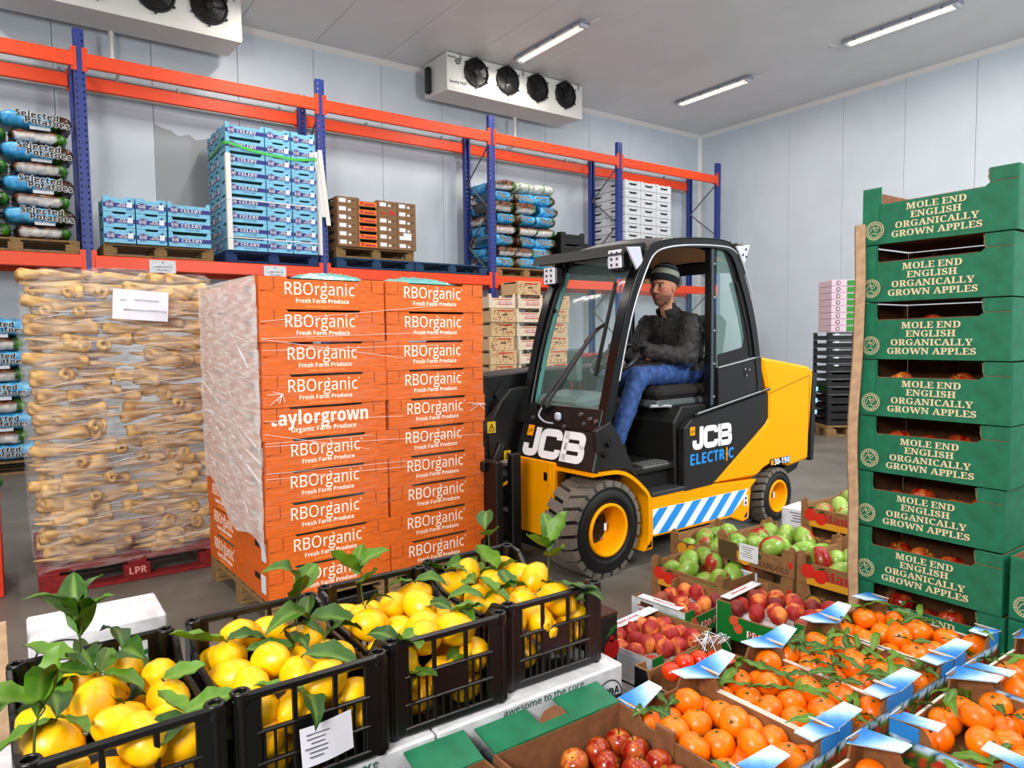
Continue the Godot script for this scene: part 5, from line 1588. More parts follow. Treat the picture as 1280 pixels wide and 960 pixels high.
	for k in 4:
		obj("lever", MB.new().cyl(Vector3(0.42 + k * 0.04, 1.02, -0.62), Vector3(0.40 + k * 0.04, 1.16, -0.62), 0.008, 6).lathe(ball(0.022, 6), 10, Transform3D(Basis.IDENTITY, Vector3(0.40 + k * 0.04, 1.17, -0.62))), blk if k % 2 else mat("lever red", Color(0.65, 0.1, 0.05), 0.4), t)
	obj("steering_column", MB.new().cyl(Vector3(0.26, 0.7, -0.37), Vector3(0.53, 1.2, -0.37), 0.035, 10), inn, t)
	var sw := MB.new()
	var stf := Transform3D(Basis(Vector3.BACK, 0.62), Vector3(0.56, 1.25, -0.37))
	var ring := []
	for k in 25:
		ring.append(stf * Vector3(cos(TAU * k / 24) * 0.165, 0, sin(TAU * k / 24) * 0.165))
	sw.tube(ring, 0.014, 7)
	for k in 3:
		sw.cyl(stf * Vector3.ZERO, stf * Vector3(cos(k * 2.09) * 0.16, 0, sin(k * 2.09) * 0.16), 0.011, 6)
	obj("steering_wheel", sw, blk, t)
	# ---- boom on the far side, mast head and fork carriage
	obj("boom", slab(pv([-0.2, 0.86, 2.2, 1.0, 2.2, 1.22, 0.24, 1.19, -0.15, 1.165]), -1.10, -0.82, 0.012), blk, t)
	obj("boom_head", slab(pv([-0.105, 1.005, -0.02, 1.08, 0.259, 1.092, 0.292, 0.815, 0.182, 0.655, -0.143, 0.617, -0.21, 0.64, -0.22, 0.82]), -1.06, -0.73, 0.01), blk, t)
	obj("boom_cover", slab(pv([-0.10, 1.04, -0.03, 1.115, 0.05, 1.135, 0.05, 1.09, -0.02, 1.075, -0.08, 1.0]), -0.98, -0.80, 0.006), gun, t)
	obj("carriage", MB.new().bbox(Vector3(-0.40, 0.42, -0.70), Vector3(0.05, 0.55, 0.66), 0.006).bbox(Vector3(-0.27, 0.42, -0.40), Vector3(0.07, 0.62, 0.05), 0.006).bbox(Vector3(-0.27, 0.42, -0.9), Vector3(0.07, 0.62, 0.05), 0.006), blk, t)
	obj("carriage_bar", MB.new().bbox(Vector3(-0.43, 0.66, -0.78), Vector3(0.04, 0.06, 0.64), 0.006).bbox(Vector3(-0.43, 0.2, -0.78), Vector3(0.04, 0.06, 0.64), 0.006), blk, t)
	obj("tilt_ram", MB.new().cyl(Vector3(-0.2, 0.75, -0.62), Vector3(-0.35, 0.5, -0.6), 0.03, 10), gun, t)
	for z in [-0.56, -0.94]:
		obj("fork", MB.new().bbox(Vector3(-0.41, 0.3, z), Vector3(0.045, 0.5, 0.12), 0.005).bbox(Vector3(-0.92, 0.068, z), Vector3(1.05, 0.035, 0.11), 0.005), blk, t)
	var hz := mat("hazard yellow", Color(0.95, 0.78, 0.05), 0.5)
	for q in [[-0.185, 0.845, 0.06], [-0.06, 0.655, 0.05]]:
		obj("warning_label", MB.new().bbox(Vector3(q[0], q[1], -0.728), Vector3(q[2] * 1.1, q[2] * 1.2, 0.003), 0.001), hz, t)
		var tr := MB.new()
		var s: float = q[2] * 0.36
		for e in [[Vector3(-s, -s, 0), Vector3(s, -s, 0)], [Vector3(s, -s, 0), Vector3(0, s, 0)], [Vector3(0, s, 0), Vector3(-s, -s, 0)], [Vector3(0, -s * 0.4, 0), Vector3(0, s * 0.3, 0)]]:
			tr.bar(Vector3(q[0], q[1], -0.725) + e[0], Vector3(q[0], q[1], -0.725) + e[1], 0.004, 0.002, Vector3.BACK)
		obj("warning_sign", tr, blk, t)

# ---------------------------------------------------------------- one continuous body from joints
class Field:
	var lo: Vector3
	var cell: float
	var nx: int
	var ny: int
	var nz: int
	var f := PackedFloat32Array()
	func _init(a: Vector3, b: Vector3, c: float) -> void:
		lo = a
		cell = c
		nx = int(ceil((b.x - a.x) / c)) + 1
		ny = int(ceil((b.y - a.y) / c)) + 1
		nz = int(ceil((b.z - a.z) / c)) + 1
		f.resize(nx * ny * nz)
		f.fill(1.0)
	func span(p0: Vector3, p1: Vector3) -> Array:
		var a := (p0 - lo) / cell
		var b := (p1 - lo) / cell
		return [maxi(0, int(floor(a.x))), mini(nx - 1, int(ceil(b.x))), maxi(0, int(floor(a.y))), mini(ny - 1, int(ceil(b.y))), maxi(0, int(floor(a.z))), mini(nz - 1, int(ceil(b.z)))]
	func blend(i: int, d: float, k: float) -> void:
		var e := f[i]
		if k <= 0.0:
			f[i] = minf(e, d)
			return
		var h := clampf(0.5 + 0.5 * (e - d) / k, 0.0, 1.0)
		f[i] = lerpf(e, d, h) - k * h * (1.0 - h)
	func bone(a: Vector3, b: Vector3, ra: float, rb: float, k := 0.03, sq := Vector3.ONE) -> void:   # tapered capsule; sq squashes it about its own axis
		var m := maxf(ra, rb) / minf(sq.x, minf(sq.y, sq.z)) + k + cell * 3.0
		var s := span(a.min(b) - Vector3.ONE * m, a.max(b) + Vector3.ONE * m)
		var ab := b - a
		var l2 := maxf(ab.length_squared(), 1e-9)
		for z in range(s[4], s[5] + 1):
			for y in range(s[2], s[3] + 1):
				var row := (z * ny + y) * nx
				for x in range(s[0], s[1] + 1):
					var p := lo + Vector3(x, y, z) * cell
					var t := clampf((p - a).dot(ab) / l2, 0.0, 1.0)
					blend(row + x, ((p - a - ab * t) * sq).length() - lerpf(ra, rb, t), k)
	func egg(c: Vector3, r: Vector3, bas := Basis.IDENTITY, k := 0.02, cut := false) -> void:
		var m := maxf(r.x, maxf(r.y, r.z)) + k + cell * 3.0
		var s := span(c - Vector3.ONE * m, c + Vector3.ONE * m)
		var inv := bas.transposed()
		var rm := minf(r.x, minf(r.y, r.z))
		for z in range(s[4], s[5] + 1):
			for y in range(s[2], s[3] + 1):
				var row := (z * ny + y) * nx
				for x in range(s[0], s[1] + 1):
					var q := inv * (lo + Vector3(x, y, z) * cell - c)
					var g := (q / r).length()
					var d := (g - 1.0) * rm if g < 0.001 else g * (g - 1.0) / (q / (r * r)).length()
					if cut:
						var i := row + x
						var e := -f[i]
						var h := clampf(0.5 + 0.5 * (e - d) / k, 0.0, 1.0)
						f[i] = -(lerpf(e, d, h) - k * h * (1.0 - h))
					else:
						blend(row + x, d, k)
	func net(m: MB, colf: Callable) -> void:   # surface nets
		var at := {}
		var pts := PackedVector3Array()
		var corner := [0, 1, nx, nx + 1, nx * ny, nx * ny + 1, nx * ny + nx, nx * ny + nx + 1]
		var off := [Vector3(0, 0, 0), Vector3(1, 0, 0), Vector3(0, 1, 0), Vector3(1, 1, 0), Vector3(0, 0, 1), Vector3(1, 0, 1), Vector3(0, 1, 1), Vector3(1, 1, 1)]
		var edges := [[0, 1], [2, 3], [4, 5], [6, 7], [0, 2], [1, 3], [4, 6], [5, 7], [0, 4], [1, 5], [2, 6], [3, 7]]
		for z in nz - 1:
			for y in ny - 1:
				var row := (z * ny + y) * nx
				for x in nx - 1:
					var i := row + x
					var a := f[i]
					if a > cell * 3.0 or a < -cell * 3.0:
						continue
					var neg := 0
					for q in corner:
						if f[i + q] < 0.0:
							neg += 1
					if neg == 0 or neg == 8:
						continue
					var sum := Vector3.ZERO
					var cnt := 0
					for e in edges:
						var v0 := f[i + corner[e[0]]]
						var v1 := f[i + corner[e[1]]]
						if (v0 < 0.0) != (v1 < 0.0):
							sum += off[e[0]].lerp(off[e[1]], v0 / (v0 - v1))
							cnt += 1
					at[i] = pts.size()
					pts.append(lo + (Vector3(x, y, z) + sum / cnt) * cell)
		var nr := PackedVector3Array()
		nr.resize(pts.size())
		var base := m.v.size()
		var sx := [1, nx, nx * ny]
		for i in at:
			for ax in 3:
				var j: int = i + sx[ax]
				if j >= f.size() or (f[i] < 0.0) == (f[j] < 0.0):
					continue
				var b: int = sx[(ax + 1) % 3]
				var c: int = sx[(ax + 2) % 3]
				if not (at.has(i - b) and at.has(i - c) and at.has(i - b - c)):
					continue
				var q := [at[i - b - c], at[i - c], at[i], at[i - b]]
				if f[i] >= 0.0:
					q.reverse()
				var n := (pts[q[2]] - pts[q[0]]).cross(pts[q[3]] - pts[q[1]])
				for k in q:
					nr[k] += n
				m.idx.append_array([base + q[0], base + q[2], base + q[1], base + q[0], base + q[3], base + q[2]])
		for k in pts.size():
			m.paint(colf.call(pts[k]))
			m.put(pts[k], nr[k].normalized())

func driver() -> void:
	var t := thing("person", "man in a dark fleece, blue jeans and striped knitted hat driving the forklift", "person", Vector3(2.676, 0, -2.951), deg_to_rad(3.5))
	var body := MB.new()
	var F := Field.new(Vector3(0.12, 0.58, -0.70), Vector3(1.44, 1.64, -0.06), 0.0125)
	# legs: hips on the cushion, knees forward, feet on the cab floor
	var hz := [-0.29, -0.47]
	for i in 2:
		var z: float = hz[i]
		var kn := Vector3([0.655, 0.66][i], [1.15, 1.12][i], [-0.25, -0.51][i])
		var an := Vector3([0.44, 0.46][i], 0.735, kn.z)
		F.bone(Vector3(1.2, 1.165, z), kn, 0.095, 0.068, 0.03)
		F.bone(kn, an, 0.066, 0.052, 0.03)
		F.bone(an + Vector3(0.03, -0.05, 0), an + Vector3(-0.16, -0.075, 0), 0.048, 0.038, 0.02, Vector3(1, 1, 1.0))
	# trunk
	F.bone(Vector3(1.22, 1.17, -0.46), Vector3(1.22, 1.17, -0.30), 0.12, 0.12, 0.04)
	F.bone(Vector3(1.24, 1.24, -0.38), Vector3(1.20, 1.43, -0.38), 0.145, 0.155, 0.05, Vector3(1.12, 1, 0.82))
	F.bone(Vector3(1.19, 1.475, -0.50), Vector3(1.17, 1.475, -0.26), 0.085, 0.085, 0.05)
	F.bone(Vector3(1.17, 1.50, -0.38), Vector3(1.10, 1.62, -0.375), 0.075, 0.06, 0.03)
	# arms to the wheel
	for i in 2:
		var s := 1.0 if i == 0 else -1.0
		var sh := Vector3(1.13, 1.485, -0.38 + s * 0.185)
		var el := Vector3(1.04, 1.265, -0.38 + s * 0.225)
		var wr := Vector3(0.735, 1.315, -0.38 + s * 0.135)
		F.bone(sh, el, 0.078, 0.062, 0.035)
		F.bone(el, wr, 0.064, 0.046, 0.03)
	var fold := FastNoiseLite.new()
	fold.seed = 21
	fold.frequency = 1.0
	for z in F.nz:
		for y in F.ny:
			for x in F.nx:
				var i := (z * F.ny + y) * F.nx + x
				if absf(F.f[i]) < 0.04:
					var p := F.lo + Vector3(x, y, z) * F.cell
					var k := 0.017 if p.y > 1.2 else 0.009
					F.f[i] += k * fold.get_noise_3d(p.x * 17.0 + p.y * 9.0, p.y * 24.0 - p.x * 8.0, p.z * 15.0) + 0.5 * k * fold.get_noise_3d(p.x * 41.0, p.y * 41.0, p.z * 41.0)
	F.net(body, func(p: Vector3) -> Color:
		var n := noise.get_noise_3d(p.x * 20, p.y * 20, p.z * 20)
		if p.y < 0.73:
			return Color(0.09, 0.07, 0.06)
		if p.y < 1.215 and p.x < 1.12 - (p.y - 1.15) * 0.5:
			var worn := clampf(0.35 + n * 0.5 + 0.45 * noise.get_noise_3d(p.x * 70, p.y * 12, p.z * 30), 0, 1)
			return Color(0.09, 0.19, 0.40).lerp(Color(0.25, 0.42, 0.66), worn)
		if p.y < 1.17:
			return Color(0.10, 0.20, 0.42)
		return Color(0.075, 0.068, 0.07).lerp(Color(0.19, 0.178, 0.18), clampf(0.5 + n * 1.2, 0, 1)))
	# head, looking along the truck
	var hf := Vector3(-1, -0.03, 0.10).normalized()
	var hr := Vector3.UP.cross(hf).normalized()
	var hb := Basis(hr, hf.cross(hr), hf)   # x to the side, y up, z out of the face
	var hc := Vector3(1.045, 1.737, -0.365)
	var H := Field.new(hc - Vector3(0.15, 0.24, 0.12), hc + Vector3(0.16, 0.16, 0.12), 0.0042)
	var hp := func(x: float, y: float, z: float) -> Vector3: return hc + hb * Vector3(x, y, z)
	H.egg(hp.call(0, 0.035, -0.02), Vector3(0.080, 0.098, 0.098), hb, 0.01)
	H.egg(hp.call(0, -0.045, 0.022), Vector3(0.062, 0.066, 0.066), hb, 0.03)
	H.egg(hp.call(0, -0.098, 0.062), Vector3(0.027, 0.022, 0.022), hb, 0.025)
	for s in [-1, 1]:
		H.egg(hp.call(s * 0.04, -0.014, 0.052), Vector3(0.03, 0.03, 0.03), hb, 0.022)
		H.bone(hp.call(s * 0.012, 0.036, 0.080), hp.call(s * 0.046, 0.034, 0.066), 0.012, 0.01, 0.014)
		H.egg(hp.call(s * 0.031, 0.016, 0.096), Vector3(0.017, 0.011, 0.016), hb, 0.012, true)
		H.egg(hp.call(s * 0.076, -0.002, -0.012), Vector3(0.01, 0.031, 0.02), hb * Basis(Vector3.UP, s * 0.35), 0.008)
		H.egg(hp.call(s * 0.013, -0.029, 0.096), Vector3(0.01, 0.008, 0.011), hb, 0.007)
		H.egg(hp.call(s * 0.03, 0.015, 0.072), Vector3(0.0125, 0.0115, 0.0125), hb, 0.001)
		H.bone(hp.call(0.0, -0.055, 0.090), hp.call(s * 0.02, -0.058, 0.080), 0.007, 0.004, 0.006)
		H.bone(hp.call(0.0, -0.067, 0.087), hp.call(s * 0.017, -0.064, 0.079), 0.008, 0.004, 0.006)
	H.bone(hp.call(0, 0.03, 0.082), hp.call(0, -0.022, 0.108), 0.009, 0.0135, 0.012)
	H.bone(hp.call(0, -0.05, -0.02), hp.call(0, -0.165, -0.05), 0.052, 0.05, 0.03)
	H.net(body, func(p: Vector3) -> Color:
		var q := hb.transposed() * (p - hc)
		for s in [-1, 1]:
			var e := q - Vector3(s * 0.03, 0.015, 0.072)
			if e.length() < 0.0142 and q.z > 0.078:
				return Color(0.05, 0.03, 0.02) if Vector2(e.x + 0.0, e.y).length() < 0.0068 else Color(0.52, 0.48, 0.45)
			if absf(q.x - s * 0.031) < 0.022 and q.y > 0.029 and q.y < 0.037 and q.z > 0.06:
				return Color(0.16, 0.09, 0.06)
		if absf(q.x) < 0.021 and q.y < -0.05 and q.y > -0.073 and q.z > 0.078:
			return Color(0.56, 0.27, 0.24)
		var n := noise.get_noise_3d(p.x * 90, p.y * 90, p.z * 90)
		var skin := Color(0.80, 0.58, 0.47).lerp(Color(0.72, 0.47, 0.37), clampf(0.5 + n, 0, 1))
		if q.z > 0.03 and q.y > -0.04 and q.y < 0.0 and absf(q.x) > 0.02:
			skin = skin.lerp(Color(0.74, 0.40, 0.33), 0.5)
		var beard := smoothstep(-0.035, -0.06, q.y) * smoothstep(-0.13, -0.105, q.y) * smoothstep(-0.02, 0.01, q.z)
		if q.y > -0.05 and absf(q.x) < 0.022 and q.z > 0.08 and q.y < -0.034:
			beard = 0.7
		return skin.lerp(Color(0.22, 0.13, 0.09), beard * clampf(0.6 + n * 0.9, 0.0, 0.8)))
	# gloved hands round the rim
	for i in 2:
		var s := 1.0 if i == 0 else -1.0
		var stf := Transform3D(Basis(Vector3.BACK, 0.62), Vector3(0.56, 1.25, -0.37))
		var ang := 0.62
		var rim := stf * (Vector3(cos(ang), 0, s * sin(ang)) * 0.165)
		var tang := stf.basis * Vector3(-sin(ang), 0, s * cos(ang))     # along the rim, away from the driver
		var outw := stf.basis * Vector3(cos(ang), 0, s * sin(ang))
		var nrm := stf.basis.y
		var G := Field.new(rim - Vector3(0.12, 0.1, 0.11), rim + Vector3(0.14, 0.12, 0.11), 0.0036)
		var wr := Vector3(0.735, 1.315, -0.38 + s * 0.135)
		G.bone(wr, rim + outw * 0.045 + nrm * 0.01, 0.034, 0.03, 0.012)
		for k in 4:
			var c := rim + tang * (k - 1.4) * 0.021
			var r: float = [0.0092, 0.0096, 0.0092, 0.0082][k]
			var p0 := c + outw * 0.04 + nrm * 0.014
			var p1 := c + outw * 0.012 + nrm * 0.026
			var p2 := c - outw * 0.02 + nrm * 0.016
			var p3: Vector3 = c - outw * [0.020, 0.024, 0.021, 0.017][k] - nrm * 0.008
			var p4 := c - outw * 0.006 - nrm * 0.022
			G.bone(rim + outw * 0.05 + tang * (k - 1.5) * 0.012, p0, 0.016, 0.012, 0.01)
			G.bone(p0, p1, 0.0115, r, 0.004)
			G.bone(p1, p2, r, r, 0.003)
			G.bone(p2, p3, r, r * 0.95, 0.003)
			G.bone(p3, p4, r * 0.95, r * 0.85, 0.003)
		var th := rim - tang * 0.045
		G.bone(rim + outw * 0.05 - tang * 0.02, th + outw * 0.024 - nrm * 0.006, 0.017, 0.0115, 0.008)
		G.bone(th + outw * 0.024 - nrm * 0.006, th - outw * 0.006 - nrm * 0.02, 0.0112, 0.009, 0.004)
		G.net(body, func(p: Vector3) -> Color:
			return Color(0.06, 0.055, 0.055) if p.distance_to(wr) > 0.02 else Color(0.07, 0.065, 0.065))
	obj("body", body, vc("person cloth and skin", 0.75, "cloth_n", Vector3(9, 9, 9), 0.35), t)
	# knitted hat with bands, tipped back
	var hat := MB.new()
	var hx := Transform3D(hb * Basis(Vector3.RIGHT, -0.30), hc + hb * Vector3(0, 0.050, -0.020))
	var prof := [Vector2(0.084, -0.018), Vector2(0.095, -0.016), Vector2(0.099, 0.0), Vector2(0.099, 0.018), Vector2(0.094, 0.028), Vector2(0.096, 0.04), Vector2(0.094, 0.055), Vector2(0.087, 0.075), Vector2(0.07, 0.097), Vector2(0.045, 0.112), Vector2(0.018, 0.119), Vector2(0.001, 0.121)]
	hat.grid(60, 22, func(u: float, v: float) -> Vector3:
		var k := v * 11.0
		var p: Vector2 = prof[int(k)].lerp(prof[mini(int(k) + 1, 11)], k - floorf(k))
		var rib := 1.0 + 0.012 * cos(u * TAU * 30)
		var a := u * TAU
		return hx * Vector3(cos(a) * p.x * 0.96 * rib, p.y * 1.06, -sin(a) * p.x * 1.12 * rib), true, false, func(u: float, v: float, _p: Vector3) -> Color:
		var chk := 1.0 if fposmod(u * 24.0 + (0.5 if fposmod(v * 22.0, 2.0) < 1.0 else 0.0), 1.0) < 0.5 else 0.0
		if v < 0.36:
			return Color(0.045, 0.06, 0.075).lerp(Color(0.16, 0.2, 0.24), chk * 0.6)
		if v < 0.56:
			return Color(0.62, 0.64, 0.56).lerp(Color(0.42, 0.45, 0.42), chk * 0.5)
		if v < 0.66:
			return Color(0.03, 0.045, 0.13)
		if v < 0.72:
			return Color(0.4, 0.43, 0.45)
		return Color(0.03, 0.045, 0.15).lerp(Color(0.09, 0.11, 0.2), chk * 0.4))
	obj("knitted_hat", hat, vc("hat wool", 0.95, "cloth_n", Vector3(12, 12, 12), 0.8), t)
	obj("hat_tag", MB.new().bbox(hx * Vector3(0.022, 0.004, 0.106), Vector3(0.004, 0.012, 0.024), 0.001), mat("tag maroon", Color(0.35, 0.08, 0.08), 0.7), t)
	# stand-up collar, open at the throat, and the zip
	var col := MB.new()
	col.grid(26, 4, func(u: float, v: float) -> Vector3:
		var a := lerpf(-2.75, 2.75, u)
		var r := 0.070 + 0.010 * sin(v * PI) + 0.010 * v
		return Vector3(1.105 + 0.02 - 0.02 * v, 1.54 + v * 0.068 - 0.02 * pow(absf(a) / 2.55, 3.0) * v, -0.372) + Vector3(cos(a) * r * 1.05, 0, sin(a) * r * 1.0))
	var fleece := mat("fleece black", Color(0.12, 0.11, 0.115), 0.9)
	obj("collar", col, fleece, t)
	var cin := MB.new()
	cin.grid(26, 4, func(u: float, v: float) -> Vector3:
		var a := lerpf(-2.75, 2.75, u)
		var r := 0.063 + 0.010 * sin(v * PI) + 0.010 * v
		return Vector3(1.105 + 0.02 - 0.02 * v, 1.54 + v * 0.066 - 0.02 * pow(absf(a) / 2.55, 3.0) * v, -0.372) + Vector3(cos(a) * r * 1.05, 0, sin(a) * r * 1.0), false, true)
	obj("collar_lining", cin, mat("lining grey", Color(0.16, 0.155, 0.15), 0.9), t)
	obj("zip", MB.new().tube(smooth_path([Vector3(1.035, 1.55, -0.36), Vector3(1.03, 1.46, -0.36), Vector3(1.06, 1.3, -0.365)], 5), 0.005, 5), mat("zip black", Color(0.02, 0.02, 0.02), 0.4), t)

# ---------------------------------------------------------------- fruit
func fruit(rx: float, ry: float, rz: float, colf: Callable, dimple := 0.0, lump := 0.03, sd := 0, nu := 20, nv := 14, point := 0.0) -> MB:   # axis y; dimple sinks the poles, point draws them out
	return MB.new().grid(nu, nv, func(u: float, v: float) -> Vector3:
		var a := u * TAU
		var e := v * PI
		var d := Vector3(cos(a) * sin(e), -cos(e), -sin(a) * sin(e))
		var pole := pow(absf(cos(e)), 14.0)
		var k := 1.0 + lump * noise.get_noise_3d(d.x * 2.2 + sd * 9.1, d.y * 2.2, d.z * 2.2) - dimple * pole + point * pow(absf(cos(e)), 9.0)
		return Vector3(d.x * rx, d.y * ry, d.z * rz) * k, true, false, colf)

func leaf(l: float, w: float, curl: float, fold: float, dark: float) -> MB:   # along +z from the origin, face up
	var m := MB.new()
	m.grid(6, 9, func(u: float, v: float) -> Vector3:
		var s := (u - 0.5) * 2.0
		var half := w * 0.5 * pow(sin(PI * pow(v, 0.85)), 0.8)
		var x := s * half
		return Vector3(x, fold * absf(x) + curl * l * sin(v * PI * 0.9) - curl * l * 0.7 * v * v + 0.004 * sin(v * 17.0) * absf(s), v * l), false, true, func(u: float, v: float, p: Vector3) -> Color:
		var s := absf(u - 0.5) * 2.0
		var g := Color(0.10, 0.25, 0.03).lerp(Color(0.34, 0.50, 0.09), clampf(dark + 0.3 * noise.get_noise_2d(p.x * 60, p.z * 40), 0, 1))
		return g.lerp(Color(0.45, 0.55, 0.22), 0.7 if s < 0.1 else 0.0))
	return m

func leaf_mat() -> StandardMaterial3D:
	var m := vc("leaf", 0.5, "fine_n", Vector3(14, 14, 14), 0.4)
	m.backlight_enabled = true
	m.backlight = Color(0.12, 0.2, 0.03)
	return m

# fruit settled on a heaped layer: positions that do not overlap, row by row from the back
func heap(w: float, d: float, r: float, rows: int, cols: int, y: float, dome: float, sd: int) -> Array:
	var g := RandomNumberGenerator.new()
	g.seed = sd
	var out := []
	for i in rows:
		var c := cols - (i % 2)
		for j in c:
			var x := (j + 0.5) / c * w - w / 2 + (0.0 if c == cols else 0.0)
			var z := (i + 0.5) / rows * d - d / 2
			var q := Vector2(x / (w / 2), z / (d / 2))
			out.append([Vector3(x + g.randf_range(-0.2, 0.2) * r, y + dome * maxf(0.0, 1.0 - q.length_squared() * 0.6) + g.randf_range(-0.45, 0.45) * r, z + g.randf_range(-0.2, 0.2) * r), i, j, c])
	for it in 40:
		for a in out.size():
			for b in range(a + 1, out.size()):
				var dv: Vector3 = out[a][0] - out[b][0]
				var l := dv.length()
				if l < 2.0 * r and l > 0.0001:
					var push := dv / l * (2.0 * r - l) * 0.5
					push.y *= 0.8
					out[a][0] += push
					out[b][0] -= push
		for a in out:
			a[0].x = clampf(a[0].x, -w / 2 + r, w / 2 - r)
			a[0].z = clampf(a[0].z, -d / 2 + r, d / 2 - r)
	return out

func row_label(kind: String, a: Array, rows: int, holder: String) -> String:
	var rn: String = "back row" if a[1] == 0 else ("front row" if a[1] == rows - 1 else ORD[a[1]] + " row from the back")
	return "%s, %s in the %s, %s" % [kind, ORD[a[2]], rn, holder]

func place_fruit(called: String, meshes: Array, m: Material, label: String, cat: String, group: String, at: Vector3, spin := true, tilt := PI) -> MeshInstance3D:
	var o := obj(called, meshes[rng.randi() % meshes.size()], m, self, at)
	if spin:
		o.basis = Basis(Vector3.UP, rng.randf() * TAU) * Basis(Vector3.RIGHT, rng.randf() * tilt) * Basis(Vector3.UP, rng.randf() * TAU)
	tag(o, label, cat, group)
	return o

func sprig(parent: Node3D, leaves: Array, lm: Material, at: Vector3, n: int, l: float) -> void:   # stalk and leaves that belong to one fruit, kept upright whatever way it lies
	var inv := parent.basis.inverse()
	var sm := mat("stalk green", Color(0.25, 0.32, 0.12), 0.6)
	var tip := Vector3(rng.randf_range(-0.3, 0.3), 0.35, rng.randf_range(-0.3, 0.3)) * l
	obj("stalk", MB.new().tube([inv * at, inv * (at + tip * 0.6), inv * (at + tip)], 0.0022, 5), sm, parent)
	var a0 := rng.randf() * TAU
	for k in n:
		var o := obj("leaf", leaves[rng.randi() % leaves.size()], lm, parent)
		var b := Basis(Vector3.UP, a0 + k * TAU / n + rng.randf_range(-0.5, 0.5)) * Basis(Vector3.RIGHT, rng.randf_range(-0.4, 0.4)) * Basis(Vector3.BACK, rng.randf_range(-0.5, 0.5))
		o.transform = Transform3D(inv * b, inv * (at + tip * rng.randf_range(0.55, 1.0)))
		var s := rng.randf_range(0.75, 1.2)
		o.scale_object_local(Vector3(s, s, s))

# ---------------------------------------------------------------- stack of green apple boxes
func apple_meshes(r: float) -> Array:
	var out := []
	for k in 5:
		var f := func(u: float, v: float, p: Vector3) -> Color:
			var a := u * TAU
			var st := noise.get_noise_3d(cos(a) * 6 + k * 5, v * 1.5, sin(a) * 6)
			var blush := clampf(0.72 + 0.5 * noise.get_noise_3d(cos(a) * 1.2 + k * 3.7, v * 2, sin(a) * 1.2) + st * 0.45 - (0.25 if k % 3 == 2 else 0.0) - 1.0 * smoothstep(0.86, 1.0, v), 0, 1)
			return Color(0.85, 0.60, 0.24).lerp(Color(0.50, 0.02, 0.03), blush)
		var m := fruit(r, r * 0.9, r, f, 0.28, 0.05, k, 22, 16)
		m.paint(Color(0.2, 0.12, 0.05))
		m.tube([Vector3(0, r * 0.66, 0), Vector3(r * 0.06, r * 0.86, 0), Vector3(r * 0.2, r * 1.03, 0.0)], r * 0.05, 5)
		out.append(m.mesh())
	return out

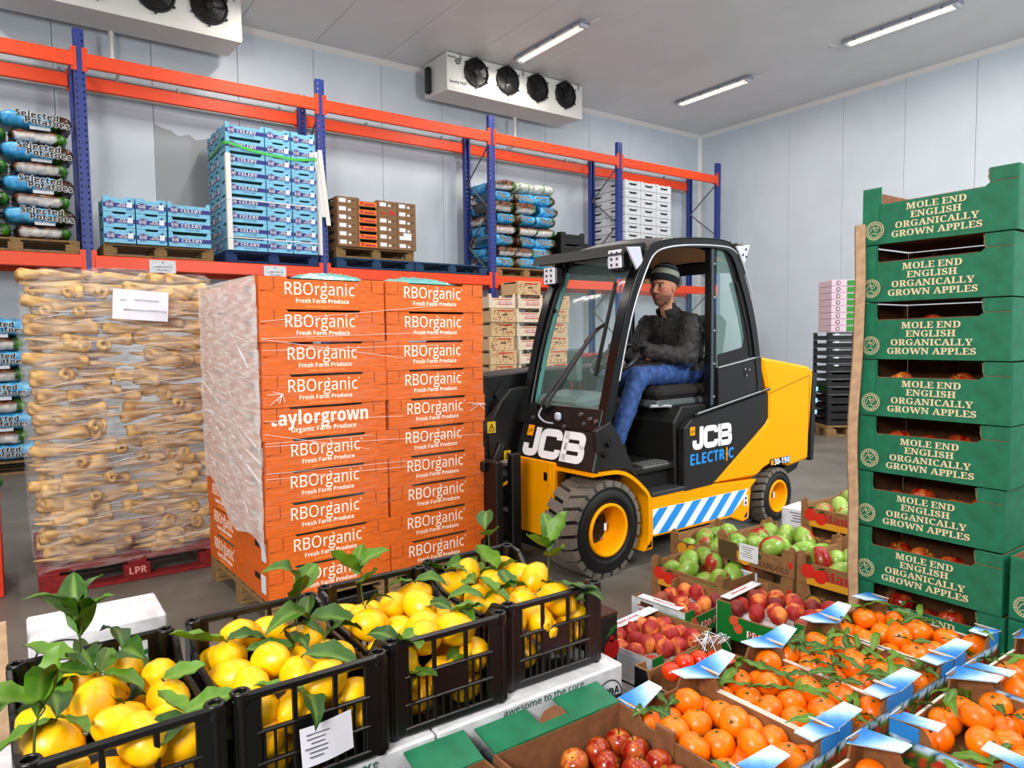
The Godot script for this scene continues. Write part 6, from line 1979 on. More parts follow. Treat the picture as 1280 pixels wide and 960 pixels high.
func apple_stack() -> void:
	var green := rough_mat("box green", Color(0.05, 0.46, 0.32), 0.55, "card", Vector3(2, 2, 2), "fine_n", 0.1)
	var kraft := rough_mat("box inside", Color(0.52, 0.33, 0.19), 0.8, "card", Vector3(3, 3, 3))
	var cream := mat("box print", Color(0.90, 0.82, 0.66), 0.55)
	var cut := mat("box edge", Color(0.55, 0.42, 0.3), 0.8)
	var L := 0.515
	var H := 0.2165
	var D := 0.38
	var t := thing("apple_box", "green apple box", "box", Vector3.ZERO, 0, "green apple boxes in the tall stack")
	# front: posts to full height, the panel between them lower, with a rounded step on the right
	var fp := pv([-L / 2, 0, L / 2, 0, L / 2, H - 0.003, L / 2 - 0.085, H - 0.003, L / 2 - 0.09, 0.185, L / 2 - 0.083, 0.165, L / 2 - 0.10, 0.152, -L / 2 + 0.075, 0.148, -L / 2 + 0.07, 0.16, -L / 2 + 0.07, H - 0.003, -L / 2, H - 0.003])
	obj("front_panel", slab(fp, D / 2 - 0.006, D / 2, 0.0012), green, t)
	var body := MB.new()
	body.box(Vector3(0, 0.004, 0), Vector3(L - 0.01, 0.006, D - 0.01))
	body.prism(notch(L - 0.012, H - 0.003, H - 0.003, 0.08), -D / 2, -D / 2 + 0.005)
	for s in [-1, 1]:
		body.box(Vector3(s * (L / 2 - 0.004), (H - 0.003) / 2, 0), Vector3(0.005, H - 0.005, D - 0.014))
	obj("box_inside", body, kraft, t)
	for s in [-1, 1]:
		obj("side_panel", MB.new().box(Vector3(s * (L / 2 - 0.0005), (H - 0.003) / 2, 0), Vector3(0.0025, H - 0.004, D - 0.012)), green, t)
	obj("corner_fold", MB.new().bbox(Vector3(-L / 2 + 0.034, H * 0.5, D / 2 + 0.002), Vector3(0.064, H - 0.012, 0.004), 0.0015), green, t)
	obj("corner_fold", MB.new().bbox(Vector3(L / 2 - 0.036, 0.19, D / 2 + 0.0018), Vector3(0.068, 0.045, 0.003), 0.0012), green, t)
	obj("cut_edge", MB.new().bar(Vector3(L / 2 - 0.088, H - 0.006, D / 2 + 0.0004), Vector3(L / 2 - 0.082, 0.166, D / 2 + 0.0004), 0.002, 0.002, Vector3.BACK).bar(Vector3(L / 2 - 0.082, 0.166, D / 2 + 0.0004), Vector3(L / 2, 0.166, D / 2 + 0.0004), 0.0016, 0.002, Vector3.BACK).bar(Vector3(-L / 2 + 0.07, 0.149, D / 2 + 0.0004), Vector3(L / 2 - 0.1, 0.153, D / 2 + 0.0004), 0.0016, 0.002, Vector3.BACK), cut, t)
	for q in [["MOLE END", 0.127], ["ENGLISH", 0.096], ["ORGANICALLY", 0.064], ["GROWN APPLES", 0.032]]:
		letter(t, q[0], 0.0325, cream, Vector3(0.005, q[1], D / 2 + 0.0006), Vector3.ZERO, "Droid Serif", true, 1.13)
	var rg := MB.new()
	for rr in [0.034, 0.025]:
		var p := []
		for k in 25:
			p.append(Vector3(-L / 2 + 0.05 + cos(TAU * k / 24) * rr, 0.052 + sin(TAU * k / 24) * rr, D / 2 + 0.0045))
		rg.tube(p, 0.0012, 4)
	for k in 22:
		var an := TAU * k / 22
		rg.bar(Vector3(-L / 2 + 0.05 + cos(an) * 0.0275, 0.052 + sin(an) * 0.0275, D / 2 + 0.0045), Vector3(-L / 2 + 0.05 + cos(an) * 0.032, 0.052 + sin(an) * 0.032, D / 2 + 0.0045), 0.003, 0.001, Vector3.BACK)
	for pth in [[-0.02, -0.008, -0.008, 0.012, 0.004, -0.002, 0.018, 0.012], [-0.015, -0.015, 0.0, -0.008, 0.008, -0.016, 0.019, -0.008], [-0.006, 0.02, 0.004, 0.008, 0.012, 0.018]]:
		var p := []
		for k in range(0, pth.size(), 2):
			p.append(Vector3(-L / 2 + 0.05 + pth[k], 0.052 + pth[k + 1], D / 2 + 0.0045))
		rg.tube(smooth_path(p, 4), 0.0013, 4)
	obj("seal_print", rg, cream, t)
	var am := apple_meshes(0.046)
	var apm := vc("apple skin", 0.22)
	var X := 2.70 + D / 2
	for k in 9:
		var jx := 0.004 * sin(k * 2.3)
		var at := Vector3(X + jx, 0.004 + k * 0.2172, -1.197 + 0.006 * sin(k * 1.7))
		dup(t, "green apple box, %s in the tall stack of green boxes" % ord_top(8 - k), at, -PI / 2 + 0.006 * sin(k * 3.1))
		if k < 8 and k > 0:
			for j in 4:
				place_fruit("apple", am, apm, "red apple in the tall green stack, box %s, %s along" % [ord_top(8 - k), ORD[j]], "apple", "apples in the tall green stack", at + Vector3(-D / 2 + 0.075 + 0.02 * sin(j * 2.0 + k), 0.118 + 0.014 * sin(j * 3.1 + k * 1.7), -0.125 + j * 0.098), true, 0.7)
	for k in 3:
		dup(t, "green apple box at the right edge of the picture, %s of the second stack" % ["bottom", "second box", "third box"][k], Vector3(X + 0.01, 0.004 + k * 0.2172, -0.668), -PI / 2, "green apple boxes of the second stack")
	remove_child(t)
	t.queue_free()
	var pts := [Vector2(2.674, 0.02), Vector2(2.676, 0.3), Vector2(2.668, 0.5), Vector2(2.676, 0.76), Vector2(2.662, 1.02), Vector2(2.674, 1.3), Vector2(2.676, 1.55), Vector2(2.686, 1.8), Vector2(2.69, 1.815)]
	var sp := smooth_path(pts, 4)
	var st := MB.new()
	var m := sp.size() - 1
	var zz := func(y: float) -> float: return -1.428 + 0.006 * sin(y * 5.0) - 0.006 * smoothstep(1.6, 1.8, y)
	for q in [[0.0, 0.0, 0.0, -0.038], [0.0, -0.038, 0.004, -0.038], [0.004, -0.038, 0.004, 0.0], [0.004, 0.0, 0.0, 0.0], [0.0, -0.038, 0.04, -0.040], [0.04, -0.042, 0.0, -0.042]]:
		st.grid(1, m, func(u: float, v: float) -> Vector3:
			var p: Vector2 = sp[roundi(v * m)]
			return Vector3(p.x + lerpf(q[0], q[2], u), p.y, zz.call(p.y) + lerpf(q[1], q[3], u)), false, true)
	tag(obj("edge_protector", st, rough_mat("edge board buff", Color(0.80, 0.66, 0.52), 0.75, "card", Vector3(3, 3, 3))), "buff cardboard edge strip standing bent against the tall green apple stack", "edge strip")

# ---------------------------------------------------------------- mango boxes
func mango_box(kind: int) -> Node3D:
	var kraft := rough_mat("kraft", Color(0.60, 0.42, 0.25), 0.8, "card", Vector3(3, 3, 3), "fine_n", 0.15)
	var red := mat("print mango red", Color(0.82, 0.13, 0.05), 0.6)
	var yellow := mat("print yellow", Color(0.86, 0.60, 0.10), 0.6)
	var script := mat("print crimson", Color(0.70, 0.08, 0.10), 0.6)
	var brown := mat("print dark brown", Color(0.22, 0.12, 0.06), 0.7)
	var leafg := mat("print leaf green", Color(0.12, 0.26, 0.08), 0.6)
	var L := 0.44
	var D := 0.42
	var H := 0.128
	var t := thing("mango_box", "mango box", "box", Vector3.ZERO, 0, "mango boxes")
	obj("body", tray(L, D, H, 0.10 if kind == 0 else 0.085, H - 0.02, 0.035 if kind == 0 else 0.06, 0.006, 0.05), kraft, t)
	for s in [-1, 1]:
		for s2 in [-1, 1]:
			obj("corner_post", MB.new().bbox(Vector3(s * (L / 2 - 0.02), H / 2 + 0.006, s2 * (D / 2 - 0.012)), Vector3(0.034, H + 0.008, 0.01), 0.002).bbox(Vector3(s * (L / 2 - 0.022), H + 0.012, s2 * (D / 2 - 0.012)), Vector3(0.016, 0.012, 0.008), 0.002), kraft, t)
	var z := D / 2
	if kind == 0:
		obj("print", MB.new().bbox(Vector3(0.02, 0.018, z + 0.001), Vector3(L - 0.06, 0.032, 0.002), 0.0006), yellow, t)
		for q in [[-0.165, 0.062, 0.034], [-0.105, 0.048, 0.032]]:
			obj("mango_print", MB.new().lathe([Vector2(0.0, 0.0), Vector2(q[2], 0.0), Vector2(q[2] * 0.96, 0.003), Vector2(0.0, 0.004)], 18, Transform3D(Basis(Vector3.RIGHT, PI / 2), Vector3(q[0], q[1], z)), true), red, t)
			obj("leaf_print", MB.new().prism(pv([-0.02, 0, -0.005, 0.009, 0.02, 0.012, 0.006, 0.0]), 0, 0.004, Transform3D(Basis.IDENTITY, Vector3(q[0] + 0.005, q[1] + 0.034, z))), leafg, t)
		letter(t, "Mangoes", 0.066, script, Vector3(0.045, 0.058, z + 0.001), Vector3.ZERO, "Droid Serif", true, 0.95)
		obj("seal_print", MB.new().cyl(Vector3(0.18, 0.075, z), Vector3(0.18, 0.075, z + 0.002), 0.013, 12), leafg, t)
		letter(t, "Mango", 0.06, script, Vector3(L / 2 + 0.001, 0.05, 0.03), Vector3(0, PI / 2, 0), "Droid Serif", true)
	else:
		for q in [[-0.13, 0.045, 0.036], [-0.055, 0.04, 0.042]]:
			obj("mango_print", MB.new().cyl(Vector3(q[0], q[1], z), Vector3(q[0], q[1], z + 0.002), q[2], 18), yellow, t)
			var p := []
			for k in 13:
				p.append(Vector3(q[0] + cos(0.3 + k * 0.22) * (q[2] + 0.007), q[1] + sin(0.3 + k * 0.22) * (q[2] + 0.007), z + 0.001))
			obj("outline_print", MB.new().tube(p, 0.0018, 4), brown, t)
		letter(t, "MANGOES", 0.034, brown, Vector3(0.1, 0.026, z + 0.001), Vector3.ZERO, "Droid Serif", false, 1.05)
		obj("seal_print", MB.new().cyl(Vector3(0.03, 0.06, z), Vector3(0.03, 0.06, z + 0.002), 0.012, 12), leafg, t)
		obj("tab_print", MB.new().bbox(Vector3(0.2, 0.06, z + 0.001), Vector3(0.02, 0.03, 0.002), 0.0006), red, t)
	return t

func mangoes() -> void:
	var faces := [mango_box(0), mango_box(1)]
	# [x, z, layers, top kind, phrase]
	var stacks := [[2.87, -2.29, 2, 0, "front left stack"], [3.32, -2.56, 2, 1, "stack behind the front left"], [3.14, -2.08, 3, 2, "stack with white labels"], [3.135, -1.63, 3, 0, "stack by the buff strip"], [3.60, -1.90, 4, 0, "rear stack"]]
	var meshes := []
	for k in 5:
		meshes.append(fruit(0.050, 0.066, 0.045, func(u: float, v: float, p: Vector3) -> Color:
			var n := noise.get_noise_3d(p.x * 14 + k * 4, p.y * 14, p.z * 14)
			var g := Color(0.42, 0.58, 0.16).lerp(Color(0.62, 0.72, 0.36), clampf(0.5 + n, 0, 1))
			return g.lerp(Color(0.62, 0.10, 0.10), smoothstep(0.0, 0.5, sin(u * TAU + k) * 0.55 + n * 1.1 - 0.25 + 0.25 * (k % 3 - 1))), 0.06, 0.09, k + 40, 18, 14).mesh())
	var skin := vc("mango skin", 0.3)
	var paper := mat("label white", Color(0.88, 0.9, 0.93), 0.5)
	var ink := mat("ink grey", Color(0.35, 0.35, 0.42), 0.7)
	for s in stacks.size():
		var q: Array = stacks[s]
		for k in q[2]:
			var top: bool = k == q[2] - 1
			var kind: int = (1 if q[3] == 2 else q[3]) if top else 1
			var b := dup(faces[kind], "brown mango box, %s of the mango %s" % [["bottom", "second up", "third up", "top"][k] if not top else "top", q[4]], Vector3(q[0], 0.004 + k * 0.131, q[1]), -PI / 2 + 0.03 * sin(s * 2.0 + k), "mango boxes")
			if q[3] == 2:
				obj("label", MB.new().bbox(Vector3(-0.03, 0.062, 0.2125), Vector3(0.11, 0.085, 0.002), 0.0006), paper, b)
				for e in 5:
					obj("print", MB.new().box(Vector3(-0.035 - 0.006 * (e % 2), 0.09 - e * 0.012, 0.2137), Vector3(0.07 - 0.015 * (e % 3), 0.003, 0.001)), ink, b)
				obj("wood_print", MB.new().bbox(Vector3(-0.155, 0.05, 0.2125), Vector3(0.11, 0.09, 0.002), 0.0006), rough_mat("print bark", Color(0.42, 0.33, 0.17), 0.8, "worn", Vector3(9, 30, 9)), b)
		var ty: float = 0.004 + (q[2] - 1) * 0.131 + 0.075
		var rows := 3
		for a in heap(0.40, 0.38, 0.052, rows, 4, ty - 0.012, 0.02, 70 + s):
			place_fruit("mango", meshes, skin, row_label("green red mango", a, rows, q[4]), "mango", "mangoes", Vector3(q[0], 0, q[1]) + Basis(Vector3.UP, -PI / 2) * a[0])
	for f in faces:
		remove_child(f)
		f.queue_free()

# ---------------------------------------------------------------- peach boxes
func peach_box(L: float, D: float, H: float, low: float, flap_back: bool, flap_left: bool, holder: String) -> Node3D:
	var kraft := rough_mat("kraft", Color(0.60, 0.42, 0.25), 0.8, "card", Vector3(3, 3, 3))
	var green := mat("peach box green", Color(0.05, 0.42, 0.14), 0.5)
	var white := rough_mat("card white", Color(0.86, 0.86, 0.87), 0.7, "card", Vector3(3, 3, 3))
	var red := mat("print red", Color(0.75, 0.12, 0.08), 0.6)
	var t := thing("peach_box", holder, "box", Vector3.ZERO, 0, "peach boxes")
	obj("body", tray(L, D, H, low, H - 0.004, 0.06, 0.005), kraft, t)
	obj("front_print", MB.new().prism(notch(L - 0.004, H - 0.003, low - 0.003, 0.06), D / 2, D / 2 + 0.002), green, t)
	obj("back_print", MB.new().prism(notch(L - 0.004, H - 0.003, low - 0.003, 0.06), -D / 2 - 0.002, -D / 2), green, t)
	for s in [-1, 1]:
		obj("end_print", MB.new().box(Vector3(s * (L / 2 + 0.001), H / 2, 0), Vector3(0.002, H - 0.004, D)), white if s < 0 else green, t)
	letter(t, "PRO-FLOR", 0.04, mat("print white"), Vector3(0.03, low * 0.42, D / 2 + 0.002), Vector3.ZERO, "Droid Sans", true)
	letter(t, "PRO-FLOR", 0.036, red, Vector3(0.03, low * 0.42, D / 2 + 0.0032), Vector3.ZERO, "Droid Sans", true)
	for q in [[-0.12, 0.55], [-0.1, 0.36], [0.15, 0.55]]:
		obj("peach_print", MB.new().cyl(Vector3(q[0], H * q[1], D / 2 + 0.002), Vector3(q[0], H * q[1], D / 2 + 0.004), 0.02, 14), mat("print peach", Color(0.85, 0.32, 0.18), 0.6), t)
	# white end with red lines of print and a grey label
	for e in 4:
		obj("print", MB.new().box(Vector3(-L / 2 - 0.0025, H * 0.75 - e * 0.018, -D * 0.22 + 0.01 * (e % 2)), Vector3(0.001, 0.006, 0.09)), red, t)
	obj("hand_slot", MB.new().bbox(Vector3(-L / 2 - 0.0022, H * 0.82, -D * 0.2), Vector3(0.002, 0.02, 0.07), 0.0008), mat("slot brown", Color(0.28, 0.12, 0.06), 0.8), t)
	obj("label", MB.new().box(Vector3(-L / 2 - 0.0025, H * 0.5, D * 0.2), Vector3(0.001, H * 0.7, D * 0.4)), mat("label grey", Color(0.74, 0.76, 0.78), 0.6), t)
	var lift := 0.006
	if flap_back:
		obj("lid_flap", MB.new().bbox(Vector3(0, H + 0.003, -D / 2 + 0.022), Vector3(L + 0.008, 0.005, 0.05), 0.0015), white, t)
		letter(t, "PRODUCT OF ITALY", 0.016, red, Vector3(0.02, H + 0.006, -D / 2 + 0.022), Vector3(-PI / 2, 0, 0))
	if flap_left:
		obj("lid_flap", MB.new().bbox(Vector3(-L / 2 + 0.02, H + 0.003, 0.0), Vector3(0.046, 0.005, D - 0.06), 0.0015), white, t)
		letter(t, "PRODUCT OF ITALY", 0.014, red, Vector3(-L / 2 + 0.02, H + 0.006, 0.02), Vector3(-PI / 2, 0, -PI / 2))
	return t

func peaches() -> void:
	var meshes := []
	for k in 6:
		meshes.append(fruit(0.037, 0.0345, 0.037, func(u: float, v: float, p: Vector3) -> Color:
			var n := noise.get_noise_3d(p.x * 22 + k * 4, p.y * 22, p.z * 22) + 0.5 * noise.get_noise_3d(p.x * 90, p.y * 90, p.z * 90)
			var c := Color(0.90, 0.54, 0.24).lerp(Color(0.60, 0.06, 0.07), smoothstep(-0.55, 0.45, sin(u * TAU + k * 2) * 0.45 + n * 0.9 + 0.15))
			return c.lerp(Color(0.32, 0.08, 0.09), 0.55 if k == 5 else 0.0), 0.16, 0.04, k + 60, 18, 13).mesh())
	var skin := vc("peach skin", 0.62)
	# [x, z, turn, length, depth, height, layers, low, flaps, phrase, rows, cols]
	var bx := [[1.985, -1.875, 0.12, 0.385, 0.30, 0.122, 2, 0.085, true, false, "white ended peach stack", 4, 5],
		[2.40, -2.075, 0.10, 0.36, 0.28, 0.122, 2, 0.085, false, true, "rear peach stack", 3, 4],
		[2.53, -1.665, -PI / 2 + 0.12, 0.40, 0.32, 0.15, 2, 0.10, false, true, "green sided peach stack", 4, 5]]
	for s in bx.size():
		var q: Array = bx[s]
		for k in q[6]:
			var b := peach_box(q[3], q[4], q[5], q[7], q[8], q[9], "green and white peach box, %s of the %s" % [["bottom", "top"][k], q[10]])
			b.position = Vector3(q[0], 0.004 + k * (q[5] + 0.006), q[1])
			b.rotation.y = q[2]
		var y: float = 0.004 + (q[5] + 0.006) + q[5] - 0.038
		var bas := Basis(Vector3.UP, q[2])
		obj("pad", MB.new().bbox(Vector3(0, q[5] - 0.075, 0), Vector3(q[3] - 0.02, 0.012, q[4] - 0.02), 0.003), mat("pad white", Color(0.85, 0.85, 0.86), 0.7), get_child(get_child_count() - 1))
		for a in heap(q[3] - 0.02, q[4] - 0.02, 0.036, q[11], q[12], y, 0.012, 90 + s):
			place_fruit("peach", meshes, skin, row_label("blushed peach", a, q[11], q[10]), "peach", "peaches", Vector3(q[0], 0, q[1]) + bas * a[0])
	# dark printed box of red fruit between the peaches and the clementines
	var dk := rough_mat("box night blue", Color(0.07, 0.09, 0.12), 0.55, "card", Vector3(3, 3, 3))
	var kraft := rough_mat("kraft", Color(0.60, 0.42, 0.25), 0.8, "card", Vector3(3, 3, 3))
	for k in 2:
		var t := thing("fruit_box", "dark printed box of red fruit between the peaches and clementines, %s one" % ["lower", "upper"][k], "box", Vector3(1.86, 0.004 + k * 0.152, -1.515), 0.06, "dark red fruit boxes")
		obj("body", tray(0.40, 0.26, 0.15, 0.11, 0.11, 0.05, 0.006), kraft, t)
		for s in [-1, 1]:
			obj("side_print", MB.new().prism(notch(0.396, 0.148, 0.108, 0.05), s * 0.131 - 0.001, s * 0.131 + 0.001), dk, t)
			obj("end_print", MB.new().prism(notch(0.256, 0.148, 0.108, 0.05), s * 0.201 - 0.001, s * 0.201 + 0.001, Transform3D(Basis(Vector3.UP, PI / 2), Vector3.ZERO)), dk, t)
		var gp := MB.new()
		for j in 9:
			gp.bar(Vector3(-0.2025, 0.01, -0.1 + j * 0.025), Vector3(-0.2025, 0.05 + 0.02 * sin(j * 2.0), -0.11 + j * 0.027), 0.004, 0.003, Vector3.RIGHT)
		tag(obj("grass_print", gp, mat("print leaf bright", Color(0.1, 0.4, 0.12), 0.6), t), "green plant print", "", "", "stuff")
	var redf := []
	for k in 3:
		redf.append(fruit(0.034, 0.03, 0.034, func(u: float, v: float, p: Vector3) -> Color:
			return Color(0.80, 0.14, 0.05).lerp(Color(0.92, 0.35, 0.08), clampf(0.4 + noise.get_noise_3d(p.x * 20 + k, p.y * 20, p.z * 20), 0, 1)), 0.12, 0.05, k + 80, 16, 12).mesh())
	for a in heap(0.37, 0.23, 0.034, 3, 5, 0.25, 0.012, 99):
		if a[0].x > -0.1:
			place_fruit("tomato", redf, vc("red fruit skin", 0.25), row_label("red round fruit", a, 3, "dark box by the peaches"), "fruit", "red fruit in the dark box", Vector3(1.86, 0, -1.515) + a[0])
	var net := MB.new()
	for k in 16:
		var p0 := Vector3(1.96 + rng.randf() * 0.07, 0.30, -1.62 + rng.randf() * 0.05)
		net.tube(smooth_path([p0, p0 + Vector3(rng.randf_range(-0.05, 0.05), 0.03, rng.randf_range(-0.05, 0.05)), p0 + Vector3(rng.randf_range(-0.08, 0.08), rng.randf_range(-0.01, 0.02), rng.randf_range(-0.06, 0.06))], 4), 0.0012, 4)
	tag(obj("paper_shreds", net, mat("label white")), "white shredded paper in the dark fruit box", "packing", "", "stuff")
	# slim dark pomegranate box showing beyond the last lemon crate
	var pt := thing("fruit_box", "slim dark box with a pomegranate picture behind the rightmost lemon crate", "box", Vector3(1.47, 0.004, -1.74), 0.0)
	obj("body", MB.new().bbox(Vector3(0, 0.255, 0), Vector3(0.17, 0.51, 0.26), 0.004), rough_mat("box charcoal", Color(0.11, 0.095, 0.085), 0.6, "card", Vector3(3, 3, 3)), pt)
	obj("top_edge", MB.new().bbox(Vector3(0, 0.513, 0), Vector3(0.172, 0.012, 0.262), 0.003), mat("slot brown"), pt)
	obj("pomegranate_print", MB.new().cyl(Vector3(0.055, 0.40, 0.13), Vector3(0.055, 0.40, 0.133), 0.033, 16).cyl(Vector3(0.055, 0.435, 0.13), Vector3(0.055, 0.435, 0.133), 0.012, 6), mat("print pomegranate", Color(0.7, 0.05, 0.06), 0.5), pt)
	obj("leaf_print", MB.new().prism(pv([0.03, 0.44, 0.06, 0.455, 0.08, 0.475, 0.05, 0.47]), 0.13, 0.1325), mat("print leaf bright", Color(0.1, 0.4, 0.12), 0.6), pt)

# ---------------------------------------------------------------- clementines in sky blue boxes
func clementine_box(L: float, D: float) -> Node3D:   # short ends along x (front and back), long low sides along z
	var H := 0.165
	var kraft := rough_mat("kraft inside", Color(0.58, 0.38, 0.21), 0.8, "card", Vector3(3, 3, 3), "fine_n", 0.12)
	var sky := vc("sky print", 0.65)
	var blue := mat("box sky blue", Color(0.16, 0.50, 0.80), 0.45)
	var edge := mat("box cut edge", Color(0.85, 0.82, 0.76), 0.7)
	var t := thing("clementine_box", "clementine box", "box", Vector3.ZERO, 0, "clementine boxes")
	var b := MB.new()
	b.box(Vector3(0, 0.004, 0), Vector3(L - 0.012, 0.006, D - 0.012))
	var endp := pv([-L / 2, 0, L / 2, 0, L / 2, H, L / 2 - 0.075, H, L / 2 - 0.09, 0.15, L / 2 - 0.10, 0.128, -L / 2 + 0.10, 0.128, -L / 2 + 0.09, 0.15, -L / 2 + 0.075, H, -L / 2, H])
	var sidep := pv([-D / 2, 0, D / 2, 0, D / 2, H, D / 2 - 0.06, H, D / 2 - 0.075, 0.118, -D / 2 + 0.075, 0.118, -D / 2 + 0.06, H, -D / 2, H])
	for s in [-1, 1]:
		b.prism(endp, s * (D / 2 - 0.003) - 0.003, s * (D / 2 - 0.003) + 0.003)
		b.prism(sidep, s * (L / 2 - 0.003) - 0.003, s * (L / 2 - 0.003) + 0.003, Transform3D(Basis(Vector3.UP, PI / 2), Vector3.ZERO))
	obj("body", b, kraft, t)
	for s in [-1, 1]:
		# printed outside of the ends and sides
		var pr := MB.new()
		pr.grid(24, 10, func(u: float, v: float) -> Vector3:
			var y := v * 0.126
			return Vector3((u - 0.5) * L * s, y + 0.001, s * (D / 2 + 0.0012)), false, false, func(u: float, v: float, p: Vector3) -> Color:
			var n := noise.get_noise_2d(p.x * 60, p.y * 60)
			if v > 0.9:
				return Color(0.16, 0.45, 0.75).lerp(Color(0.8, 0.9, 0.97), clampf(0.5 + n, 0, 1))
			if v > 0.8 and n > 0.0:
				return Color(0.75, 0.84, 0.9)
			return Color(0.75, 0.14, 0.05) if n > 0.18 else (Color(0.12, 0.3, 0.08) if n < 0.05 else Color(0.35, 0.5, 0.12)))
		obj("end_print", pr, sky, t)
		var sp := MB.new()
		sp.grid(30, 10, func(u: float, v: float) -> Vector3:
			return Vector3(s * (L / 2 + 0.0012), v * 0.116 + 0.001, (0.5 - u) * D * s), false, false, func(u: float, v: float, p: Vector3) -> Color:
			var n := noise.get_noise_2d(p.z * 40 + 9, p.y * 40)
			if v > 0.8:
				return Color(0.10, 0.38, 0.68)
			if v > 0.45 + 0.25 * n:
				return Color(0.20, 0.55, 0.82).lerp(Color(0.85, 0.92, 0.97), clampf(0.4 + 1.2 * n, 0, 1))
			return Color(0.55, 0.62, 0.10) if n > 0.1 else Color(0.10, 0.32, 0.10))
		obj("side_print", sp, sky, t)
		obj("side_edge", MB.new().box(Vector3(s * (L / 2 - 0.003), 0.119, 0), Vector3(0.007, 0.003, D - 0.14)), edge, t)
		for s2 in [-1, 1]:
			# sloping printed ledge folded over each corner
			var lg := MB.new()
			var x0: float = s * (L / 2 + 0.004)
			var x1: float = s * (L / 2 - 0.115)
			var z0: float = s2 * (D / 2 + 0.006)
			lg.grid(8, 4, func(u: float, v: float) -> Vector3:
				var wd := lerpf(0.075, 0.05, u)
				return Vector3(lerpf(x0, x1, u), H + 0.004 + 0.012 * u - 0.012 * v * (1.0 - u), z0 - s2 * wd * v), false, s * s2 < 0, func(u: float, v: float, p: Vector3) -> Color:
				return Color(0.10, 0.44, 0.78).lerp(Color(0.86, 0.94, 0.98), smoothstep(0.12, 1.1, u + 0.3 * v + 0.15 * noise.get_noise_2d(p.x * 30, p.z * 30))))
			lg.grid(8, 4, func(u: float, v: float) -> Vector3:
				var wd := lerpf(0.075, 0.05, u)
				return Vector3(lerpf(x0, x1, u), H + 0.001 + 0.012 * u - 0.012 * v * (1.0 - u), z0 - s2 * wd * v), false, s * s2 > 0)
			obj("corner_ledge", lg, sky, t)
			obj("ledge_edge", MB.new().bar(Vector3(x0, H + 0.001, z0 - s2 * 0.078), Vector3(x0, H + 0.001, z0), 0.002, 0.003, Vector3.UP), edge, t)
			obj("corner_print", MB.new().bbox(Vector3(s * (L / 2 - 0.036), 0.146, s2 * (D / 2 + 0.0015)), Vector3(0.07, 0.036, 0.003), 0.001).bbox(Vector3(s * (L / 2 + 0.0015), 0.142, s2 * (D / 2 - 0.03)), Vector3(0.003, 0.046, 0.058), 0.001), blue, t)
	return t

func clementines() -> void:
	var proto := clementine_box(0.322, 0.43)
	var meshes := []
	for k in 5:
		var m := fruit(0.041, 0.0358, 0.041, func(u: float, v: float, p: Vector3) -> Color:
			var n := noise.get_noise_3d(p.x * 20 + k * 6, p.y * 20, p.z * 20)
			var c := Color(0.97, 0.50, 0.04).lerp(Color(0.96, 0.40, 0.02), clampf(0.5 + n + 0.15 * (k % 3 - 1), 0, 1))
			return c.lerp(Color(0.30, 0.32, 0.08), smoothstep(0.965, 0.99, v)), 0.13, 0.06, k + 110, 22, 16)
		m.paint(Color(0.25, 0.35, 0.1))
		m.lathe([Vector2(0.0001, 0.0310), Vector2(0.005, 0.032), Vector2(0.003, 0.0345), Vector2(0.0001, 0.0347)], 8)
		meshes.append(m.mesh())
	var skin := vc("clementine skin", 0.33, "peel_n", Vector3(26, 26, 26), 0.35)
	var lm := leaf_mat()
	var leaves := []
	for k in 4:
		leaves.append(leaf(0.075 + 0.012 * k, 0.024 + 0.003 * (k % 2), 0.18 - 0.1 * (k % 3), 0.35, 0.25 + 0.22 * k).mesh())
	var y := 0.254
	# [x, z, turn, phrase, rows, cols, leafiness]
	var bx := [[1.470, -1.130, 0.0, "leftmost rear box", 5, 4, 0.22], [1.797, -1.135, 0.0, "second rear box", 5, 4, 0.55], [2.119, -1.135, 0.0, "third rear box", 5, 4, 0.6], [2.456, -1.135, 0.0, "rear box by the green stack", 5, 4, 0.4],
		[1.468, -0.715, PI / 2, "leftmost near box", 5, 4, 0.3], [2.02, -0.715, PI / 2 + 0.04, "middle near box", 5, 4, 0.45], [2.475, -0.715, PI / 2, "rightmost near box", 5, 4, 0.45]]
	var pine := wood("pine", Color(0.66, 0.52, 0.33))
	for k in 2:
		pallet("pine pallet under the rear clementine boxes, %s of two" % ["lower", "upper"][k], Vector3(1.95, k * 0.1265, -1.13), 0, 1.36, 0.43, pine, 0.125)
		pallet("pine pallet under the near clementine boxes, %s of two" % ["lower", "upper"][k], Vector3(1.95, k * 0.1265, -0.695), 0, 1.36, 0.40, pine, 0.125)
	for s in bx.size():
		var q: Array = bx[s]
		dup(proto, "sky blue clementine box, %s" % q[3], Vector3(q[0], y, q[1]), q[2])
		var bas := Basis(Vector3.UP, q[2])
		for lay in 2:
			var rows: int = q[4]
			for a in heap(0.306, 0.412, 0.0412, rows if lay else rows - 1, q[5] if lay else q[5] - 1, y + (0.078 if lay else 0.042), 0.03 if lay else 0.01, 130 + s * 3 + lay):
				if lay == 0 and (a[1] + a[2]) % 2 == 0:
					continue
				var o := place_fruit("clementine", meshes, skin, row_label("orange clementine" if lay else "lower clementine", a, rows if lay else rows - 1, q[3]), "clementine", "clementines", Vector3(q[0], 0, q[1]) + bas * a[0], true, 1.3)
				if lay == 1 and rng.randf() < q[6]:
					sprig(o, leaves, lm, Vector3(0, 0.033, 0), 2 + rng.randi() % 3, 0.028)
	remove_child(proto)
	proto.queue_free()

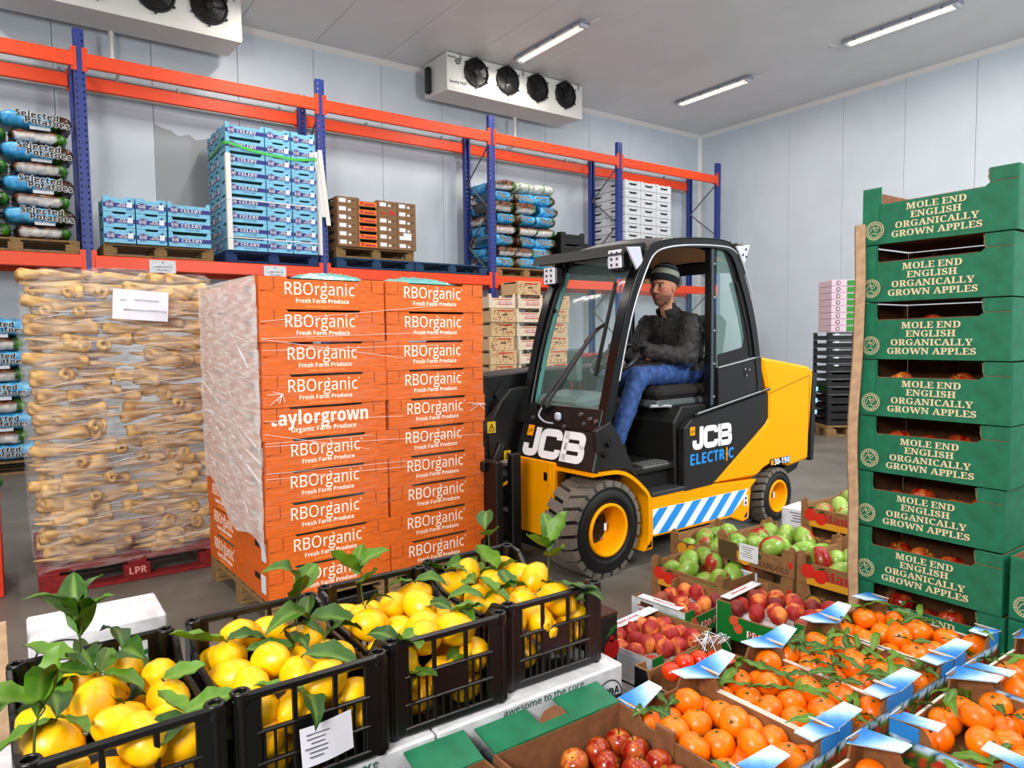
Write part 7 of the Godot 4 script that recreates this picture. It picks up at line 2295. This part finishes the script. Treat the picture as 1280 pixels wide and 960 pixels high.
# ---------------------------------------------------------------- lemons in black crates
func black_crate(w: float, d: float, h: float) -> Node3D:
	var bk := mat("crate plastic", Color(0.032, 0.032, 0.036), 0.33)
	var t := thing("crate", "black crate", "crate", Vector3.ZERO, 0, "black lemon crates")
	for sx in [-1, 1]:
		for sz in [-1, 1]:
			var p := Transform3D(Basis.IDENTITY, Vector3(sx * (w / 2 - 0.02), 0, sz * (d / 2 - 0.018)))
			var m := MB.new()
			m.lathe([Vector2(0.0, 0.0), Vector2(0.016, 0.0), Vector2(0.0165, h - 0.03), Vector2(0.0195, h - 0.028), Vector2(0.0205, h - 0.004), Vector2(0.018, h), Vector2(0.0135, h), Vector2(0.0125, h - 0.003), Vector2(0.0125, h - 0.03), Vector2(0.0, h - 0.03)], 16, p, false)
			m.bbox(Vector3(sx * (w / 2 - 0.032), h * 0.48, sz * (d / 2 - 0.008)), Vector3(0.052, h * 0.94, 0.01), 0.003)
			m.bbox(Vector3(sx * (w / 2 - 0.006), h * 0.48, sz * (d / 2 - 0.04)), Vector3(0.01, h * 0.94, 0.07), 0.003)
			obj("corner_post", m, bk, t)
	for sz in [-1, 1]:
		var z: float = sz * (d / 2 - 0.007)
		obj("rim", MB.new().bbox(Vector3(0, h - 0.011, z), Vector3(w - 0.05, 0.02, 0.014), 0.005), bk, t)
		for yy in [0.012, 0.075, 0.142]:
			obj("rail", MB.new().bbox(Vector3(0, yy, z), Vector3(w - 0.09, 0.009 if yy > 0.02 else 0.02, 0.012), 0.003), bk, t)
		for k in 2:
			obj("bar", MB.new().bbox(Vector3((k - 0.5) * 0.088, h / 2, z), Vector3(0.011, h - 0.02, 0.009), 0.002), bk, t)
		for k in 11:
			var x := (k - 5) * 0.0215
			if k != 3 and k != 7:
				if absf(x) > 0.05:
					obj("slat", MB.new().bbox(Vector3(x, 0.078, z), Vector3(0.0055, 0.135, 0.007), 0.0015), bk, t)
				else:
					obj("slat", MB.new().bbox(Vector3(x, 0.04, z), Vector3(0.0055, 0.066, 0.007), 0.0015), bk, t)
		obj("name_plate", MB.new().bbox(Vector3(0, 0.108, z), Vector3(0.085, 0.062, 0.007), 0.002), bk, t)
	for sx in [-1, 1]:
		var x: float = sx * (w / 2 - 0.006)
		var rp := MB.new()
		var prof := [Vector3(x, h - 0.012, -d / 2 + 0.03), Vector3(x, h - 0.018, -d / 2 + 0.07), Vector3(x, h - 0.055, -d / 2 + 0.10), Vector3(x, h - 0.068, -d / 2 + 0.13), Vector3(x, h - 0.068, d / 2 - 0.13), Vector3(x, h - 0.055, d / 2 - 0.10), Vector3(x, h - 0.018, d / 2 - 0.07), Vector3(x, h - 0.012, d / 2 - 0.03)]
		for k in prof.size() - 1:
			rp.bar(prof[k], prof[k + 1] + (prof[k + 1] - prof[k]).normalized() * 0.002, 0.014, 0.014, Vector3.UP, 0.003)
		obj("rim", rp, bk, t)
		for yy in [0.012, 0.09]:
			obj("rail", MB.new().bbox(Vector3(x, yy, 0), Vector3(0.01, 0.012 if yy > 0.02 else 0.02, d - 0.12), 0.003), bk, t)
		for k in 13:
			obj("slat", MB.new().bbox(Vector3(x, 0.085, (k - 6) * 0.028), Vector3(0.007, 0.16, 0.006), 0.0015), bk, t)
	obj("floor_grid", MB.new().bbox(Vector3(0, 0.006, 0), Vector3(w - 0.03, 0.006, d - 0.03), 0.002), bk, t)
	return t

func lemons() -> void:
	var w := 0.338
	var d := 0.485
	var h := 0.235
	var y0 := 0.466
	var proto := black_crate(w, d, h)
	var place := ["leftmost crate", "second crate", "third crate", "rightmost crate"]
	var cx := [[0.136, -1.640, 0.03], [0.494, -1.662, 0.0], [0.846, -1.69, -0.02], [1.196, -1.715, -0.02]]
	var meshes := []
	for k in 6:
		var lg := 0.048 + 0.005 * (k % 3)
		var r := 0.040 + 0.003 * (k % 2)
		var m := fruit(r, lg, r, func(u: float, v: float, p: Vector3) -> Color:
			var n := noise.get_noise_3d(p.x * 25 + k * 8, p.y * 25, p.z * 25)
			var c := Color(0.97, 0.78, 0.03).lerp(Color(0.95, 0.68, 0.02), clampf(0.45 + n + 0.2 * (k % 2), 0, 1))
			return c.lerp(Color(0.45, 0.38, 0.08), smoothstep(0.97, 0.995, v)), 0.0, 0.07, k + 170, 22, 18, 0.09)
		meshes.append(m.mesh())
	var skin := vc("lemon skin", 0.36, "peel_n", Vector3(18, 18, 18), 0.5)
	var lm := leaf_mat()
	var leaves := []
	for k in 6:
		leaves.append(leaf(0.10 + 0.012 * (k % 4), 0.052 + 0.006 * (k % 3), 0.22 - 0.14 * (k % 3), 0.3 + 0.25 * (k % 2), 0.1 + 0.17 * k).mesh())
	for c in 4:
		var at := Vector3(cx[c][0], y0, cx[c][1])
		var crate := dup(proto, "black slatted %s of lemons%s" % [place[c], ["", " with a paper label on the front", " between the labelled and the rightmost one", ""][c]], at, cx[c][2])
		if c == 1:
			var note := obj("paper_label", MB.new().grid(8, 6, func(u: float, v: float) -> Vector3:
				return Vector3((u - 0.5) * 0.115, (v - 0.5) * 0.09, 0.004 * sin(u * 4.0) + 0.003 * v)), mat("note paper", Color(0.88, 0.88, 0.93), 0.5), crate, Vector3(0.02, 0.085, d / 2 + 0.002), Vector3(0, 0, 0.06))
			note.set_meta("label", "curled white paper label with grey print")
			for e in 6:
				obj("print", MB.new().box(Vector3(-0.002 - 0.004 * (e % 2), 0.11 - e * 0.01, d / 2 + 0.0085), Vector3(0.05 - 0.01 * (e % 3), 0.002, 0.001)), mat("ink grey", Color(0.35, 0.35, 0.42), 0.7), crate, Vector3.ZERO)
		var bas := Basis(Vector3.UP, cx[c][2])
		for lay in 3:
			var rows := 5 if lay else 4
			var yy: float = [y0 + 0.055, y0 + 0.11, y0 + 0.143][lay]
			for a in heap(w - 0.035, d - 0.03, 0.043, rows, 4 if lay == 2 else 3, yy, 0.03 if lay == 2 else 0.0, 200 + c * 5 + lay):
				if lay == 0 and a[1] < rows - 1 or lay == 1 and a[1] < rows - 1 and (a[1] + a[2]) % 2 == 1:
					continue
				if lay == 2 and rng.randf() < 0.06:
					continue
				var lab := row_label("yellow lemon", a, rows, place[c]) if lay == 2 else ("low lemon behind the front slats, %s, %s in the %s layer" % [place[c], ORD[a[2]], ["bottom", "middle"][lay]] if a[1] == rows - 1 else row_label("lemon under the top layer", a, rows, place[c]))
				var o := place_fruit("lemon", meshes, skin, lab, "lemon", "lemons", at + bas * (a[0] - Vector3(0, y0, 0)))
				o.basis = Basis(Vector3.UP, rng.randf() * TAU) * Basis(Vector3.RIGHT, PI / 2 + rng.randf_range(-0.6, 0.6))
				if lay == 2 and rng.randf() < [0.55, 0.45, 0.55, 0.6][c]:
					sprig(o, leaves, lm, Vector3(rng.randf_range(-0.01, 0.01), 0.042, rng.randf_range(-0.01, 0.01)), 1 + rng.randi() % 3, 0.022)
				elif lay == 1 and rng.randf() < 0.4:
					sprig(o, leaves, lm, Vector3(0, 0.02, 0.03), 1, 0.03)
	remove_child(proto)
	proto.queue_free()
	# leafy twigs that stand up out of the crates
	var tw := [[Vector3(0.10, 0.70, -1.80), "tall leafy lemon twig at the back of the leftmost crate", 6], [Vector3(0.0, 0.70, -1.47), "leafy lemon twig hanging over the left edge of the leftmost crate", 3], [Vector3(0.58, 0.69, -1.80), "three leaved lemon twig at the back of the second crate", 3], [Vector3(0.76, 0.71, -1.78), "broad leaved lemon twig at the back of the third crate", 4], [Vector3(1.26, 0.72, -1.9), "upright pair of lemon leaves at the back of the rightmost crate", 2], [Vector3(1.28, 0.71, -1.62), "small leafy twig at the right side of the rightmost crate", 4]]
	for q in tw:
		var t := thing("lemon_twig", q[1], "twig", q[0], 0)
		var n: int = q[2]
		var dir := Vector3(rng.randf_range(-0.35, 0.35), 1, rng.randf_range(-0.2, 0.2)).normalized()
		var hgt := 0.03 + 0.013 * n
		var pts := smooth_path([Vector3(0, -0.05, 0), dir * hgt * 0.4, dir * hgt * 0.75 + Vector3(0.01, 0, 0), dir * hgt], 3)
		obj("stem", MB.new().tube(pts, 0.0028, 5, 0.0015), mat("stalk green", Color(0.25, 0.32, 0.12), 0.6), t)
		for k in n:
			var o := obj("leaf", leaves[rng.randi() % 6], lm, t, dir * hgt * (0.35 + 0.65 * (k + 1.0) / n))
			o.basis = Basis(Vector3.UP, k * 2.4 + rng.randf_range(-0.4, 0.4)) * Basis(Vector3.RIGHT, rng.randf_range(-1.1, -0.35)) * Basis(Vector3.BACK, rng.randf_range(-0.5, 0.5))
	# white cartons the crates stand on
	var wc := rough_mat("carton white", Color(0.87, 0.87, 0.89), 0.5, "card", Vector3(2, 2, 2))
	var ink := mat("ink", Color(0.05, 0.05, 0.06), 0.6)
	var gp := mat("print core green", Color(0.12, 0.30, 0.26), 0.6)
	var names := ["white fruit carton under the leftmost black crate", "white fruit carton under the middle black crates", "white fruit carton with a round organic seal under the rightmost black crate"]
	var pine := wood("pine", Color(0.66, 0.52, 0.33))
	for k in 3:
		var x: float = [-0.135, 0.48, 1.095][k]
		pallet("pine pallet under the white cartons, %s" % ["left", "middle", "right"][k], Vector3(x, 0, -1.71), 0, 0.60, 0.54, pine)
		var t := thing("carton", names[k], "carton", Vector3(x, 0.146, -1.71), 0, "white cartons under the lemon crates")
		obj("body", MB.new().bbox(Vector3(0, 0.158, 0), Vector3(0.606, 0.316, 0.556), 0.006), wc, t)
		obj("lid", MB.new().bbox(Vector3(0, 0.27, 0), Vector3(0.611, 0.094, 0.561), 0.006), wc, t)
		letter(t, "awesome to the core", 0.024, gp, Vector3(0.02, 0.301, 0.2812), Vector3.ZERO, "Droid Sans", false, 1.2)
		letter(t, "1 BUSHEL", 0.028, ink, Vector3(0.21, 0.24, 0.2812), Vector3.ZERO, "Droid Sans", true)
		var s := Vector3(0.25, 0.232, 0.281) if k == 2 else Vector3(-0.2, 0.232, 0.281)
		var rg := []
		for e in 29:
			rg.append(s + Vector3(cos(TAU * e / 28), sin(TAU * e / 28), 0) * 0.048)
		obj("seal", MB.new().tube(rg, 0.002, 4), ink, t)
		letter(t, "USDA", 0.03, ink, s + Vector3(0, 0.013, 0), Vector3.ZERO, "Droid Sans", true)
		var half := MB.new()
		var arc := PackedVector2Array()
		for e in 15:
			arc.append(Vector2(cos(PI + PI * e / 14.0), sin(PI + PI * e / 14.0)) * 0.046)
		half.prism(arc, 0, 0.001, Transform3D(Basis.IDENTITY, s + Vector3(0, -0.001, 0)))
		obj("seal_half", half, ink, t)
		letter(t, "ORGANIC", 0.018, wc, s + Vector3(0, -0.018, 0.001), Vector3.ZERO, "Droid Sans", true)
	var bk := thing("carton", "white carton standing behind the leftmost black crate, printed upside down", "carton", Vector3(0.157, 0.004, -2.16))
	obj("body", MB.new().bbox(Vector3(0, 0.333, 0), Vector3(0.31, 0.666, 0.2), 0.005), wc, bk)
	var rg := []
	for e in 29:
		rg.append(Vector3(-0.09 + cos(TAU * e / 28) * 0.05, 0.625 + sin(TAU * e / 28) * 0.03, 0.101))
	obj("seal", MB.new().tube(rg, 0.002, 4), ink, bk)
	letter(bk, "USDA", 0.03, ink, Vector3(-0.09, 0.615, 0.101), Vector3(0, 0, PI), "Droid Sans", true)
	obj("green_line", MB.new().bar(Vector3(-0.1, 0.5, 0.101), Vector3(0.0, 0.58, 0.101), 0.005, 0.002, Vector3.BACK).bar(Vector3(0.02, 0.56, 0.101), Vector3(0.13, 0.58, 0.101), 0.012, 0.002, Vector3.BACK), mat("print leaf bright", Color(0.1, 0.4, 0.12), 0.6), bk)

# ---------------------------------------------------------------- green apple boxes at the very front
func apple_box() -> void:
	var green := rough_mat("flap green", Color(0.02, 0.45, 0.30), 0.5, "card", Vector3(2, 2, 2))
	var kraft := rough_mat("box inside", Color(0.52, 0.33, 0.19), 0.8, "card", Vector3(3, 3, 3))
	var names := ["open green apple box at the front, left of the one with apples showing", "open green apple box full of red apples at the front"]
	for k in 2:
		var t := thing("apple_box", names[k], "box", Vector3([0.66, 1.093][k], 0.10, -1.08), 0.0 if k else 0.02, "open apple boxes at the front")
		var L: float = [0.42, 0.412][k]
		var D := 0.52
		var H: float = [0.315, 0.318][k]
		obj("body", tray(L, D, H, H - 0.002, H - 0.02, 0.07, 0.006), kraft, t)
		for s in [-1, 1]:
			obj("side_print", MB.new().box(Vector3(s * (L / 2 + 0.001), H / 2 - 0.01, 0), Vector3(0.002, H - 0.03, D)), green, t)
			obj("end_print", MB.new().box(Vector3(0, H / 2 - 0.004, s * (D / 2 + 0.001)), Vector3(L, H - 0.01, 0.002)), green, t)
		# flap folded back from the rear edge with a torn hand hole
		var fl := MB.new()
		var zb := -D / 2
		var hole := 0.045
		var rise := 0.018 if k else 0.03
		for seg in [[-L / 2 + 0.004, -hole, 0.0, 1.0], [hole, L / 2 - 0.004, 0.0, 1.0], [-hole, hole, 0.0, 0.30]]:
			fl.hexa([Vector3(seg[0], H - 0.001, zb + 0.004), Vector3(seg[1], H - 0.001, zb + 0.004), Vector3(seg[1], H + rise * seg[3] - 0.001, zb - 0.088 * seg[3]), Vector3(seg[0], H + rise * seg[3] - 0.001, zb - 0.088 * seg[3]), Vector3(seg[0], H + 0.004, zb + 0.004), Vector3(seg[1], H + 0.004, zb + 0.004), Vector3(seg[1], H + rise * seg[3] + 0.004, zb - 0.088 * seg[3]), Vector3(seg[0], H + rise * seg[3] + 0.004, zb - 0.088 * seg[3])])
		obj("lid_flap", fl, green, t)
		obj("torn_flap", slab(pv([-hole, 0, hole, 0, hole - 0.012, 0.022, 0.012, 0.03, -0.02, 0.026, -hole + 0.006, 0.014]), -0.002, 0.002, 0.0008, Transform3D(Basis(Vector3.RIGHT, -0.5), Vector3(0, H + 0.006, zb - 0.028))), kraft, t)
		obj("corner_post", MB.new().bbox(Vector3(L / 2 - 0.006, H / 2 + 0.006, -D / 2 + 0.17), Vector3(0.012, H, 0.06), 0.002), kraft, t)
	var pine := wood("pine", Color(0.66, 0.52, 0.33))
	pallet("pine pallet under the open green apple boxes at the front", Vector3(0.875, 0, -1.08), 0, 0.86, 0.52, pine, 0.098)
	var am := apple_meshes(0.036)
	var apm := vc("apple skin", 0.22)
	for lay in 2:
		for a in heap(0.392, 0.50, 0.036, 7, 5, 0.272 + lay * 0.062, 0.035 if lay else 0.0, 240 + lay):
			if lay == 0 and a[1] > 3:
				continue
			if lay == 1 and (a[2] == 0 and a[1] < 3 or a[1] == 0 and a[2] < 2):
				continue
			place_fruit("apple", am, apm, row_label("red striped apple" if lay else "lower red apple", a, 7, "open green front box"), "apple", "apples in the open green box", Vector3(1.093, 0, -1.08) + a[0], true, 1.6)

# ---------------------------------------------------------------- odds and ends at the edges of the view
func extras() -> void:
	var bin_m := rough_mat("bin orange red", Color(0.85, 0.2, 0.06), 0.45, "plain", Vector3(2, 2, 2))
	var b := thing("plastic_bin", "orange red plastic bin with a green knob, cut off by the left edge", "bin", Vector3(-0.31, 0.004, -5.0))
	obj("body", tray(0.44, 0.5, 0.6, 0.58, 0.58, 0.06, 0.012), bin_m, b)
	obj("rim", MB.new().bbox(Vector3(0, 0.57, 0.252), Vector3(0.46, 0.05, 0.014), 0.004), bin_m, b)
	obj("knob", MB.new().lathe(ball(0.03, 8), 12, Transform3D(Basis.IDENTITY, Vector3(0.215, 0.63, 0.2))), mat("knob green", Color(0.03, 0.35, 0.15), 0.4), b)
	var st := MB.new().bbox(Vector3(0, 0.37, 0), Vector3(0.05, 0.74, 0.005), 0.001).bbox(Vector3(-0.025, 0.37, -0.025), Vector3(0.005, 0.74, 0.05), 0.001)
	tag(obj("edge_protector", st, rough_mat("edge board buff", Color(0.80, 0.66, 0.52), 0.75, "card", Vector3(3, 3, 3)), self, Vector3(-0.062, 0.004, -2.03)), "buff cardboard edge strip standing behind the leftmost crate at the picture edge", "edge strip")
	var wc := thing("carton", "small white carton with a printed sheet by the forklift's rear wheel", "carton", Vector3(3.70, 0.004, -2.27), 0.1)
	obj("body", MB.new().bbox(Vector3(0, 0.205, 0), Vector3(0.2, 0.41, 0.22), 0.004), rough_mat("card white", Color(0.86, 0.86, 0.87), 0.7, "card", Vector3(3, 3, 3)), wc)
	var sh := MB.new().bbox(Vector3(-0.102, 0.36, 0.0), Vector3(0.003, 0.1, 0.18), 0.001)
	obj("sheet", sh, mat("note paper", Color(0.88, 0.88, 0.93), 0.5), wc)
	for k in 4:
		obj("print", MB.new().box(Vector3(-0.1045, 0.39 - k * 0.016, 0.01 * (k % 2)), Vector3(0.001, 0.005, 0.12 - 0.02 * (k % 3))), mat("ink grey", Color(0.35, 0.35, 0.42), 0.7), wc)
	# produce on the floor under the rack, seen through the windscreen
	var dark := mat("crate grey", Color(0.12, 0.115, 0.115), 0.5)
	var red := mat("tomato red", Color(0.6, 0.06, 0.04), 0.35)
	for s in 2:
		var x: float = [7.86, 8.42][s]
		var side: String = ["left", "right"][s]
		for k in 5:
			var t := thing("crate", "dark produce crate under the rack behind the windscreen, %s, %s pile" % [ord_top(4 - k), side], "crate", Vector3(x, 0.004 + k * 0.222, -9.1), 0.02 * sin(k * 2.0 + s), "produce crates under the rack")
			obj("body", tray(0.52, 0.42, 0.22, 0.18, 0.18, 0.06, 0.012), dark, t)
			obj("rim", MB.new().bbox(Vector3(0, 0.17, 0.213), Vector3(0.5, 0.02, 0.01), 0.003), dark, t)
		for k in 10:
			var tm := obj("tomato", MB.new().lathe(ball(0.048, 8), 12), red, self, Vector3(x - 0.19 + (k % 5) * 0.096, 1.10, -9.18 + (k / 5) * 0.12))
			tag(tm, "tomato on top of the %s dark pile under the rack, %s in the %s row" % [side, ORD[k % 5], ["back", "front"][k / 5]], "tomato", "tomatoes on the dark piles")
